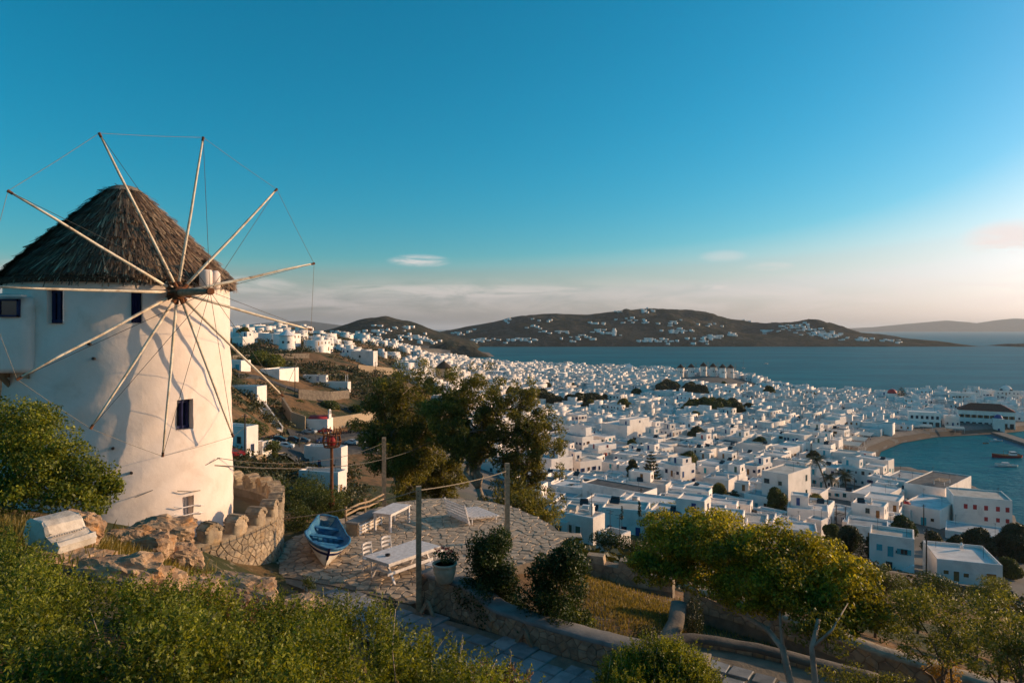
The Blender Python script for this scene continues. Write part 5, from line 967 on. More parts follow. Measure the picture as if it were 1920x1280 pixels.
def house(x, y, z, wf, ws, h, rz, label=None, col='blue', roof='roofwhite', wins='auto', upper=None, chim=0, seed=0, group=None, extras=(), name='house', cat='house', arch=False, par=.32):
    rg = random.Random(seed); o = empty(name, (x, y, z), rz, label, cat, group); FOOT.append((x, y, (wf+ws)/4+.8))
    w_, _ = block_mesh(wf, ws, h, 6.0, par); wf, ws, h = round(wf, 1), round(ws, 1), round(h, 1)
    wing = None
    if wins == 'auto' and ws > 10.5:
        w1 = round(ws*rg.uniform(.42, .6), 1); w2 = round(ws-w1-.05, 1); hw = round(h*rg.choice((.66, .72, 1.18)), 1); FO = (0, -ws/2+w1/2, 0); WO = (0, ws/2-w2/2, 0); wing = (wf-.4, w2, hw)
        a_ = meshobj('wall', block_mesh(wf, w1, h, 6.0, par)[0], o); b_ = meshobj('roof', roof_mesh(wf, w1, h, roof, par), o); a_.location = b_.location = FO
        a_ = meshobj('wing', block_mesh(wf-.4, w2, hw, 6.0, par)[0], o); b_ = meshobj('wing_roof', roof_mesh(wf-.4, w2, hw, rg.choice(('roofwhite', 'rooftan', 'roofgrey')), par), o); a_.location = b_.location = WO
    else: meshobj('wall', w_, o); meshobj('roof', roof_mesh(wf, ws, h, roof, par), o)
    def auto(face, L_, n_st, hh, off=(0, 0, 0), wf_=wf, ws_=ws):
        n_ = max(1, int(L_/2.1)); dr = rg.randrange(n_) if n_ else 0
        for st in range(n_st):
            for k in range(n_):
                if rg.random() < .18: continue
                u = -L_/2+L_*(k+.5)/n_+rg.uniform(-.2, .2); c_ = col if rg.random() < .8 else 'brown'
                if k == dr and (st == 0 or rg.random() < .4): put_window(o, face, u, .12+st*3.0, .9, 2.0, c_, 'door', wf_, ws_, off)
                else: put_window(o, face, u, 1.0+st*3.0+rg.uniform(0, .2), rg.choice((.7, .9)), rg.choice((.9, 1.2)), c_ if rg.random() < .75 else 'plaster2', rg.choice(('win', 'win', 'shut')), wf_, ws_, off)
    if wins == 'auto':
        ns_ = max(1, int((h-.3)/2.9))
        if wing: auto('f', wf, ns_, h, FO, wf, w1); auto('r', w1, ns_, h, FO, wf, w1); auto('r', w2, max(1, int((hw-.3)/2.9)), hw, WO, wing[0], w2)
        else: auto('f', wf, ns_, h); auto('r', ws, ns_, h)
    else:
        for wv in wins: put_window(o, *wv, wf, ws)
    if upper:
        uw, us, uh, ux, uy, uroof = upper; uw, us, uh = round(uw, 1), round(us, 1), round(uh, 1); ub, _ = block_mesh(uw, us, uh, 0.0, .25); a = meshobj('upper_storey', ub, o); a.location = (ux, min(uy, 0) if wing else uy, h-.40)
        b = meshobj('upper_roof', roof_mesh(uw, us, uh, uroof, .25), o); b.location = (ux, uy, h-.40)
        put_window(o, 'f', rg.uniform(-uw*.2, uw*.2), .45, .9, 1.9, col, 'door', uw, us, (ux, uy, h-.35)); put_window(o, 'r', 0, .9, .8, 1.0, col, 'win', uw, us, (ux, uy, h-.35))
    for k in range(chim):
        mb = MB(); mb.box((0, 0, .45), (.5, .5, 1.1)); mb.box((0, 0, 1.03), (.62, .62, .08)); mb.box((0, 0, 1.22), (.34, .34, .3)); c_ = mb.build('chimney', M['plaster'], o); c_.location = (rg.uniform(-wf*.35, wf*.35), rg.uniform(-ws*.1, ws*.35), h-.35)
    for k in range(rg.choice((0, 1, 1, 2))):
        q = meshobj(*(('water_tank', TANK), ('aerial', AERIAL), ('solar_panel', SOLAR))[rg.randrange(3)], o); q.location = (rg.uniform(-wf*.36, wf*.36), rg.uniform(-ws*.3, ws*.3)-(ws*.22 if wing else 0), h-par-.01); q.rotation_euler = (0, 0, rg.uniform(-.4, .4))
    for e_ in extras: e_(o, wf, ws, h)
    return o
def spec_house(pl, ps, pr, py, hpx, r, d=None, ws=7.0, **kw):
    """house from photo measures: left end, near corner, right end, base row at the near corner, height in pixels"""
    d0_ = d; d = snap(ps, py, d); hpx = hpx*.78 if (140 < d0_ < 275 and ps < 1460 and ps > 900) else hpx; X, Y = (ps-CX)/F*d, d; z = CZ-(py-HY)/F*d; ws = ws*d/d0_; c_, s_ = math.cos(R(r)), math.sin(R(r)); tl = (pl-CX)/F; wf = abs((X-tl*Y)/(c_-tl*s_))
    if pr: tr = (pr-CX)/F; den = -s_-tr*c_; ws = (tr*Y-X)/den if den > .04 else ws; ws = min(max(ws, 2.5), 26 if kw.get('wins', 'auto') != 'auto' else 12)
    cx_ = X-c_*wf/2+(-s_)*ws/2; cy_ = Y-s_*wf/2+c_*ws/2
    if 'wins' in kw and kw['wins'] != 'auto': kw['wins'] = [(f_, u*(wf if f_ == 'f' else ws), v*hpx*d/F, w_, h_, cc, kk) for f_, u, v, w_, h_, cc, kk in kw['wins']]
    if kw.get('upper'): u = kw['upper']; kw['upper'] = (u[0]*wf, u[1]*ws, u[2]*d/F, u[3]*wf, u[4]*ws, u[5])
    return house(cx_, cy_, z, wf, ws, hpx*d/F, R(r), **kw)
def ring_chimney(u, v):
    def f(o, wf, ws, h):
        mb = MB(); mb.lathe([(.28, 0), (.26, .6), (.33, .66), (.33, .74), (.2, .8), (.2, 1.0), (.05, 1.15)], 12); c_ = mb.build('chimney', M['plaster2'], o, True); c_.location = (u*wf, v*ws, h-.35)
    return f
def dome(mat, rr, u, v, z0=0.0, drum=.5, name='dome'):
    def f(o, wf, ws, h):
        if drum: mb = MB(); mb.lathe([(rr*1.04, -.4), (rr*1.04, drum), (rr*.9, drum)], 20, cap=False); c_ = mb.build('drum', M['plaster'], o, True); c_.location = (u*wf, v*ws, h+z0)
        mb = MB(); mb.lathe([(rr*math.cos(a), drum+rr*math.sin(a)) for a in np.linspace(0, 1.5, 9)], 20); c_ = mb.build(name, M[mat], o, True); c_.location = (u*wf, v*ws, h+z0)
        mb = MB(); mb.box((0, 0, drum+rr+.35), (.09, .09, .8)); mb.box((0, 0, drum+rr+.5), (.45, .09, .09)); c_ = mb.build('cross', M['plaster2'], o); c_.location = (u*wf, v*ws, h+z0)
    return f
def hip_roof(mat, hh, over=.4):
    def f(o, wf, ws, h):
        a, b = wf/2+over, ws/2+over; mb = MB(); k = min(a, b); mb.vf([(-a, -b, h-.02), (a, -b, h-.02), (a, b, h-.02), (-a, b, h-.02), (-a+k, 0, h+hh), (a-k, 0, h+hh)], [(0, 1, 5, 4), (1, 2, 5), (2, 3, 4, 5), (3, 0, 4), (3, 2, 1, 0)]); mb.build('tiled_roof', M[mat], o)
    return f
def pergola(u0, u1, v0, v1, hh, z0=0):
    def f(o, wf, ws, h):
        for u in (u0, u1):
            for v in (v0, v1): mb = MB(); mb.box((u*wf, v*ws, h+z0+hh/2-.3), (.14, .14, hh+.2)); mb.build('pergola_post', M['plaster2'], o)
        for i in range(6): mb = MB(); uu = u0+(u1-u0)*i/5; mb.box((uu*wf, (v0+v1)/2*ws, h+z0+hh-.2), (.10, abs(v1-v0)*ws+.4, .12)); mb.build('pergola_beam', M['timber'], o)
        for v in (v0, v1): mb = MB(); mb.box(((u0+u1)/2*wf, v*ws, h+z0+hh-.32), (abs(u1-u0)*wf+.3, .10, .12)); mb.build('pergola_beam', M['timber'], o)
    return f
def steps(u, n, side=-1):
    def f(o, wf, ws, h):
        for i in range(n): mb = MB(); mb.box((u*wf+i*.3, -ws/2-.5, (i+1)*.19/2), (.3, 1.0, (i+1)*.19)); mb.build('step', M['plaster2'], o)
    return f
def gable_bell(o, wf, ws, h):
    x = wf/2-.2; mb = MB(); mb.box((x, 0, h+.5), (.4, 2.2, 1.6)); mb.box((x, -.55, h+1.8), (.4, .35, 1.2)); mb.box((x, .55, h+1.8), (.4, .35, 1.2)); mb.box((x, 0, h+2.55), (.4, 1.5, .35), taper=.5); mb.build('belfry', M['plaster2'], o)
    a, b = wf/2-.5, ws/2-.05; mb = MB(); n = 10; V = []
    for sx_ in (-1, 1): V += [(sx_*a, -math.cos(PI*i/n)*b, h-.35+math.sin(PI*i/n)*b*.5) for i in range(n+1)]
    mb.vf(V, [(i, i+1, n+2+i, n+1+i) for i in range(n)]+[tuple(range(n+1))[::-1], tuple(range(n+1, 2*n+2))]); mb.build('barrel_roof', M['redpaint'], o, True)
W_ = lambda f_, u, v, w_, h_, c_, k='win': (f_, u, v, w_, h_, c_, k)
# houses that can be told apart one by one
spec_house(1757, 1880, None, 1113, 54, -20, 88, 8.5, label='white cottage with orange brown shutters and ring chimney, lowest at right', roof='roofwhite', wins=[W_('f', -.36, .48, .85, .75, 'brown', 'door'), W_('f', -.20, .26, .9, 1.8, 'brown', 'door'), W_('f', -.05, .44, .85, .75, 'brown', 'door'), W_('f', .33, .46, 1.5, 1.0, 'brown', 'door')], extras=[ring_chimney(.1, .3)], chim=0, par=.5)
spec_house(1630, 1714, 1718, 1074, 64, -30, 118, 6.5, label='white two-storey house with turquoise door and shutters above the orchard', roof='rooftan', wins=[W_('f', -.27, .52, 1.0, 1.2, 'teal', 'door'), W_('f', -.02, .38, 1.0, 1.9, 'teal', 'door'), W_('f', .28, .50, 1.1, .95, 'teal', 'shut'), W_('f', -.05, .04, .9, 1.1, 'green'), W_('f', .13, .52, .45, .45, 'teal')], par=.5, extras=[steps(.18, 8)])
spec_house(1788, 1898, None, 1006, 68, -24, 172, 11, label='three-row white block with pink red shutters at the water edge', roof='rooftan', wins=[W_('f', u, v, .95, 1.35, 'redpaint', 'door') for u in (-.29, -.13, .06, .26, .42) for v in (.66,)]+[W_('f', u, .36, .9, 1.2, 'redpaint', 'door') for u in (.06, .26, .42)])
spec_house(1695, 1772, 1858, 968, 52, -48, 205, 18, label='weathered building with large dark flat roof on the harbour shore', roof='roofdark', wins=[W_('f', -.38, .12, 1.3, 2.6, 'brown', 'door'), W_('f', -.12, .12, 1.3, 2.4, 'brown', 'door'), W_('f', .12, .3, .7, 1.0, 'brown'), W_('f', .30, .08, 1.2, 2.8, 'redpaint', 'door'), W_('r', -.3, .1, 1.2, 2.2, 'redpaint', 'door'), W_('r', .3, .3, 1, 1, 'brown')], par=.25, extras=[pergola(.1, .35, -.3, -.1, 1.2)])
spec_house(1772, 1886, None, 1030, 22, -34, 140, 9, label='low white house with long grey roof in front of the pink shuttered block', roof='roofgrey', wins=[W_('f', -.3, .3, .9, 1.2, 'blue'), W_('f', .1, .3, .9, 1.2, 'plaster2')])
spec_house(1688, 1762, 1800, 992, 36, -48, 160, 8, label='white house with teal arched door below the red dome', roof='roofwhite', wins=[W_('f', .1, .05, 1.4, 2.2, 'teal', 'door'), W_('f', .32, .35, .7, .7, 'brown'), W_('f', -.25, .35, .8, 1.0, 'redpaint', 'door')])
spec_house(1676, 1706, 1722, 980, 24, -48, 168, 5, label='small white chapel with red dome among harbour houses', name='chapel', cat='chapel', roof='roofwhite', wins=[W_('f', 0, .05, .9, 1.9, 'redpaint', 'door')], extras=[dome('redpaint', 1.35, 0, 0, -.2, .4)])
spec_house(1595, 1655, 1690, 968, 36, -46, 185, 12, label='long white house with blue doors and shutters left of the red dome', roof='roofwhite', wins=[W_('f', -.35, .55, .8, .9, 'plaster2'), W_('f', .05, .04, 1.2, 2.1, 'blue', 'door'), W_('f', .3, .1, 1.2, 1.5, 'blue', 'shut'), W_('f', .1, .6, 1.0, 1.1, 'blue', 'shut'), W_('r', 0, .3, 1, 1.2, 'blue')])
spec_house(1650, 1705, 1740, 935, 30, -46, 205, 10, label='white house with tan flat roof behind the red dome', roof='roofgrey', wins=[W_('f', .2, .3, .8, 1, 'blue'), W_('r', .2, .3, .8, 1, 'blue')])
spec_house(1428, 1478, 1520, 965, 76, -46, 178, 8, label='tall three-storey white house with plain right face near the palms', roof='rooftan', wins=[W_('f', -.3, .7, 1.4, 1.2, 'green'), W_('f', .2, .7, .9, 1, 'green'), W_('f', 0, .2, .9, 1.2, 'green'), W_('r', -.3, .1, .9, 1.7, 'green'), W_('r', .0, .1, .9, 1.7, 'green'), W_('r', .3, .68, .9, 1.6, 'green'), W_('r', .3, .3, .9, 1.6, 'green')])
spec_house(1395, 1444, 1480, 962, 38, -46, 172, 6, label='white terrace house with glassy balcony left of the tall three-storey house', roof='roofgrey', col='teal')
spec_house(1512, 1540, 1552, 1012, 36, -46, 128, 5, label='small white cube house with blue door above the umbrella tree', roof='roofgrey', wins=[W_('f', .1, .05, .9, 2.0, 'blue', 'door'), W_('r', .1, .4, .6, .8, 'blue', 'shut')])
spec_house(1450, 1500, 1514, 1004, 24, -46, 132, 6, label='low white annex with flat roof left of the blue door cube', roof='roofwhite', wins=[W_('f', .2, .3, .7, .8, 'plaster2')], chim=1)
spec_house(1532, 1590, 1608, 985, 26, -46, 152, 6, label='white single-storey house with pergola posts above the umbrella tree', roof='roofwhite', wins=[W_('f', .1, .2, .8, 1.1, 'plaster2'), W_('f', .35, .2, .8, 1.1, 'blue')], extras=[pergola(-.4, .4, -.75, -.5, 2.6, -3)])
spec_house(1040, 1112, 1134, 1022, 52, -36, 56, 4, label='nearest flat roofed white house just beyond the terrace rim', roof='rooftan', wins=[W_('f', .12, .04, .7, 1.7, 'green', 'door'), W_('f', -.1, .04, .7, 1.7, 'green', 'door')], chim=1, par=.18)
spec_house(1012, 1062, 1078, 1012, 34, -36, 57, 4, label='low dark roofed wing left of the nearest white house', roof='roofdark', wins=[W_('f', .2, .1, .7, 1.2, 'green')], par=.15)
spec_house(1118, 1158, 1182, 1040, 34, -40, 54, 3.5, label='white walled roof yard right of the nearest white house', roof='roofgrey', wins=[], par=.7)
spec_house(1092, 1206, 1232, 966, 42, -40, 84, 6, label='white house with wide dark brown roof behind the nearest house', roof='roofdark', wins=[W_('f', .2, .1, .8, 1.6, 'brown', 'door'), W_('r', 0, .15, .9, 1.9, 'brown', 'door')], par=.22)
spec_house(1084, 1150, 1170, 930, 26, -42, 98, 6, label='pale roofed low house left of the wide dark roof', roof='rooftan', wins=[W_('f', .2, .1, .8, 1.4, 'brown', 'door')], par=.2)
spec_house(1004, 1034, 1074, 912, 66, -55, 148, 8, label='tall white apartment house, left of the twin blocks by the eucalyptus', roof='roofgrey', col='blue', upper=(.6, .5, 16, 0, .2, 'roofgrey'))
spec_house(1062, 1088, 1128, 908, 54, -55, 146, 8, label='white apartment house with lit stepped front, right of the twin blocks', roof='rooftan', col='blue', upper=(.5, .3, 18, -.2, -.3, 'roofgrey'))
spec_house(1095, 1122, 1172, 876, 40, -55, 172, 9, label='row of white rooms with red balcony rail above the twin blocks', roof='roofwhite', col='redpaint', upper=(.7, .8, 10, 0, 0, 'roofwhite'))
spec_house(1032, 1092, 1154, 852, 42, -50, 200, 10, label='large white house with long sunlit right wall left of centre', roof='roofgrey', col='blue', upper=(.5, .3, 17, .15, .3, 'roofgrey'))
spec_house(1060, 1084, 1130, 800, 28, -50, 262, 9, label='white house with blue doors on its sunlit side above the large left house', roof='roofwhite', col='blue')
spec_house(1128, 1176, 1222, 834, 46, -44, 224, 9, label='big white block with three blue doors in the shaded front', roof='roofwhite', col='blue', wins=[W_('f', -.3, .05, 1, 2.1, 'blue', 'door'), W_('f', -.05, .1, 1, 1.6, 'blue', 'door'), W_('f', .3, .05, 1, 2.2, 'blue', 'door'), W_('r', 0, .3, 1, 1.3, 'blue', 'shut')], upper=(.4, .8, 12, .3, 0, 'roofwhite'))
spec_house(1198, 1234, 1248, 856, 42, -44, 196, 6, label='upright white house with green balcony rail on its right corner', roof='roofwhite', col='green')
spec_house(1176, 1228, 1252, 892, 36, -48, 160, 7, label='white house half hidden by the tiered pine', roof='roofgrey', col='brown')
spec_house(1244, 1276, 1304, 914, 52, -50, 158, 6, label='narrow tall white house right of the tiered pine', roof='roofgrey', col='blue', upper=(.7, .6, 13, 0, .1, 'roofgrey'))
spec_house(1306, 1350, 1406, 898, 34, -48, 172, 9, label='low white house with long sunlit side wall right of the narrow tall house', roof='roofwhite', col='brown')
spec_house(1386, 1420, 1448, 910, 46, -48, 166, 8, label='white house with stepped roof corner facing the sun', roof='roofwhite', col='blue', upper=(.5, .5, 14, .2, .2, 'roofwhite'))
spec_house(1270, 1308, 1344, 945, 26, -46, 140, 7, label='flat white house with pale dome shaped roof behind the bright tree', roof='roofwhite', col='brown')
spec_house(1318, 1362, 1400, 966, 26, -46, 128, 7, label='single-storey white house with grey roof just above the umbrella tree crown', roof='roofgrey', col='blue')
spec_house(1384, 1442, 1482, 990, 20, -46, 130, 7, label='low white roof peeping between umbrella tree and tall house', roof='roofgrey', col='blue')
# harbour front
spec_house(1797, 1904, None, 806, 33, -30, 402, 13, label='long town hall with red tiled roof and two window rows', name='town_hall', cat='building', roof='roofgrey', wins=[W_('f', -.44+.11*i, .58, 1.3, 1.7, 'brown', 'shut') for i in range(9)]+[W_('f', -.44+.11*i, .06, 1.8, 2.6, 'glass', 'win') for i in range(9)], extras=[hip_roof('redtile', 3.8)], par=.2)
spec_house(1862, 1884, None, 812, 26, -30, 383, 6, label='small white chapel with pale blue dome by the pier', name='chapel', cat='chapel', roof='roofwhite', wins=[W_('f', 0, .05, 1.1, 2.1, 'blue', 'door')], extras=[dome('blue', 2.1, 0, 0, -.3, .5)])
spec_house(1704, 1764, None, 802, 28, -26, 408, 12, label='white waterfront building with a row of dark upper windows', roof='roofwhite', wins=[W_('f', -.4+.16*i, .55, 1.2, 1.7, 'blue', 'win') for i in range(6)]+[W_('f', -.4+.2*i, .05, 1.8, 2.4, 'glass', 'win') for i in range(5)])
spec_house(1772, 1800, None, 800, 20, -26, 412, 10, label='low white waterfront shop left of the red roofed hall', roof='roofwhite', col='blue')
spec_house(1868, 1912, None, 757, 24, -26, 515, 12, label='white church with smooth domed hump on the far point', name='church', cat='church', roof='roofwhite', col='blue', extras=[dome('plaster', 4.2, .0, .1, -1, .2)])
spec_house(1665, 1684, None, 752, 14, -20, 552, 9, label='distant church with red dome at the far shore', name='church', cat='church', roof='roofwhite', col='brown', extras=[dome('redpaint', 3.4, 0, 0, -.5, .4)])
spec_house(1842, 1868, None, 752, 20, -26, 540, 10, label='white two-storey house left of the humped church', roof='roofwhite', col='blue')
spec_house(1784, 1836, None, 757, 20, -26, 540, 11, label='wide white house with brown doors on the far point', roof='roofwhite', col='brown')
for i, (pl, ps, pr, py, hp) in enumerate(((1466, 1508, 1536, 846, 30), (1500, 1534, 1556, 838, 28), (1520, 1552, 1574, 826, 30), (1538, 1566, 1590, 814, 26), (1548, 1576, 1600, 802, 26), (1440, 1476, 1500, 862, 22), (1560, 1588, 1606, 792, 24))):
    spec_house(pl, ps, pr, py, hp, -52, 305+i*12 if i != 5 else 285, 8, label='white quay house with sunlit right side, '+('nearest the palms', 'second from the palms', 'third from the palms', 'fourth from the palms', 'fifth from the palms', 'low one behind the palms', 'furthest from the palms')[i], roof='roofwhite', col=('blue', 'teal', 'brown')[i % 3], group='houses along the quay', seed=i)
# left valley and hillside
def valley_low(o, wf, ws, h): pass
spec_house(560, 634, 650, 932, 46, -16, 112, 6.5, label='low dark roofed front part of the two-level white house', roof='roofdark', wins=[W_('f', .33, .3, .7, .9, 'green'), W_('r', -.2, .05, .8, 1.9, 'brown', 'door')], par=.6)
spec_house(570, 640, 652, 896, 58, -16, 122, 6, label='upper part of the two-level white house behind the beacon', roof='roofwhite', wins=[W_('f', -.40, .45, .7, .7, 'green'), W_('f', -.08, .30, .9, 1.7, 'blue', 'door'), W_('f', .30, .35, .5, .5, 'green')])
spec_house(395, 462, 484, 858, 58, -24, 122, 7, label='white house edge just right of the windmill wall', roof='roofgrey', wins=[W_('f', .3, .45, .9, 1.2, 'brown'), W_('r', 0, .2, .7, 1.2, 'blue')])
spec_house(478, 492, 500, 856, 28, -24, 124, 4, label='tiny white arched outbuilding beside the valley house', name='outbuilding', cat='outbuilding', roof='roofwhite', wins=[W_('f', .1, .1, .8, 1.8, 'plaster2', 'door')], par=.1)
spec_house(420, 482, 500, 758, 34, -14, 166, 6, label='white house with narrow tall windows above the stairway', roof='roofwhite', wins=[W_('f', .1, .2, .9, 2.2, 'plaster2'), W_('f', .28, .2, .9, 2.2, 'plaster2'), W_('f', .42, .2, .9, 2.2, 'plaster2')])
spec_house(395, 452, 470, 696, 20, -14, 232, 6, label='low house with turquoise door beside the hillside road', roof='roofwhite', wins=[W_('f', .38, .05, 1.6, 2.2, 'teal', 'door')])
spec_house(548, 652, 658, 738, 22, -8, 232, 12, label='white hillside restaurant with glazed terrace frames', name='restaurant', cat='restaurant', roof='roofgrey', wins=[W_('f', -.3, .2, 1.2, 1.8, 'brown', 'door')], upper=(.42, .6, 14, -.12, .15, 'roofwhite'), extras=[pergola(-.05, .46, -.45, .2, 3.0)])
spec_house(488, 524, 560, 712, 20, -14, 225, 6, label='plain white cube left of the hillside restaurant', roof='roofwhite', wins=[])
spec_house(658, 700, 708, 690, 32, -18, 330, 10, label='solitary white house with one small dark window on the brown slope', roof='roofwhite', wins=[W_('f', -.1, .6, 1.0, 1.3, 'green')])
spec_house(574, 614, None, 816, 30, -4, 182, 4.5, label='white chapel with red barrel roof and belfry by the car park', name='chapel', cat='chapel', roof='roofwhite', wins=[W_('r', 0, .05, 1, 2.0, 'brown', 'door')], extras=[gable_bell])
spec_house(756, 796, 806, 702, 26, -20, 330, 9, label='white house left of the stone mill stump', roof='roofwhite', col='blue')

# ------------------------------------------------------------------ small mills
def far_mill(label, px, py, d, r_, h_, roof, roof_h, sails=True, group=None, wall='plaster', cat='windmill'):
    k_ = 1.0 if group else snap(px, py, d)/d; d = d*k_; r_, h_, roof_h = r_*k_, h_*k_, roof_h*k_; b0_ = px3(px, py, d); b0_.z = gz(b0_.x, b0_.y)-.1 if group else b0_.z; o = empty('windmill', b0_, 0, label, cat, group); mb = MB(); mb.lathe([(r_*1.12, -4), (r_*1.06, 0), (r_*.92, h_)], 20, cap=False); mb.build('tower_wall', M[wall], o, True)
    mb = MB(); mb.lathe([(r_*1.1, h_-.15), (r_*1.12, h_+.1), (r_*.5, h_+roof_h*.62), (.1, h_+roof_h)], 20); mb.build('cone_roof', M[roof] if roof in M else roof, o)
    for a in (R(-100), R(-60)): mb = MB(); mb.box((math.cos(a)*r_*1.0, math.sin(a)*r_*1.0, h_*.55), (.9, .3, 1.1), a+PI/2); mb.build('window', M['glass'], o)
    if sails:
        for k in range(10): a = 2*PI*k/10; mb = MB(); mb.tube([(r_*1.3, -r_*.5, h_), (r_*1.3+math.cos(a)*.3*r_, -r_*.5-math.cos(a)*.8*r_*1.2, h_+math.sin(a)*r_*1.5)], .07, 4); mb.build('sail_pole', M['timber'], o)
    return o
names = ('fourth from the open water', 'third from the open water', 'second from the open water', 'nearest the open water', 'fifth from the open water', 'leftmost, half hidden by trees')
for k, (px_, py_) in enumerate(((1319, 698), (1337, 698), (1355, 700), (1370, 702), (1296, 700), (1276, 703))): far_mill('small white windmill with dark cap in the row, '+names[k], px_, py_, 636+abs(k-2)*6, 3.1, 9.2, thd, 3.6, True, 'row of windmills on the point')
far_mill('pale blue white windmill with pointed white cap on the left ridge', 538, 656, 330, 3.7, 7.0, 'plaster2', 2.9, False)
far_mill('ruined stone mill with dark thatch rising from the eucalyptus tops', 832, 722, 255, 3.0, 6.4, thd, 2.8, False, None, 'stone')
b0_ = px3(1180, 693, 880); b0_.z = gz(b0_.x, b0_.y)+3.0; mb = MB(); mb.vf([(-8, -8, 0), (8, -8, 0), (8, 8, 0), (-8, 8, 0), (0, 0, 9)], [(0, 1, 4), (1, 2, 4), (2, 3, 4), (3, 0, 4)]); o = mb.build('pyramid_roof', M['plaster2']); o.location = b0_; tag(o, 'white pyramid shaped roof on the far town skyline', 'roof')

# ------------------------------------------------------------------ the rest of the town
for _p, _q in ((1553, 925), (1570, 925), (1586, 922), (1560, 940), (1580, 945), (1565, 955), (1376, 952), (1222, 930), (1285, 930), (1545, 945)): _d = hit(_p, _q, 60) or 180; FOOT.append(((_p-CX)/F*_d, _d, 4.5))
TOWN = np.array([pd(*p) for p in ((835, 1010), (800, 820), (760, 620), (745, 480), (770, 400), (850, 300), (900, 235), (985, 190), (1010, 160), (1100, 120), (1250, 118), (1400, 128), (1500, 150), (1600, 150), (1690, 180), (1700, 240), (1640, 283), (1632, 300), (1632, 322), (1670, 357), (1750, 380), (1850, 392), (2020, 424), (2020, 560), (1750, 590), (1480, 626), (1400, 734), (1320, 790), (1250, 925), (1100, 990), (1000, 1085), (900, 1045))])
RIDGE = np.array([pd(*p) for p in ((380, 330), (500, 350), (600, 360), (660, 380), (690, 460), (640, 620), (560, 640), (380, 620))]); MIDV = np.array([pd(*p) for p in ((640, 700), (740, 500), (790, 760), (800, 1000), (770, 1400), (640, 1300))])
GROVES = [(pd(1020, 470), 26, 8), (pd(1060, 460), 20, 8), (pd(985, 490), 16, 9), (pd(1090, 470), 12, 8), (pd(1270, 520), 18, 12), (pd(1310, 505), 14, 10), (pd(1250, 545), 12, 10), (pd(1335, 425), 20, 6), (pd(1310, 432), 10, 6), (pd(1360, 418), 12, 6), (pd(1336, 618), 46, 54)]
def in_grove(x, y): return any(((x-c_[0])/a)**2+((y-c_[1])/b)**2 < 1 for c_, a, b in GROVES)
rgt = random.Random(11); cand = []
for zone, sp_x, sp_y, prob, sc in ((TOWN, 11.0, 7.8, .92, 1.0), (RIDGE, 13, 13, .45, 1.0), (MIDV, 15, 15, .26, 1.0)):
    x0, y0 = zone.min(0); x1, y1 = zone.max(0); a0 = R(-34); ca, sa = math.cos(a0), math.sin(a0); Rg = int((max(x1-x0, y1-y0))/sp_y*1.0)+4; cx_, cy_ = (x0+x1)/2, (y0+y1)/2
    pts = []
    for i in range(-Rg, Rg):
        jr = rgt.uniform(-3, 3)
        for j in range(-Rg, Rg):
            u, v = i*sp_x+jr*.4+rgt.uniform(-1.3, 1.3), j*sp_y+rgt.uniform(-1.2, 1.2)+jr; pts.append((cx_+u*ca-v*sa, cy_+u*sa+v*ca))
    A = np.array(pts); inside = (poly_sd(zone, A[:, 0], A[:, 1]) > 1)
    A = A[inside]; A = A[(sea_sd(A[:, 0], A[:, 1]) < -7)]; gz_ = ground(A[:, 0], A[:, 1], False)
    gz_ = ground(A[:, 0], A[:, 1]); hd = poly_sd(SEA[1], A[:, 0], A[:, 1])
    for (x, y), z, hdist in zip(A, gz_, hd):
        if rgt.random() > prob or in_grove(x, y): continue
        if hdist > -10.5 and y > 275: continue
        if any((x-fx)**2+(y-fy)**2 < (fr+2.6)**2 for fx, fy, fr in FOOT): continue
        pxx = CX+F*x/y
        if pxx < -60 or pxx > 2050: continue
        cand.append((x, y, float(z)))
def rot_of(x, y): return R(-38)+.30*float(fbm(np.array([x]), np.array([y]), 120, 2, 21)[0])*2+rgt.uniform(-.10, .10)
cand.sort(key=lambda c_: c_[1]); TREES_AT = [c_ for c_ in cand[30:1500:34]]; cand = [c_ for c_ in cand if c_ not in set(TREES_AT)]; N_IND = 300-len([o for o in bpy.data.objects if o.parent is None and o.get('category') in ('house', 'building', 'restaurant')])
LANDM = [('the palm trees', 1545, 880), ('the tiered pine', 1220, 890), ('the tallest house', 1480, 930), ('the big three-door block', 1175, 810), ('the eucalyptus grove', 900, 800), ('the quay houses', 1560, 815), ('the curved beach', 1650, 830), ('the bright tree', 1285, 920), ('the town hedge', 1340, 770), ('the red dome', 1698, 960), ('the white ridge mill', 538, 640), ('the solitary house', 690, 670), ('the stone mill stump', 832, 705), ('the twin blocks', 1065, 880), ('the large left house', 1090, 830)]
ORD = ['first', 'second', 'third', 'fourth', 'fifth', 'sixth', 'seventh', 'eighth', 'ninth', 'tenth', 'eleventh', 'twelfth', 'thirteenth', 'fourteenth', 'fifteenth', 'sixteenth', 'seventeenth', 'eighteenth', 'nineteenth', 'twentieth']
made = []
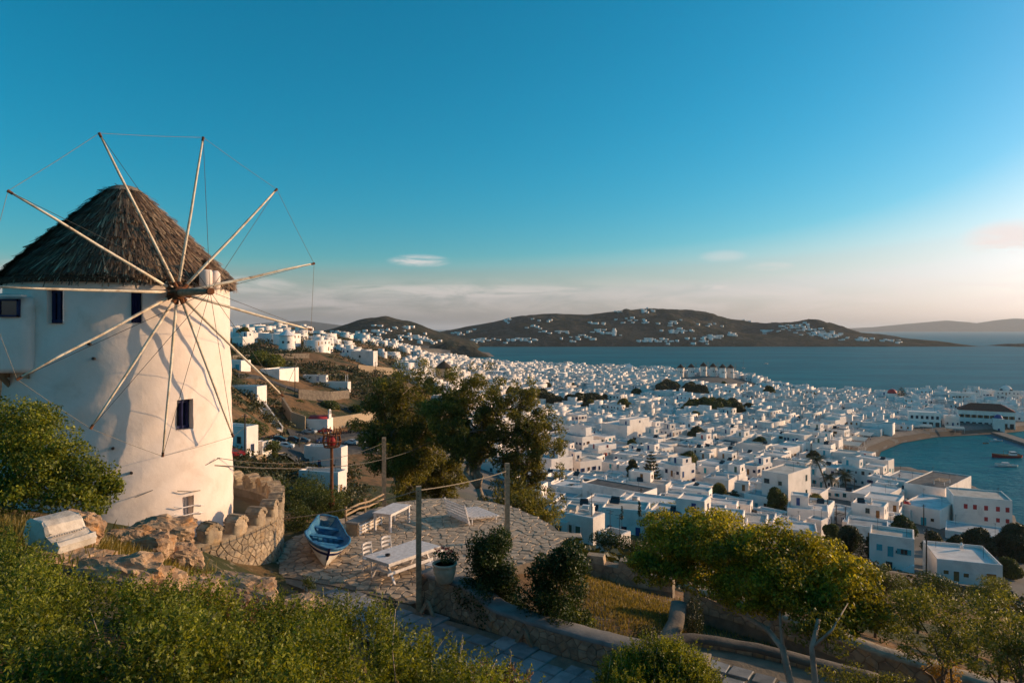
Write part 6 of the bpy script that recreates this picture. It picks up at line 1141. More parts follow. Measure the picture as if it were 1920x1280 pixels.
for k, (x, y, z) in enumerate(cand[:N_IND]):
    two = rgt.random() < .36; wf, ws = round(rgt.uniform(7, 13.0)*2)/2, round(rgt.uniform(5.0, 8.5)*2)/2; h_ = rgt.choice((5.2, 5.6, 6.2)) if two else rgt.choice((2.8, 3.2, 3.6)); col = rgt.choices(('blue', 'teal', 'brown', 'green', 'redpaint'), (5, 2, 3, 1.5, 1))[0]; roof = rgt.choices(('roofwhite', 'roofgrey', 'rooftan', 'roofdark'), (5.5, 2.5, 2, .7))[0]
    up_ = (round(wf*.5), round(ws*.6), 2.9, rgt.choice((-1, 1))*wf*.2, ws*.15, rgt.choice(('roofwhite', 'roofgrey'))) if rgt.random() < .3 else None
    o = house(x, y, z-.1, wf, ws, h_, rot_of(x, y), None, col, roof, 'auto', up_, 1 if rgt.random() < .35 else 0, k+100, 'white houses of the town')
    if rgt.random() < .3: mb = MB(); mb.box((0, 0, .35), (1.3, .9, .7)); q = mb.build('roof_box', M['plaster2'], o); q.location = (rgt.uniform(-wf*.3, wf*.3), rgt.uniform(-.2*ws, .3*ws), h_-.35)
    pxx, pyy = CX+F*x/y, HY-F*(z-CZ)/y; ln_ = min(LANDM, key=lambda l: math.hypot(l[1]-pxx, (l[2]-pyy)*1.6)); dx, dy = pxx-ln_[1], pyy-ln_[2]
    rel = ('right of ' if dx > 0 else 'left of ') if abs(dx) > abs(dy)*1.6 else ('behind ' if dy < 0 else 'in front of ')
    made.append((o, '%s house, %s shutters, %s roof, %s%s' % ('two-storey' if two else 'low', {'blue': 'blue', 'teal': 'turquoise', 'brown': 'brown', 'green': 'green', 'redpaint': 'red'}[col], {'roofwhite': 'white', 'roofgrey': 'grey', 'rooftan': 'tan', 'roofdark': 'dark'}[roof], rel, ln_[0]), pxx))
by_ = {}
for o, l, p in made: by_.setdefault(l, []).append((p, o))
for l, items in by_.items():
    items.sort(key=lambda t_: t_[0])
    for k, (p, o) in enumerate(items): tag(o, l if len(items) == 1 else '%s, %s from left' % (l, ORD[k]), 'house')
# distant remainder of the town and the hillside villas: one mass
hv, hf, hmi = [], [], []
def far_house(x, y, z, wf, ws, h_, a, roof=0, wn=True, wm_=0):
    b = len(hv); c_, s_ = math.cos(a), math.sin(a); T = lambda u, v, w_: (x+u*c_-v*s_, y+u*s_+v*c_, z+w_); hx, hy = wf/2, ws/2; t_ = .3
    for w_ in (-2.5, h_): hv.extend(T(u*hx, v*hy, w_) for u, v in ((-1, -1), (1, -1), (1, 1), (-1, 1)))
    for w_ in (h_, h_-.35): hv.extend(T(u*(hx-t_), v*(hy-t_), w_) for u, v in ((-1, -1), (1, -1), (1, 1), (-1, 1)))
    for q in (0, 4, 8):
        for k in range(4): hf.append((b+q+k, b+q+(k+1) % 4, b+q+4+(k+1) % 4, b+q+4+k)); hmi.append(wm_)
    hf.append((b+12, b+13, b+14, b+15)); hmi.append(roof)
    if wn:
        for st in range(max(1, int(h_/2.9))):
            for face, L_ in (('f', wf), ('r', ws)):
                n_ = max(1, int(L_/2.6))
                for k in range(n_):
                    if rgt.random() < .3: continue
                    u = -L_/2+L_*(k+.5)/n_+rgt.uniform(-.3, .3); w2 = rgt.choice((.4, .5)); v0 = st*2.9+(.1 if rgt.random() < .3 else .9); v1 = st*2.9+2.1; b = len(hv)
                    hv.extend([T(u-w2, -hy-.03, v0), T(u+w2, -hy-.03, v0), T(u+w2, -hy-.03, v1), T(u-w2, -hy-.03, v1)] if face == 'f' else [T(hx+.03, u-w2, v0), T(hx+.03, u+w2, v0), T(hx+.03, u+w2, v1), T(hx+.03, u-w2, v1)]); hf.append((b, b+1, b+2, b+3)); hmi.append(rgt.choice((4, 4, 5, 6)))
for (x, y, z) in cand[N_IND:]:
    two = rgt.random() < .26; wf, ws, h_ = rgt.uniform(6.5, 16), rgt.uniform(4.5, 8.5), (rgt.uniform(4.6, 6.2) if two else rgt.uniform(2.3, 3.6)); wm_ = rgt.choices((0, 7, 8), (7, 2, 1))[0]; a = rot_of(x, y)+(PI/2 if rgt.random() < .25 else 0)+rgt.gauss(0, .08); far_house(x, y, z-.1, wf, ws, h_, a, rgt.choices((1, 2, 3, 9), (6, 3, 2, .8))[0], True, wm_)
    if rgt.random() < .38: far_house(x+rgt.uniform(-2, 2), y+rgt.uniform(-1.5, 1.5), z+h_-.4, wf*rgt.uniform(.25, .6), ws*rgt.uniform(.4, .7), rgt.uniform(1.6, 2.9), a, 1, False, wm_)
    if rgt.random() < .3: far_house(x+rgt.uniform(-4, 4), y+rgt.uniform(-3, 3), z+rgt.uniform(.5, 1), rgt.uniform(2.5, 4.5), rgt.uniform(2, 4), rgt.uniform(1.8, 4.2), a, 1, True, rgt.choice((0, 7)))
    for _ in range(rgt.choice((0, 0, 1, 1, 2))): far_house(x+rgt.uniform(-wf*.3, wf*.3), y+rgt.uniform(-1.5, 1.5), z+h_-.35, rgt.uniform(.5, 1.3), rgt.uniform(.5, 1), rgt.uniform(.7, 1.5), a, 0, False, rgt.choice((0, 7, 8)))
def hill_z(H_, x, y):
    X, D, Z = H_; i = int(np.argmin(np.abs(D[:, 0]-y))); return float(np.interp(x, X[i], Z[i]))
for H_, spec in ((HILLS[0], [(950, 601, 10, 5), (885, 620, 8, 6), (975, 637, 30, 20), (1050, 623, 18, 8), (1090, 640, 18, 5), (1150, 626, 14, 6), (1115, 608, 18, 8), (1190, 603, 30, 9), (1160, 586, 12, 5), (1205, 583, 16, 14), (1270, 620, 26, 18), (1240, 640, 18, 8), (1210, 637, 20, 7), (1340, 632, 18, 16), (1370, 628, 14, 8), (1440, 622, 14, 8), (1505, 612, 40, 34), (1530, 625, 34, 26), (1560, 632, 30, 18), (1620, 636, 26, 12), (1670, 638, 22, 10), (1400, 600, 14, 3), (900, 640, 26, 14), (860, 625, 18, 8), (1300, 640, 30, 9), (1130, 622, 22, 8), (1020, 600, 26, 6), (1080, 630, 30, 8), (1330, 608, 20, 5), (1000, 615, 30, 7), (1250, 605, 30, 8)]), (HILLS[1], [(690, 628, 40, 26), (730, 622, 26, 12), (770, 632, 30, 22), (660, 635, 30, 16), (640, 622, 24, 8), (800, 640, 24, 14), (720, 612, 20, 5), (765, 615, 16, 6), (700, 640, 50, 30)])):
    X, D, Z = H_; PY = HY-F*(Z-CZ)/D; PXs = CX+F*X/D; vis = np.where((np.arange(D.shape[0])[:, None] <= D.shape[0]/1.6) & (Z > 3))
    for (px_, py_, sp_, n_) in spec:
        for _ in range(int(n_*1.15)):
            tx, ty = px_+rgt.gauss(0, sp_*.5), py_+rgt.gauss(0, max(2.0, sp_*.10)); k = int(np.argmin((PXs[vis]-tx)**2+((PY[vis]-ty)*3)**2)); x, y, z = X[vis][k]+rgt.uniform(-9, 9), D[vis][k], Z[vis][k]
            if (PXs[vis][k]-tx)**2 > 400: continue
            far_house(x, y, z-.8, rgt.uniform(7, 14)*(1.15 if H_ is HILLS[0] else .8), rgt.uniform(6, 9), rgt.choice((3.2, 3.6, 5.6)), rgt.uniform(-.9, .1), 1, False)
fm = [M['plaster'], M['roofwhite'], M['roofgrey'], M['rooftan'], M['glass'], M['blue'], M['brown'], M['plasterb'], M['plasterc'], M['roofdark']]
tag(meshobj('distant_houses', npmesh('distant_houses', np.array(hv), np.array(hf), fm, False, hmi)), 'mass of small white flat roofed houses filling the far town and slopes', 'houses', None, 'stuff')
# ------------------------------------------------------------------ harbour front
HL = [Vector(SEA[1][i]) for i in range(0, 8)]
def offset_strip(name, label, o0, o1, mat, dz, seg=6):
    pts = []
    for a, b in zip(HL[:-1], HL[1:]): pts += [a.lerp(b, i/seg) for i in range(seg)]
    V, Fc = [], []; n = 5
    for k, p in enumerate(pts):
        t_ = (pts[min(k+1, len(pts)-1)]-pts[max(k-1, 0)]).normalized(); nrm = Vector((-t_.y, t_.x))
        if poly_sd(SEA[1], np.array([p.x+nrm.x*3]), np.array([p.y+nrm.y*3]))[0] > 0: nrm = -nrm
        for i in range(n): q = p+nrm*(o0+(o1-o0)*i/(n-1)); V.append((q.x, q.y, max(gz(q.x, q.y), .1)+dz))
    for k in range(len(pts)-1): Fc += [(k*n+i, k*n+i+1, (k+1)*n+i+1, (k+1)*n+i) for i in range(n-1)]
    mb = MB(); mb.vf(V, Fc); return tag(mb.build(name, M[mat], None, True), label, None, None, 'structure')
offset_strip('beach', 'curved strip of brown sand along the harbour', -1.5, 4, 'sand', .07); offset_strip('promenade', 'pale paved waterfront behind the sand', 4, 9.5, 'concrete', .13)
mb = MB(); a, b = Vector((266, 374, 0)), Vector((252, 318, 0)); mb.beam(a+Vector((0, 0, .2)), b+Vector((0, 0, .2)), 6, 2.2); pier = tag(mb.build('pier', M['concrete']), 'grey stone pier reaching into the harbour at the right edge', 'pier')
def hull_boat(name, label, px, d, L_, B_, rz, hullm, deckm, cabin=None, mast=0, grp='boats in the harbour', stripe=None):
    o = empty(name, ((px-CX)/F*d, d, 0), rz, label, 'boat', grp); NS_, NP_ = 14, 7; V = []
    for i in range(NS_+1):
        s = i/NS_; b = max(.03, B_/2*(math.sin(min(1, s*2.2+.45)*PI/2) if s < .6 else math.cos((s-.6)/.4*PI/2)**.7)); sh = L_*.075+L_*.06*(abs(s-.4)/.6)**2
        for j in range(NP_): a_ = j/(NP_-1)*2-1; V.append((L_*(s-.5), b*math.copysign(abs(a_)**.6, a_), -.25*L_/8+(sh+.25*L_/8)*abs(a_)**2))
    mb = MB(); mb.vf(V, [(i*NP_+j, (i+1)*NP_+j, (i+1)*NP_+j+1, i*NP_+j+1) for i in range(NS_) for j in range(NP_-1)]+[tuple(range(NP_))]); mb.build('hull', hullm, o, True)
    mb = MB(); mb.vf([Vector(V[i*NP_])+Vector((0, .06, -.14)) for i in range(NS_+1)]+[Vector(V[i*NP_+NP_-1])+Vector((0, -.06, -.14)) for i in range(NS_+1)], [(i, i+1, NS_+2+i, NS_+1+i) for i in range(NS_)]); mb.build('deck', deckm, o)
    for sgn in (0, NP_-1): mb = MB(); mb.tube([Vector(V[i*NP_+sgn])+Vector((0, 0, .03)) for i in range(NS_+1)], L_*.009, 5); mb.build('gunwale', stripe or deckm, o)
    if cabin: cx_, cl, cw, ch_ = cabin; mb = MB(); mb.box((cx_*L_, 0, L_*.08+ch_/2), (cl, cw, ch_), taper=.88); cb_ = mb.build('cabin', M['plaster2'], o); mb = MB(); mb.box((cx_*L_, 0, L_*.08+ch_*.68), (cl*.95, cw*1.01, ch_*.26)); mb.build('windows', M['glass'], cb_)
    if mast: mb = MB(); mb.tube([(L_*.1, 0, 0), (L_*.1, 0, mast)], [.09, .04], 6); mb.build('mast', M['timber'], o); mb = MB(); mb.tube([(L_*.1, 0, mast*.95), (L_*.49, 0, L_*.13)], .02, 4); mb.tube([(L_*.1, 0, mast*.95), (-L_*.49, 0, L_*.11)], .02, 4); mb.build('rigging', M['wire'], o)
    return o
hull_boat('fishing_boat', 'red hulled wooden fishing boat moored off the pier', 1887, 308, 12.5, 4.0, R(176), M['redpaint'], M['brown'], (-.22, 2.6, 2.0, 1.6), 3.2, stripe=M['brown'])
hull_boat('motor_boat', 'white motor boat anchored below the red fishing boat', 1886, 288, 8.6, 2.6, R(172), M['plaster2'], M['soft'], (.02, 2.8, 1.6, .9))
hull_boat('motor_boat', 'small pale boat near the blue domed chapel', 1867, 352, 6.0, 2.0, R(178), M['plaster2'], M['teal'], (.05, 1.4, 1.1, .7)); hull_boat('dinghy', 'tiny dark dinghy left of the small pale boat', 1848, 345, 3.2, 1.3, R(190), M['brown'], M['timber'])
sbo = hull_boat('sailing_boat', 'lone sailing boat on the bay beside the windmill point', 1394, 990, 11, 3.2, R(80), M['plaster2'], M['soft'], (0, 3, 1.6, .7), 15); hull_boat('motor_boat', 'white speck of a motor boat far out beyond the headland row', 1436, 1120, 9, 3, R(20), M['plaster2'], M['soft'], (0, 3, 2, 1.2))
for i, (px_, py_, wd, dp, rz) in enumerate(((1596, 842, 8, 6, -40), (1606, 832, 9, 6, -42), (1618, 822, 9, 6, -44), (1632, 813, 11, 6, -30), (1656, 806, 12, 6, -20), (1684, 802, 12, 5, -12), (1730, 806, 9, 4, -24), (1790, 810, 9, 4, -26))):
    d = hit(px_, py_, 150) or 340; b0_ = px3(px_, py_, d); o = empty('awning', b0_, R(rz), 'cream canvas awning of the quay cafes, '+ORD[i]+' from the left', 'awning', 'awnings along the quay'); mb = MB(); mb.vf([(-wd/2, -dp/2, 2.3), (wd/2, -dp/2, 2.3), (wd/2, dp/2, 3.2), (-wd/2, dp/2, 3.2), (-wd/2, -dp/2, 2.0), (wd/2, -dp/2, 2.0)], [(0, 1, 2, 3), (4, 5, 1, 0)]); mb.build('canopy', M['soft'], o)
    for sx_ in (-1, 0, 1): mb = MB(); mb.box((sx_*wd*.48, -dp/2+.1, 1.1), (.1, .1, 2.3)); mb.build('pole', M['plaster2'], o)
    for sx_ in (-.6, 0, .6): mb = MB(); mb.box((sx_*wd*.5, 0, .7), (1.2, 1.2, .06)); mb.box((sx_*wd*.5, 0, .35), (.12, .12, .7)); mb.build('cafe_table', M['brown'], o)
# people strolling on the quay
def person_mesh():
    V = [(0, 0, .95), (0, 0, 1.15), (0, 0, 1.38), (0, 0, 1.50), (0, 0, 1.62), (0, -.01, 1.74), (.17, 0, 1.40), (.22, .04, 1.12), (.21, -.06, .88), (-.17, 0, 1.40), (-.22, -.05, 1.12), (-.21, .06, .88), (.09, 0, .90), (.10, -.08, .50), (.10, .06, .08), (.10, -.08, .04), (-.09, 0, .90), (-.10, .10, .50), (-.10, .20, .10), (-.10, .08, .05)]
    E_ = [(0, 1), (1, 2), (2, 3), (3, 4), (4, 5), (2, 6), (6, 7), (7, 8), (2, 9), (9, 10), (10, 11), (0, 12), (12, 13), (13, 14), (14, 15), (0, 16), (16, 17), (17, 18), (18, 19)]
    rr = [.15, .14, .16, .055, .09, .085, .065, .045, .035, .065, .045, .035, .09, .065, .045, .04, .09, .065, .045, .04]
    me = bpy.data.meshes.new('person_base'); me.from_pydata(V, E_, []); o = bpy.data.objects.new('person_base', me); COL.objects.link(o); o.modifiers.new('skin', 'SKIN'); o.modifiers.new('sub', 'SUBSURF').levels = 1
    for v, r_ in zip(me.skin_vertices[0].data, rr): v.radius = (r_, r_*.8)
    me.skin_vertices[0].data[0].use_root = True; dg = bpy.context.evaluated_depsgraph_get(); m2 = bpy.data.meshes.new_from_object(o.evaluated_get(dg)); bpy.data.objects.remove(o); return m2
pmesh = person_mesh(); skin = material('skin', (.5, .32, .22), None, 5, .7); cloth = {'dark': material('dark_cloth', (.03, .03, .04), None, 5, .9), 'white': M['plaster2'], 'red': M['redpaint'], 'blue': M['blue'], 'tan': material('tan_cloth', (.35, .25, .16), None, 5, .9)}
pv = {}
for i, (px_, py_, top, leg) in enumerate(((1612, 846, 'white', 'dark'), (1618, 838, 'dark', 'blue'), (1606, 858, 'red', 'dark'), (1624, 832, 'blue', 'tan'), (1611, 870, 'dark', 'dark'), (1632, 826, 'white', 'blue'), (1616, 852, 'tan', 'dark'), (1648, 818, 'dark', 'tan'), (1700, 810, 'red', 'blue'), (1622, 845, 'white', 'white'))):
    key = (top, leg)
    if key not in pv:
        me = pmesh.copy(); me.materials.clear(); [me.materials.append(m_) for m_ in (skin, cloth[top], cloth[leg])]; zc = [p.center.z for p in me.polygons]; xc = [abs(p.center.x) for p in me.polygons]
        me.polygons.foreach_set('material_index', [0 if z > 1.5 or (x > .17 and z < 1.05 and z > .8) else (1 if z > .93 else 2) for z, x in zip(zc, xc)]); pv[key] = me
    d = hit(px_, py_, 200) or 320; o = meshobj('person', pv[key]); o.location = px3(px_, py_, d); o.location.z = gz(o.location.x, o.location.y)+.14; o.rotation_euler = (0, 0, random.uniform(0, 6)); tag(o, 'person in a %s top and %s trousers walking on the quay, %s of the strollers' % (top, leg, ORD[i]), 'person', 'people on the quay')

# ------------------------------------------------------------------ trees in the town
def palm(label, base, top, seed, n=30, fl_=3.6):
    rg = np.random.default_rng(seed); d = base[2]; b0_ = px3(*base); tp = px3(*top); o = empty('palm_tree', b0_, 0, label, 'tree', 'palm trees'); mid = b0_.lerp(tp, .5)+Vector((.35, 0, 0)); limb([b0_-Vector((0, 0, .5)), b0_.lerp(mid, .5), mid, mid.lerp(tp, .5), tp], .26, .2, o, M['darkbark'], 'trunk', 8); Vs = []
    for k in range(n):
        a = 2*PI*k/n+rg.normal(0, .1); e = rg.uniform(-.35, 1.2); L_ = fl_*rg.uniform(.8, 1.1); pts = []
        for i in range(8): s = i/7; r_ = L_*s*math.cos(e*(1-s*.4)); z = L_*(s*math.sin(e)*1.0-.62*s*s*(1.1-.3*e)); pts.append(np.array([math.cos(a)*r_, math.sin(a)*r_, z]))
        for i in range(7):
            p, q = pts[i], pts[i+1]; t_ = (q-p)/np.linalg.norm(q-p); sd_ = np.cross(t_, [0, 0, 1]); sd_ /= np.linalg.norm(sd_)+1e-9
            for m_ in range(4):
                c_ = p+(q-p)*(m_/4); ll = .75*math.sin(PI*min(1, (i+m_/4)/7*.85+.15))+.15
                for sg in (-1, 1): tip = c_+(sd_*sg*.8+t_*.6+np.array([0, 0, -.35]))*ll; Vs.append([c_, c_+t_*.10, tip+t_*.02, tip])
        for i in range(7): p, q = pts[i], pts[i+1]; Vs.append([p+[0, 0, .03], q+[0, 0, .03], q-[0, 0, .03], p-[0, 0, .03]])
    V = np.array(Vs).reshape(-1, 3)+np.array(tp-b0_); tag(meshobj('fronds', npmesh('fronds', V, np.arange(len(V)).reshape(-1, 4), LM['palm']), o), None, None, None, 'stuff')
dP = hit(1553, 925, 60) or 190; dQ = snap(1376, 950, 130); dR = snap(1066, 850, 185)
palm('tall curved palm, leftmost of the quay palms', (1553, 925, dP), (1531, 862, dP), 1, fl_=4.2); palm('bushy palm, rightmost of the quay palms', (1586, 922, dP+4), (1582, 890, dP+4), 2, fl_=3.8); palm('short palm between the two taller quay palms', (1560, 925, dP+2), (1556, 893, dP+2), 3, fl_=3.2); palm('small palm beside the stepped roof house', (1376, 950, dQ), (1375, 927, dQ), 4, fl_=2.2); palm('little palm in front of the large left house', (1066, 850, dR), (1066, 838, dR), 5, fl_=2.8)
def araucaria(label, base, top_py, r_px, tiers, seed, leaf='dark'):
    rg = np.random.default_rng(seed); d = snap(*base); base = (base[0], base[1], d); b0_ = px3(*base); H_ = (base[1]-top_py)/F*d; Rr = r_px/F*d; o = empty('tiered_pine', b0_, 0, label, 'tree'); limb([b0_-Vector((0, 0, .5)), b0_+Vector((0, 0, H_))], H_*.022, .04, o, M['darkbark'], 'trunk', 7); P_, N_ = [], []
    for k in range(tiers):
        f = k/(tiers-1); z = H_*(.12+.86*f); rr = Rr*(1-f)**.8+.15*Rr
        for j in range(8):
            a = 2*PI*j/8+k*.4+rg.normal(0, .1); n_ = int(70*(rr/Rr)+14); s = np.sqrt(rg.random(n_)); lat = rg.normal(0, .09, n_)*rr*(.5+s); up_ = rg.normal(0, .03, n_)*rr-.10*rr*np.sin(s*PI)+.12*rr*s
            P_.append(np.stack([math.cos(a)*s*rr-math.sin(a)*lat, math.sin(a)*s*rr+math.cos(a)*lat, z+up_], -1)); N_.append(np.tile([0, 0, 1.0], (n_, 1)))
    P_ = np.concatenate(P_); V = leaf_quads(P_, np.concatenate(N_), Rr*.12, .5, .6); tag(meshobj('crown', npmesh('crown', V, np.arange(len(V)).reshape(-1, 4), LM[leaf]), o), None, None, None, 'stuff')
araucaria('tall tiered pine rising among houses right of centre', (1221, 930, 140), 846, 23, 13, 1); araucaria('dark tiered pine left of the quay palms', (1496, 915, 185), 866, 15, 9, 2); araucaria('single tiered pine on the far shore skyline', (1690, 752, 545), 726, 12, 8, 3); araucaria('dark conifer in front of the turquoise shuttered house', (1614, 1045, 112), 1000, 17, 9, 4, 'shrub')
def town_tree(label, px, py, wpx, hpx, leaf='dark', name='town_tree', seed=0, cone=False, d=None, grp='trees among the houses'):
    d = d or hit(px, py, 40) or 300; b0_ = px3(px, py, d); w_, h_ = wpx/F*d, hpx/F*d; o = empty(name, b0_, 0, label, 'tree', grp); rg = np.random.default_rng(seed+int(px)); cls = []
    for i in range(14 if not cone else 10):
        f = (i+.5)/14 if not cone else (i+.5)/10; a = rg.uniform(0, 6.28); k = rg.uniform(.2, .9); rr = w_/2*(math.sin(PI*(.18+.72*f)) if not cone else (1-f)*.9+.15); s = (w_*.20 if not cone else w_*.26*(1.2-f)); cls.append((np.array(b0_)+np.array([math.cos(a)*rr*k*(.75 if not cone else .3), math.sin(a)*rr*k*(.75 if not cone else .3), h_*(.15+.75*f)]), (s*1.2, s*1.2, s)))
    crown(o, cls, min(90, 60*(60/d)**1.2*4), max(.12, d*.0024), LM[leaf], .6, .9, .3); limb([b0_-Vector((0, 0, .6)), b0_+Vector((0, 0, h_*.6))], w_*.05, w_*.02, o, M['darkbark'], 'trunk', 6)
TT = [(1750, 1062, 46, 64, 'dark', 'dark tree between the turquoise and the orange shuttered cottages'), (1690, 1012, 50, 40, 'shrub', 'shrubby tree under the red dome chapel'), (1836, 1042, 60, 46, 'dark', 'dense dark tree behind the ring chimney cottage'), (1790, 1045, 34, 40, 'dark', 'dark tree left of the ring chimney'), (1905, 1050, 70, 62, 'dark', 'big dark tree cut by the right edge'), (1590, 1040, 50, 52, 'dark', 'dark tree mass left of the turquoise house'), (1560, 1020, 36, 36, 'mid', 'olive tree right of the blue door cube'), (1530, 970, 44, 40, 'euc', 'russet tree below the palms'), (1505, 985, 40, 34, 'mid', 'green shrub tree under the tall three-storey house'), (1650, 985, 40, 20, 'mid', 'bright green hedge below the blue door house'), (1640, 1050, 40, 44, 'dark', 'dark conifer beside the turquoise house'),
      (1186, 912, 26, 52, 'dark', 'dark upright tree left of the tiered pine'), (1290, 880, 40, 30, 'mid', 'green tree right of the narrow tall house'), (1185, 845, 22, 20, 'mid', 'small tree under the big three-door block'), (1210, 862, 22, 18, 'mid', 'rounded shrub beside the green balcony house'), (1345, 945, 40, 36, 'euc', 'russet shrub beside the small palm'), (1120, 995, 20, 18, 'shrub', 'small round shrub by the nearest white house'), (1250, 985, 36, 40, 'mid', 'tree clump behind the umbrella crown'), (1070, 945, 50, 30, 'shrub', 'dark shrubs under the twin blocks'), (1040, 930, 36, 24, 'mid', 'low tree left of the dark roofs'), (1520, 1060, 44, 40, 'dark', 'dark tree peeping over the umbrella crown'), (1890, 1085, 44, 36, 'mid', 'green shrub right of the orange shuttered cottage'), (1105, 770, 20, 12, 'dark', 'low dark tree above the sunlit blue door house'), (1460, 760, 16, 10, 'dark', 'dark tree by the far shore'), (1525, 752, 18, 12, 'dark', 'dark tree near the far right shore'), (1405, 770, 22, 12, 'dark', 'dark shrub tree above the quay houses'), (930, 700, 14, 8, 'dark', 'dark tree on the far left skyline')]
for i, (px_, py_, w_, h_, lf, lab) in enumerate(TT): town_tree(lab, px_, py_, w_, h_, lf, seed=i)
for i, px_ in enumerate((1118, 1150, 1166, 1200, 1198)): town_tree('slim dark cypress near the wide dark roof, %s from the left' % ORD[i], px_, (980, 985, 978, 972, 968)[i], 8, 34, 'dark', 'cypress_tree', i, True, snap(px_, (980, 985, 978, 972, 968)[i], 70), 'cypresses below the dark roof')
for band, lo_, hi_ in (('nearest', 0, 250), ('middle', 250, 400), ('farther', 400, 2000)):
    sel = sorted([c_ for c_ in TREES_AT if lo_ <= c_[1] < hi_], key=lambda c_: c_[0]/c_[1])[:20]
    for k, (x, y, z) in enumerate(sel): town_tree('small dark tree between white roofs, %s town band, %s from the left' % (band, ORD[k]), CX+F*x/y, HY-F*(z-CZ)/y, random.uniform(5, 9)*F/y, random.uniform(4.5, 8)*F/y, random.choice(('dark', 'mid', 'shrub', 'euc')), d=y, seed=500+k)
gi = 0
for (c_, a, b) in GROVES[:-1]:
    for k in range(4):
        x, y = c_[0]+random.uniform(-.8, .8)*a, c_[1]+random.uniform(-.8, .8)*b; px_ = CX+F*x/y; town_tree('round topped %s tree of the %s, %s from its left' % ('green' if 1290 < px_ < 1375 and y < 440 else 'dark', 'town hedge' if 1290 < px_ < 1375 and y < 440 else ('western tree belt' if px_ < 1150 else 'central grove'), (ORD+[o_+' row two' for o_ in ORD]+[o_+' row three' for o_ in ORD])[gi]), px_, HY-F*(gz(x, y)-CZ)/y, random.uniform(13, 18)*F/y*.75, random.uniform(7, 10)*F/y*.85, 'mid' if 1290 < px_ < 1375 and y < 440 else 'dark', d=y, seed=gi); gi += 1

# ------------------------------------------------------------------ left valley: road, car park, stairs, walls
def ribbon(name, label, pts, width, mat, dz=.3):
    P_ = []
    for (px_, py_) in pts: d = hit(px_, py_, 60) or 220; q = px3(px_, py_, d); P_.append(Vector((q.x, q.y)))
    fine = []
    for a, b in zip(P_[:-1], P_[1:]): fine += [a.lerp(b, i/8) for i in range(8)]
    fine.append(P_[-1]); V, Fc = [], []
    for k, p in enumerate(fine):
        t_ = (fine[min(k+1, len(fine)-1)]-fine[max(k-1, 0)]).normalized(); n_ = Vector((-t_.y, t_.x)); cx_ = np.array([p.x+n_.x*width*(i/8-.5) for i in range(9)]); cy_ = np.array([p.y+n_.y*width*(i/8-.5) for i in range(9)]); g = ground(cx_, cy_); g = g*.55+g.mean()*.45
        V += [(a, b, z+dz-(1.2 if i in (0, 8) else 0)) for i, (a, b, z) in enumerate(zip(cx_, cy_, g))]
    for k in range(len(fine)-1): Fc += [(k*9+i, k*9+i+1, (k+1)*9+i+1, (k+1)*9+i) for i in range(8)]
    mb = MB(); mb.vf(V, Fc); return tag(mb.build(name, M[mat], None), label, None, None, 'structure')
ribbon('road', 'grey hillside road running down past the restaurant', [(436, 702), (480, 706), (540, 728), (600, 750), (650, 768), (700, 790)], 5.5, 'asphalt'); ribbon('car_park', 'asphalt car park in the valley bottom', [(480, 846), (540, 838), (600, 838), (660, 838), (720, 842)], 17, 'asphalt'); ribbon('car_park', 'upper parking strip beside the chapel', [(540, 812), (600, 822), (660, 816), (710, 812)], 9, 'asphalt')
def ground_wall(label, pts, h_, mat='darkstone', thick=.5, name='hillside_wall', cop=None):
    P_ = []
    for (px_, py_) in pts: d = hit(px_, py_, 60) or 220; q = px3(px_, py_, d); P_.append((q.x, q.y))
    acc = [0]
    for a, b in zip(P_[:-1], P_[1:]): acc.append(acc[-1]+math.hypot(b[0]-a[0], b[1]-a[1]))
    zs_ = [gz(*p)-.2 for p in P_]; return sweep_wall(name, label, P_, [h_]*2, thick, lambda s: float(np.interp(s, acc, zs_)), M[mat], M[cop] if cop else None, None, .5, .15, False, 'stone walls on the hillside', 1.0)
ground_wall('curved stone wall left of the red roofed chapel', [(528, 772), (545, 800), (572, 806)], 4.2, 'stone', .6); ground_wall('long stone wall right of the red roofed chapel', [(618, 806), (660, 800), (706, 790)], 3.6, 'stone', .6); ground_wall('dark retaining wall under the hillside restaurant', [(560, 748), (620, 752), (655, 748)], 3.4); ground_wall('stone wall along the lower edge of the car park', [(480, 864), (540, 858), (600, 858)], 1.2, 'stone'); ground_wall('tan retaining wall below the solitary slope house', [(672, 700), (712, 702), (745, 704)], 4.0, 'stone'); ground_wall('dark stone wall below the orange shuttered cottage', [(1660, 1092), (1740, 1102), (1800, 1118), (1900, 1130)], 1.6); ground_wall('dark stone wall under the turquoise house', [(1560, 1075), (1640, 1085), (1690, 1090)], 1.4); ground_wall('tan garden wall beside the dark roofs', [(1052, 960), (1080, 950), (1106, 940)], 1.4, 'stone'); ground_wall('long dark wall below the ridge mill', [(436, 678), (500, 674), (580, 672)], 2.5)
sa_, sb_ = px3(486, 757, snap(486, 757, 166)), px3(521, 806, snap(521, 806, 158)); st = empty('stairway', sb_, 0, 'long white stairway with low walls down the green slope', 'stairs'); dv = sa_-sb_; nst = 26; hz_ = Vector((dv.x, dv.y, 0)).normalized(); sdv = Vector((-hz_.y, hz_.x, 0)); ang = math.atan2(hz_.y, hz_.x); run = Vector((dv.x, dv.y, 0)).length/nst
for i in range(nst): mb = MB(); c_ = Vector((dv.x, dv.y, 0))*((i+.5)/nst)+Vector((0, 0, dv.z*(i+1)/nst-1.6)); mb.box(c_, (run*1.02, 2.0, 3.2), ang); mb.build('step', M['plaster2'], st)
for s_ in (-1, 1): mb = MB(); o_ = sdv*(1.25*s_); mb.beam(o_+Vector((0, 0, -.1)), o_+dv+Vector((0, 0, -.1)), .4, 1.9); mb.build('side_wall', M['plaster'], st)

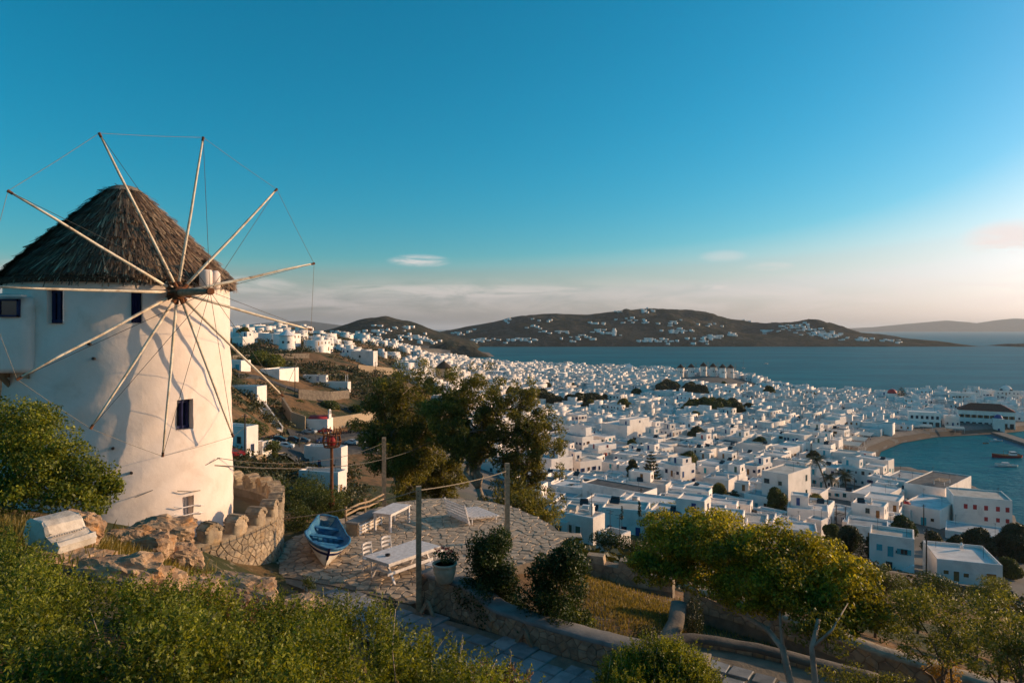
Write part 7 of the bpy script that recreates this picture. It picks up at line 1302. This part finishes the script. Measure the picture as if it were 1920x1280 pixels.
# ------------------------------------------------------------------ vehicles
paint = {k: material('car_'+k, c_, None, 1, .3, spec=.5) for k, c_ in {'white': (.62, .62, .62), 'silver': (.34, .35, .36), 'black': (.012, .012, .014), 'red': (.30, .02, .02), 'blue': (.03, .06, .16), 'grey': (.12, .12, .125)}.items()}; M['tyre'] = material('tyre', (.015, .015, .015), None, 4, .9); M['lamp'] = material('lamp_glass', (.6, .6, .58), None, 4, .2, spec=.6)
def car_meshes():
    prof = [(-2.05, .32), (-2.1, .62), (-1.95, .88), (-1.35, .95), (-.75, 1.42), (.55, 1.46), (1.35, 1.02), (2.0, .92), (2.12, .62), (2.08, .32)]; w_ = .84; mb = MB(); n = len(prof); V = []
    for y, s_ in ((-w_, .0), (-w_*.96, 0), (w_*.96, 0), (w_, 0)):
        for x, z in prof: k = 1.0 if z < 1.0 else .80; V.append((x if abs(y) < w_ else x*.985, y*k, z))
    mb.vf(V, [(k*n+i, k*n+(i+1) % n, (k+1)*n+(i+1) % n, (k+1)*n+i) for k in range(3) for i in range(n)]+[tuple(range(n))[::-1], tuple(3*n+i for i in range(n))]); body = mb
    gl = MB(); gl.vf([(-1.28, -.70, .99), (-.74, -.655, 1.39), (.52, -.655, 1.42), (1.20, -.70, 1.05)], [(0, 1, 2, 3)]); V2 = [(x, -y*1.045, z) for x, y, z in gl.v]; gl.v = [(x, y*1.045, z) for x, y, z in gl.v]; gl.vf(V2, [(3, 2, 1, 0)]); sg = gl
    ws_ = MB(); ws_.vf([(1.38, -.66, 1.035), (1.38, .66, 1.035), (.60, .6, 1.455), (.60, -.6, 1.455)], [(0, 1, 2, 3)]); rw_ = MB(); rw_.vf([(-1.37, -.66, .975), (-1.37, .66, .975), (-.80, .6, 1.415), (-.80, -.6, 1.415)], [(3, 2, 1, 0)])
    wh = MB(); wh.tube([(0, -.1, 0), (0, .1, 0)], .32, 14); rim = MB(); rim.tube([(0, -.115, 0), (0, .115, 0)], .2, 10); lt = MB(); lt.box((0, 0, 0), (.06, .3, .14)); return body, sg, ws_, rw_, wh.mesh('wheel', M['tyre']), rim.mesh('rim', paint['silver']), lt.mesh('headlight', M['lamp']), lt.mesh('tail_light', M['redpaint'])
CB = car_meshes(); bodym = {k: CB[0].mesh('body', m_) for k, m_ in paint.items()}; glm = [CB[1].mesh('side_glass', M['glass']), CB[2].mesh('windscreen', M['glass']), CB[3].mesh('rear_window', M['glass'])]
def car(label, px, py, rz, col, zoff=.22):
    d = hit(px, py, 60) or 190; b0_ = px3(px, py, d); o = empty('parked_car', (b0_.x, b0_.y, float(ground(b0_.x+np.array([-4, 0, 4, -4, 0, 4, -4, 0, 4.]), b0_.y+np.array([-4, -4, -4, 0, 0, 0, 4, 4, 4.])).mean())*.5+gz(b0_.x, b0_.y)*.5+.32), R(rz), label, 'car', 'parked cars'); meshobj('body', bodym[col], o)
    for m_, nm in zip(glm, ('side_glass', 'windscreen', 'rear_window')): meshobj(nm, m_, o)
    for x in (-1.32, 1.32):
        for y in (-.76, .76): wq = meshobj('wheel', CB[4], o); wq.location = (x, y, .32); rq = meshobj('rim', CB[5], wq)
    for y in (-.55, .55): q = meshobj('headlight', CB[6], o); q.location = (2.08, y, .70); q = meshobj('tail_light', CB[7], o); q.location = (-2.06, y, .76)
for i, (px_, py_, rz, col, lab) in enumerate(((505, 842, 8, 'white', 'white car at the left end of the lower car park row'), (533, 844, 6, 'white', 'second white car in the lower car park row'), (520, 832, 5, 'black', 'black car behind the two white cars'), (547, 832, 4, 'black', 'black estate car right of the first black car'), (566, 834, 0, 'grey', 'grey car at the right end of the black cars'), (580, 815, -10, 'silver', 'silver car parked before the red roofed chapel'), (610, 816, 20, 'red', 'dark red car right of the chapel'), (606, 833, 30, 'blue', 'dark blue car behind the beacon head'), (660, 838, -20, 'white', 'white car below the motorbike wall'), (676, 836, -22, 'silver', 'silver car in the middle of the right hand row'), (692, 833, -24, 'black', 'black car at the right end of the car park'), (698, 848, -20, 'silver', 'silver car nearest the big trees'), (690, 818, -15, 'white', 'white van-like car on the upper strip'), (706, 826, -15, 'grey', 'grey car half hidden by the eucalyptus'), (435, 862, 40, 'red', 'dark car beside the windmill edge'))): car(lab, px_, py_, rz, col)
sm_f = MB(); sm_f.beam((-.45, 0, .55), (.1, 0, .45), .22, .3); sm_f.beam((.1, 0, .35), (.5, 0, .85), .14, .2); sm_b = sm_f.mesh('body', paint['black']); sm_s = MB(); sm_s.box((-.35, 0, .78), (.7, .26, .12)); sm_sm = sm_s.mesh('seat', M['tyre']); sm_h = MB(); sm_h.tube([(.5, -.3, 1.02), (.52, 0, .98), (.5, .3, 1.02)], .03, 5); sm_hm = sm_h.mesh('handlebar', M['iron']); sw = MB(); sw.tube([(0, -.06, 0), (0, .06, 0)], .26, 10); sw_m = sw.mesh('wheel', M['tyre']); sc_b = {k: (lambda m__: (lambda q: (q.materials.clear(), q.materials.append(m__), q)[2])(sm_b.copy()))(paint[k]) for k in ('black', 'white', 'red', 'grey')}
def scooter(label, px, py, rz, col):
    d = hit(px, py, 60) or 190; b0_ = px3(px, py, d); o = empty('scooter', (b0_.x, b0_.y, gz(b0_.x, b0_.y)+.25), R(rz), label, 'scooter', 'parked scooters'); meshobj('body', sc_b[col], o); meshobj('seat', sm_sm, o); meshobj('handlebar', sm_hm, o)
    for x in (-.5, .6): q = meshobj('wheel', sw_m, o); q.location = (x, 0, .26)
for i in range(13): scooter('parked scooter in the slanted row by the stairway foot, %s from the left' % ORD[i], 492+i*3.4, 832-i*1.2, -60+random.uniform(-8, 8), random.choice(('black', 'white', 'grey', 'black')))
for i in range(16): scooter('motorbike parked above the stone wall right of the chapel, %s from the left' % ORD[i], 632+i*4.2, 816-i*.4, -70+random.uniform(-15, 15), random.choice(('black', 'black', 'red', 'white', 'grey')))
# utility poles
for px_, py_, top, d, lab in ((459, 862, 776, 118, 'brown utility pole beside the white valley house'), (561, 850, 812, 150, 'thin pole in the lower car park'), (553, 742, 668, 215, 'pole left of the hillside restaurant'), (704, 720, 678, 240, 'pole beside the tan retaining wall'), (1737, 1085, 990, 108, 'tall dark utility pole between the two cottages'), (1732, 985, 945, 160, 'short dark pole by the red dome chapel'), (1552, 985, 935, 150, 'leftmost of the three pergola poles'), (1568, 986, 946, 150, 'middle of the three pergola poles'), (1585, 988, 950, 150, 'rightmost of the three pergola poles'), (1686, 930, 888, 205, 'dark pole beside the weathered dark roofed building'), (1362, 915, 880, 165, 'thin pole among the low sunlit houses'), (1202, 970, 915, 90, 'thin pole beside the wide dark roof'), (1602, 940, 895, 190, 'pole right of the palms')):
    d = snap(px_, py_, d); b0_ = px3(px_, py_, d); o = empty('utility_pole', b0_, 0, lab, 'pole', 'utility poles'); h_ = (py_-top)/F*d; mb = MB(); mb.tube([(0, 0, -1.5), (0, 0, h_)], [.15, .10], 8); mb.build('shaft', M['darkbark'], o); mb = MB(); mb.box((0, 0, h_-.4), (1.1, .1, .1)); mb.build('cross_arm', M['darkbark'], o)
    for x in (-.45, .45): mb = MB(); mb.lathe([(.04, 0), (.05, .1), (.02, .16)], 6, (x, 0, h_-.35)); mb.build('insulator', M['plaster2'], o)
# scrub over the slopes (ground cover, one mass)
rs_ = np.random.default_rng(77); n = 7000; px_ = np.where(rs_.random(n) < .6, rs_.uniform(420, 780, n), rs_.uniform(420, 1960, n)); d = np.exp(rs_.uniform(np.log(30), np.log(700), n)); x = (px_-CX)/F*d; keep = ((px_ < 760) | (d < 115)) & ((d > 36) | (px_ > 1060)) & (sea_sd(x, d) < -10) & (d < np.where(px_ > 1300, 105, 900)); nz_ = fbm(x, d, 40, 3, 5); keep &= nz_ > -.10; x, d = x[keep], d[keep]
fo_ = np.array(FOOT); far_ok = np.array([np.all((fo_[:, 0]-a)**2+(fo_[:, 1]-b)**2 > (fo_[:, 2]*.8)**2) for a, b in zip(x, d)]); x, d = x[far_ok], d[far_ok]; pxk = CX+F*x/d; zz = ground(x, d); pyk = HY-F*(zz-CZ)/d
free = ~((pxk > 470) & (pxk < 730) & (pyk > 806) & (pyk < 862)); x, d, zz = x[free], d[free], zz[free]; cl_ = []
for a, b, z in zip(x, d, zz): r_ = rs_.uniform(.4, 1.3)*(1+b/220); cl_.append(((a, b, z+r_*.2), (r_*1.2, r_*1.2, r_*.6)))
Ps, Ns, Ss = [], [], []
for c_, r_ in cl_: n_ = 44; v = rs_.normal(0, 1, (n_, 3)); v[:, 2] = np.abs(v[:, 2]); v /= np.linalg.norm(v, axis=1)[:, None]; Ps.append(np.array(c_)+v*np.array(r_)*rs_.normal(.9, .16, (n_, 1))); Ns.append(v); Ss.append(np.full(n_, r_[0]*.30))
V = leaf_quads(np.concatenate(Ps), np.concatenate(Ns), np.concatenate(Ss), .6, .8); tag(meshobj('scrub', npmesh('scrub', V, np.arange(len(V)).reshape(-1, 4), leaf_material('scrub_leaf', (.022, .03, .010), (.11, .10, .03), .2, .05))), 'low dark scrub dotted over the dry slopes', 'scrub', None, 'stuff')
# ------------------------------------------------------------------ haze
hz_m = bpy.data.materials.new('air'); hz_m.use_nodes = True; t = NT(hz_m.node_tree); t.n.clear()
o_ = t.add('ShaderNodeOutputMaterial'); v_ = t.add('ShaderNodeVolumePrincipled'); v_.inputs['Color'].default_value = (.80, .86, .95, 1); v_.inputs['Density'].default_value = HAZE; v_.inputs['Anisotropy'].default_value = .2
t.l.new(v_.outputs[0], o_.inputs['Volume'])
mb = MB(); mb.box((0, 0, 154), (128000, 128000, 320)); hb = mb.build('haze', hz_m); tag(hb, 'thin pale evening haze over the bay', None, None, 'stuff')
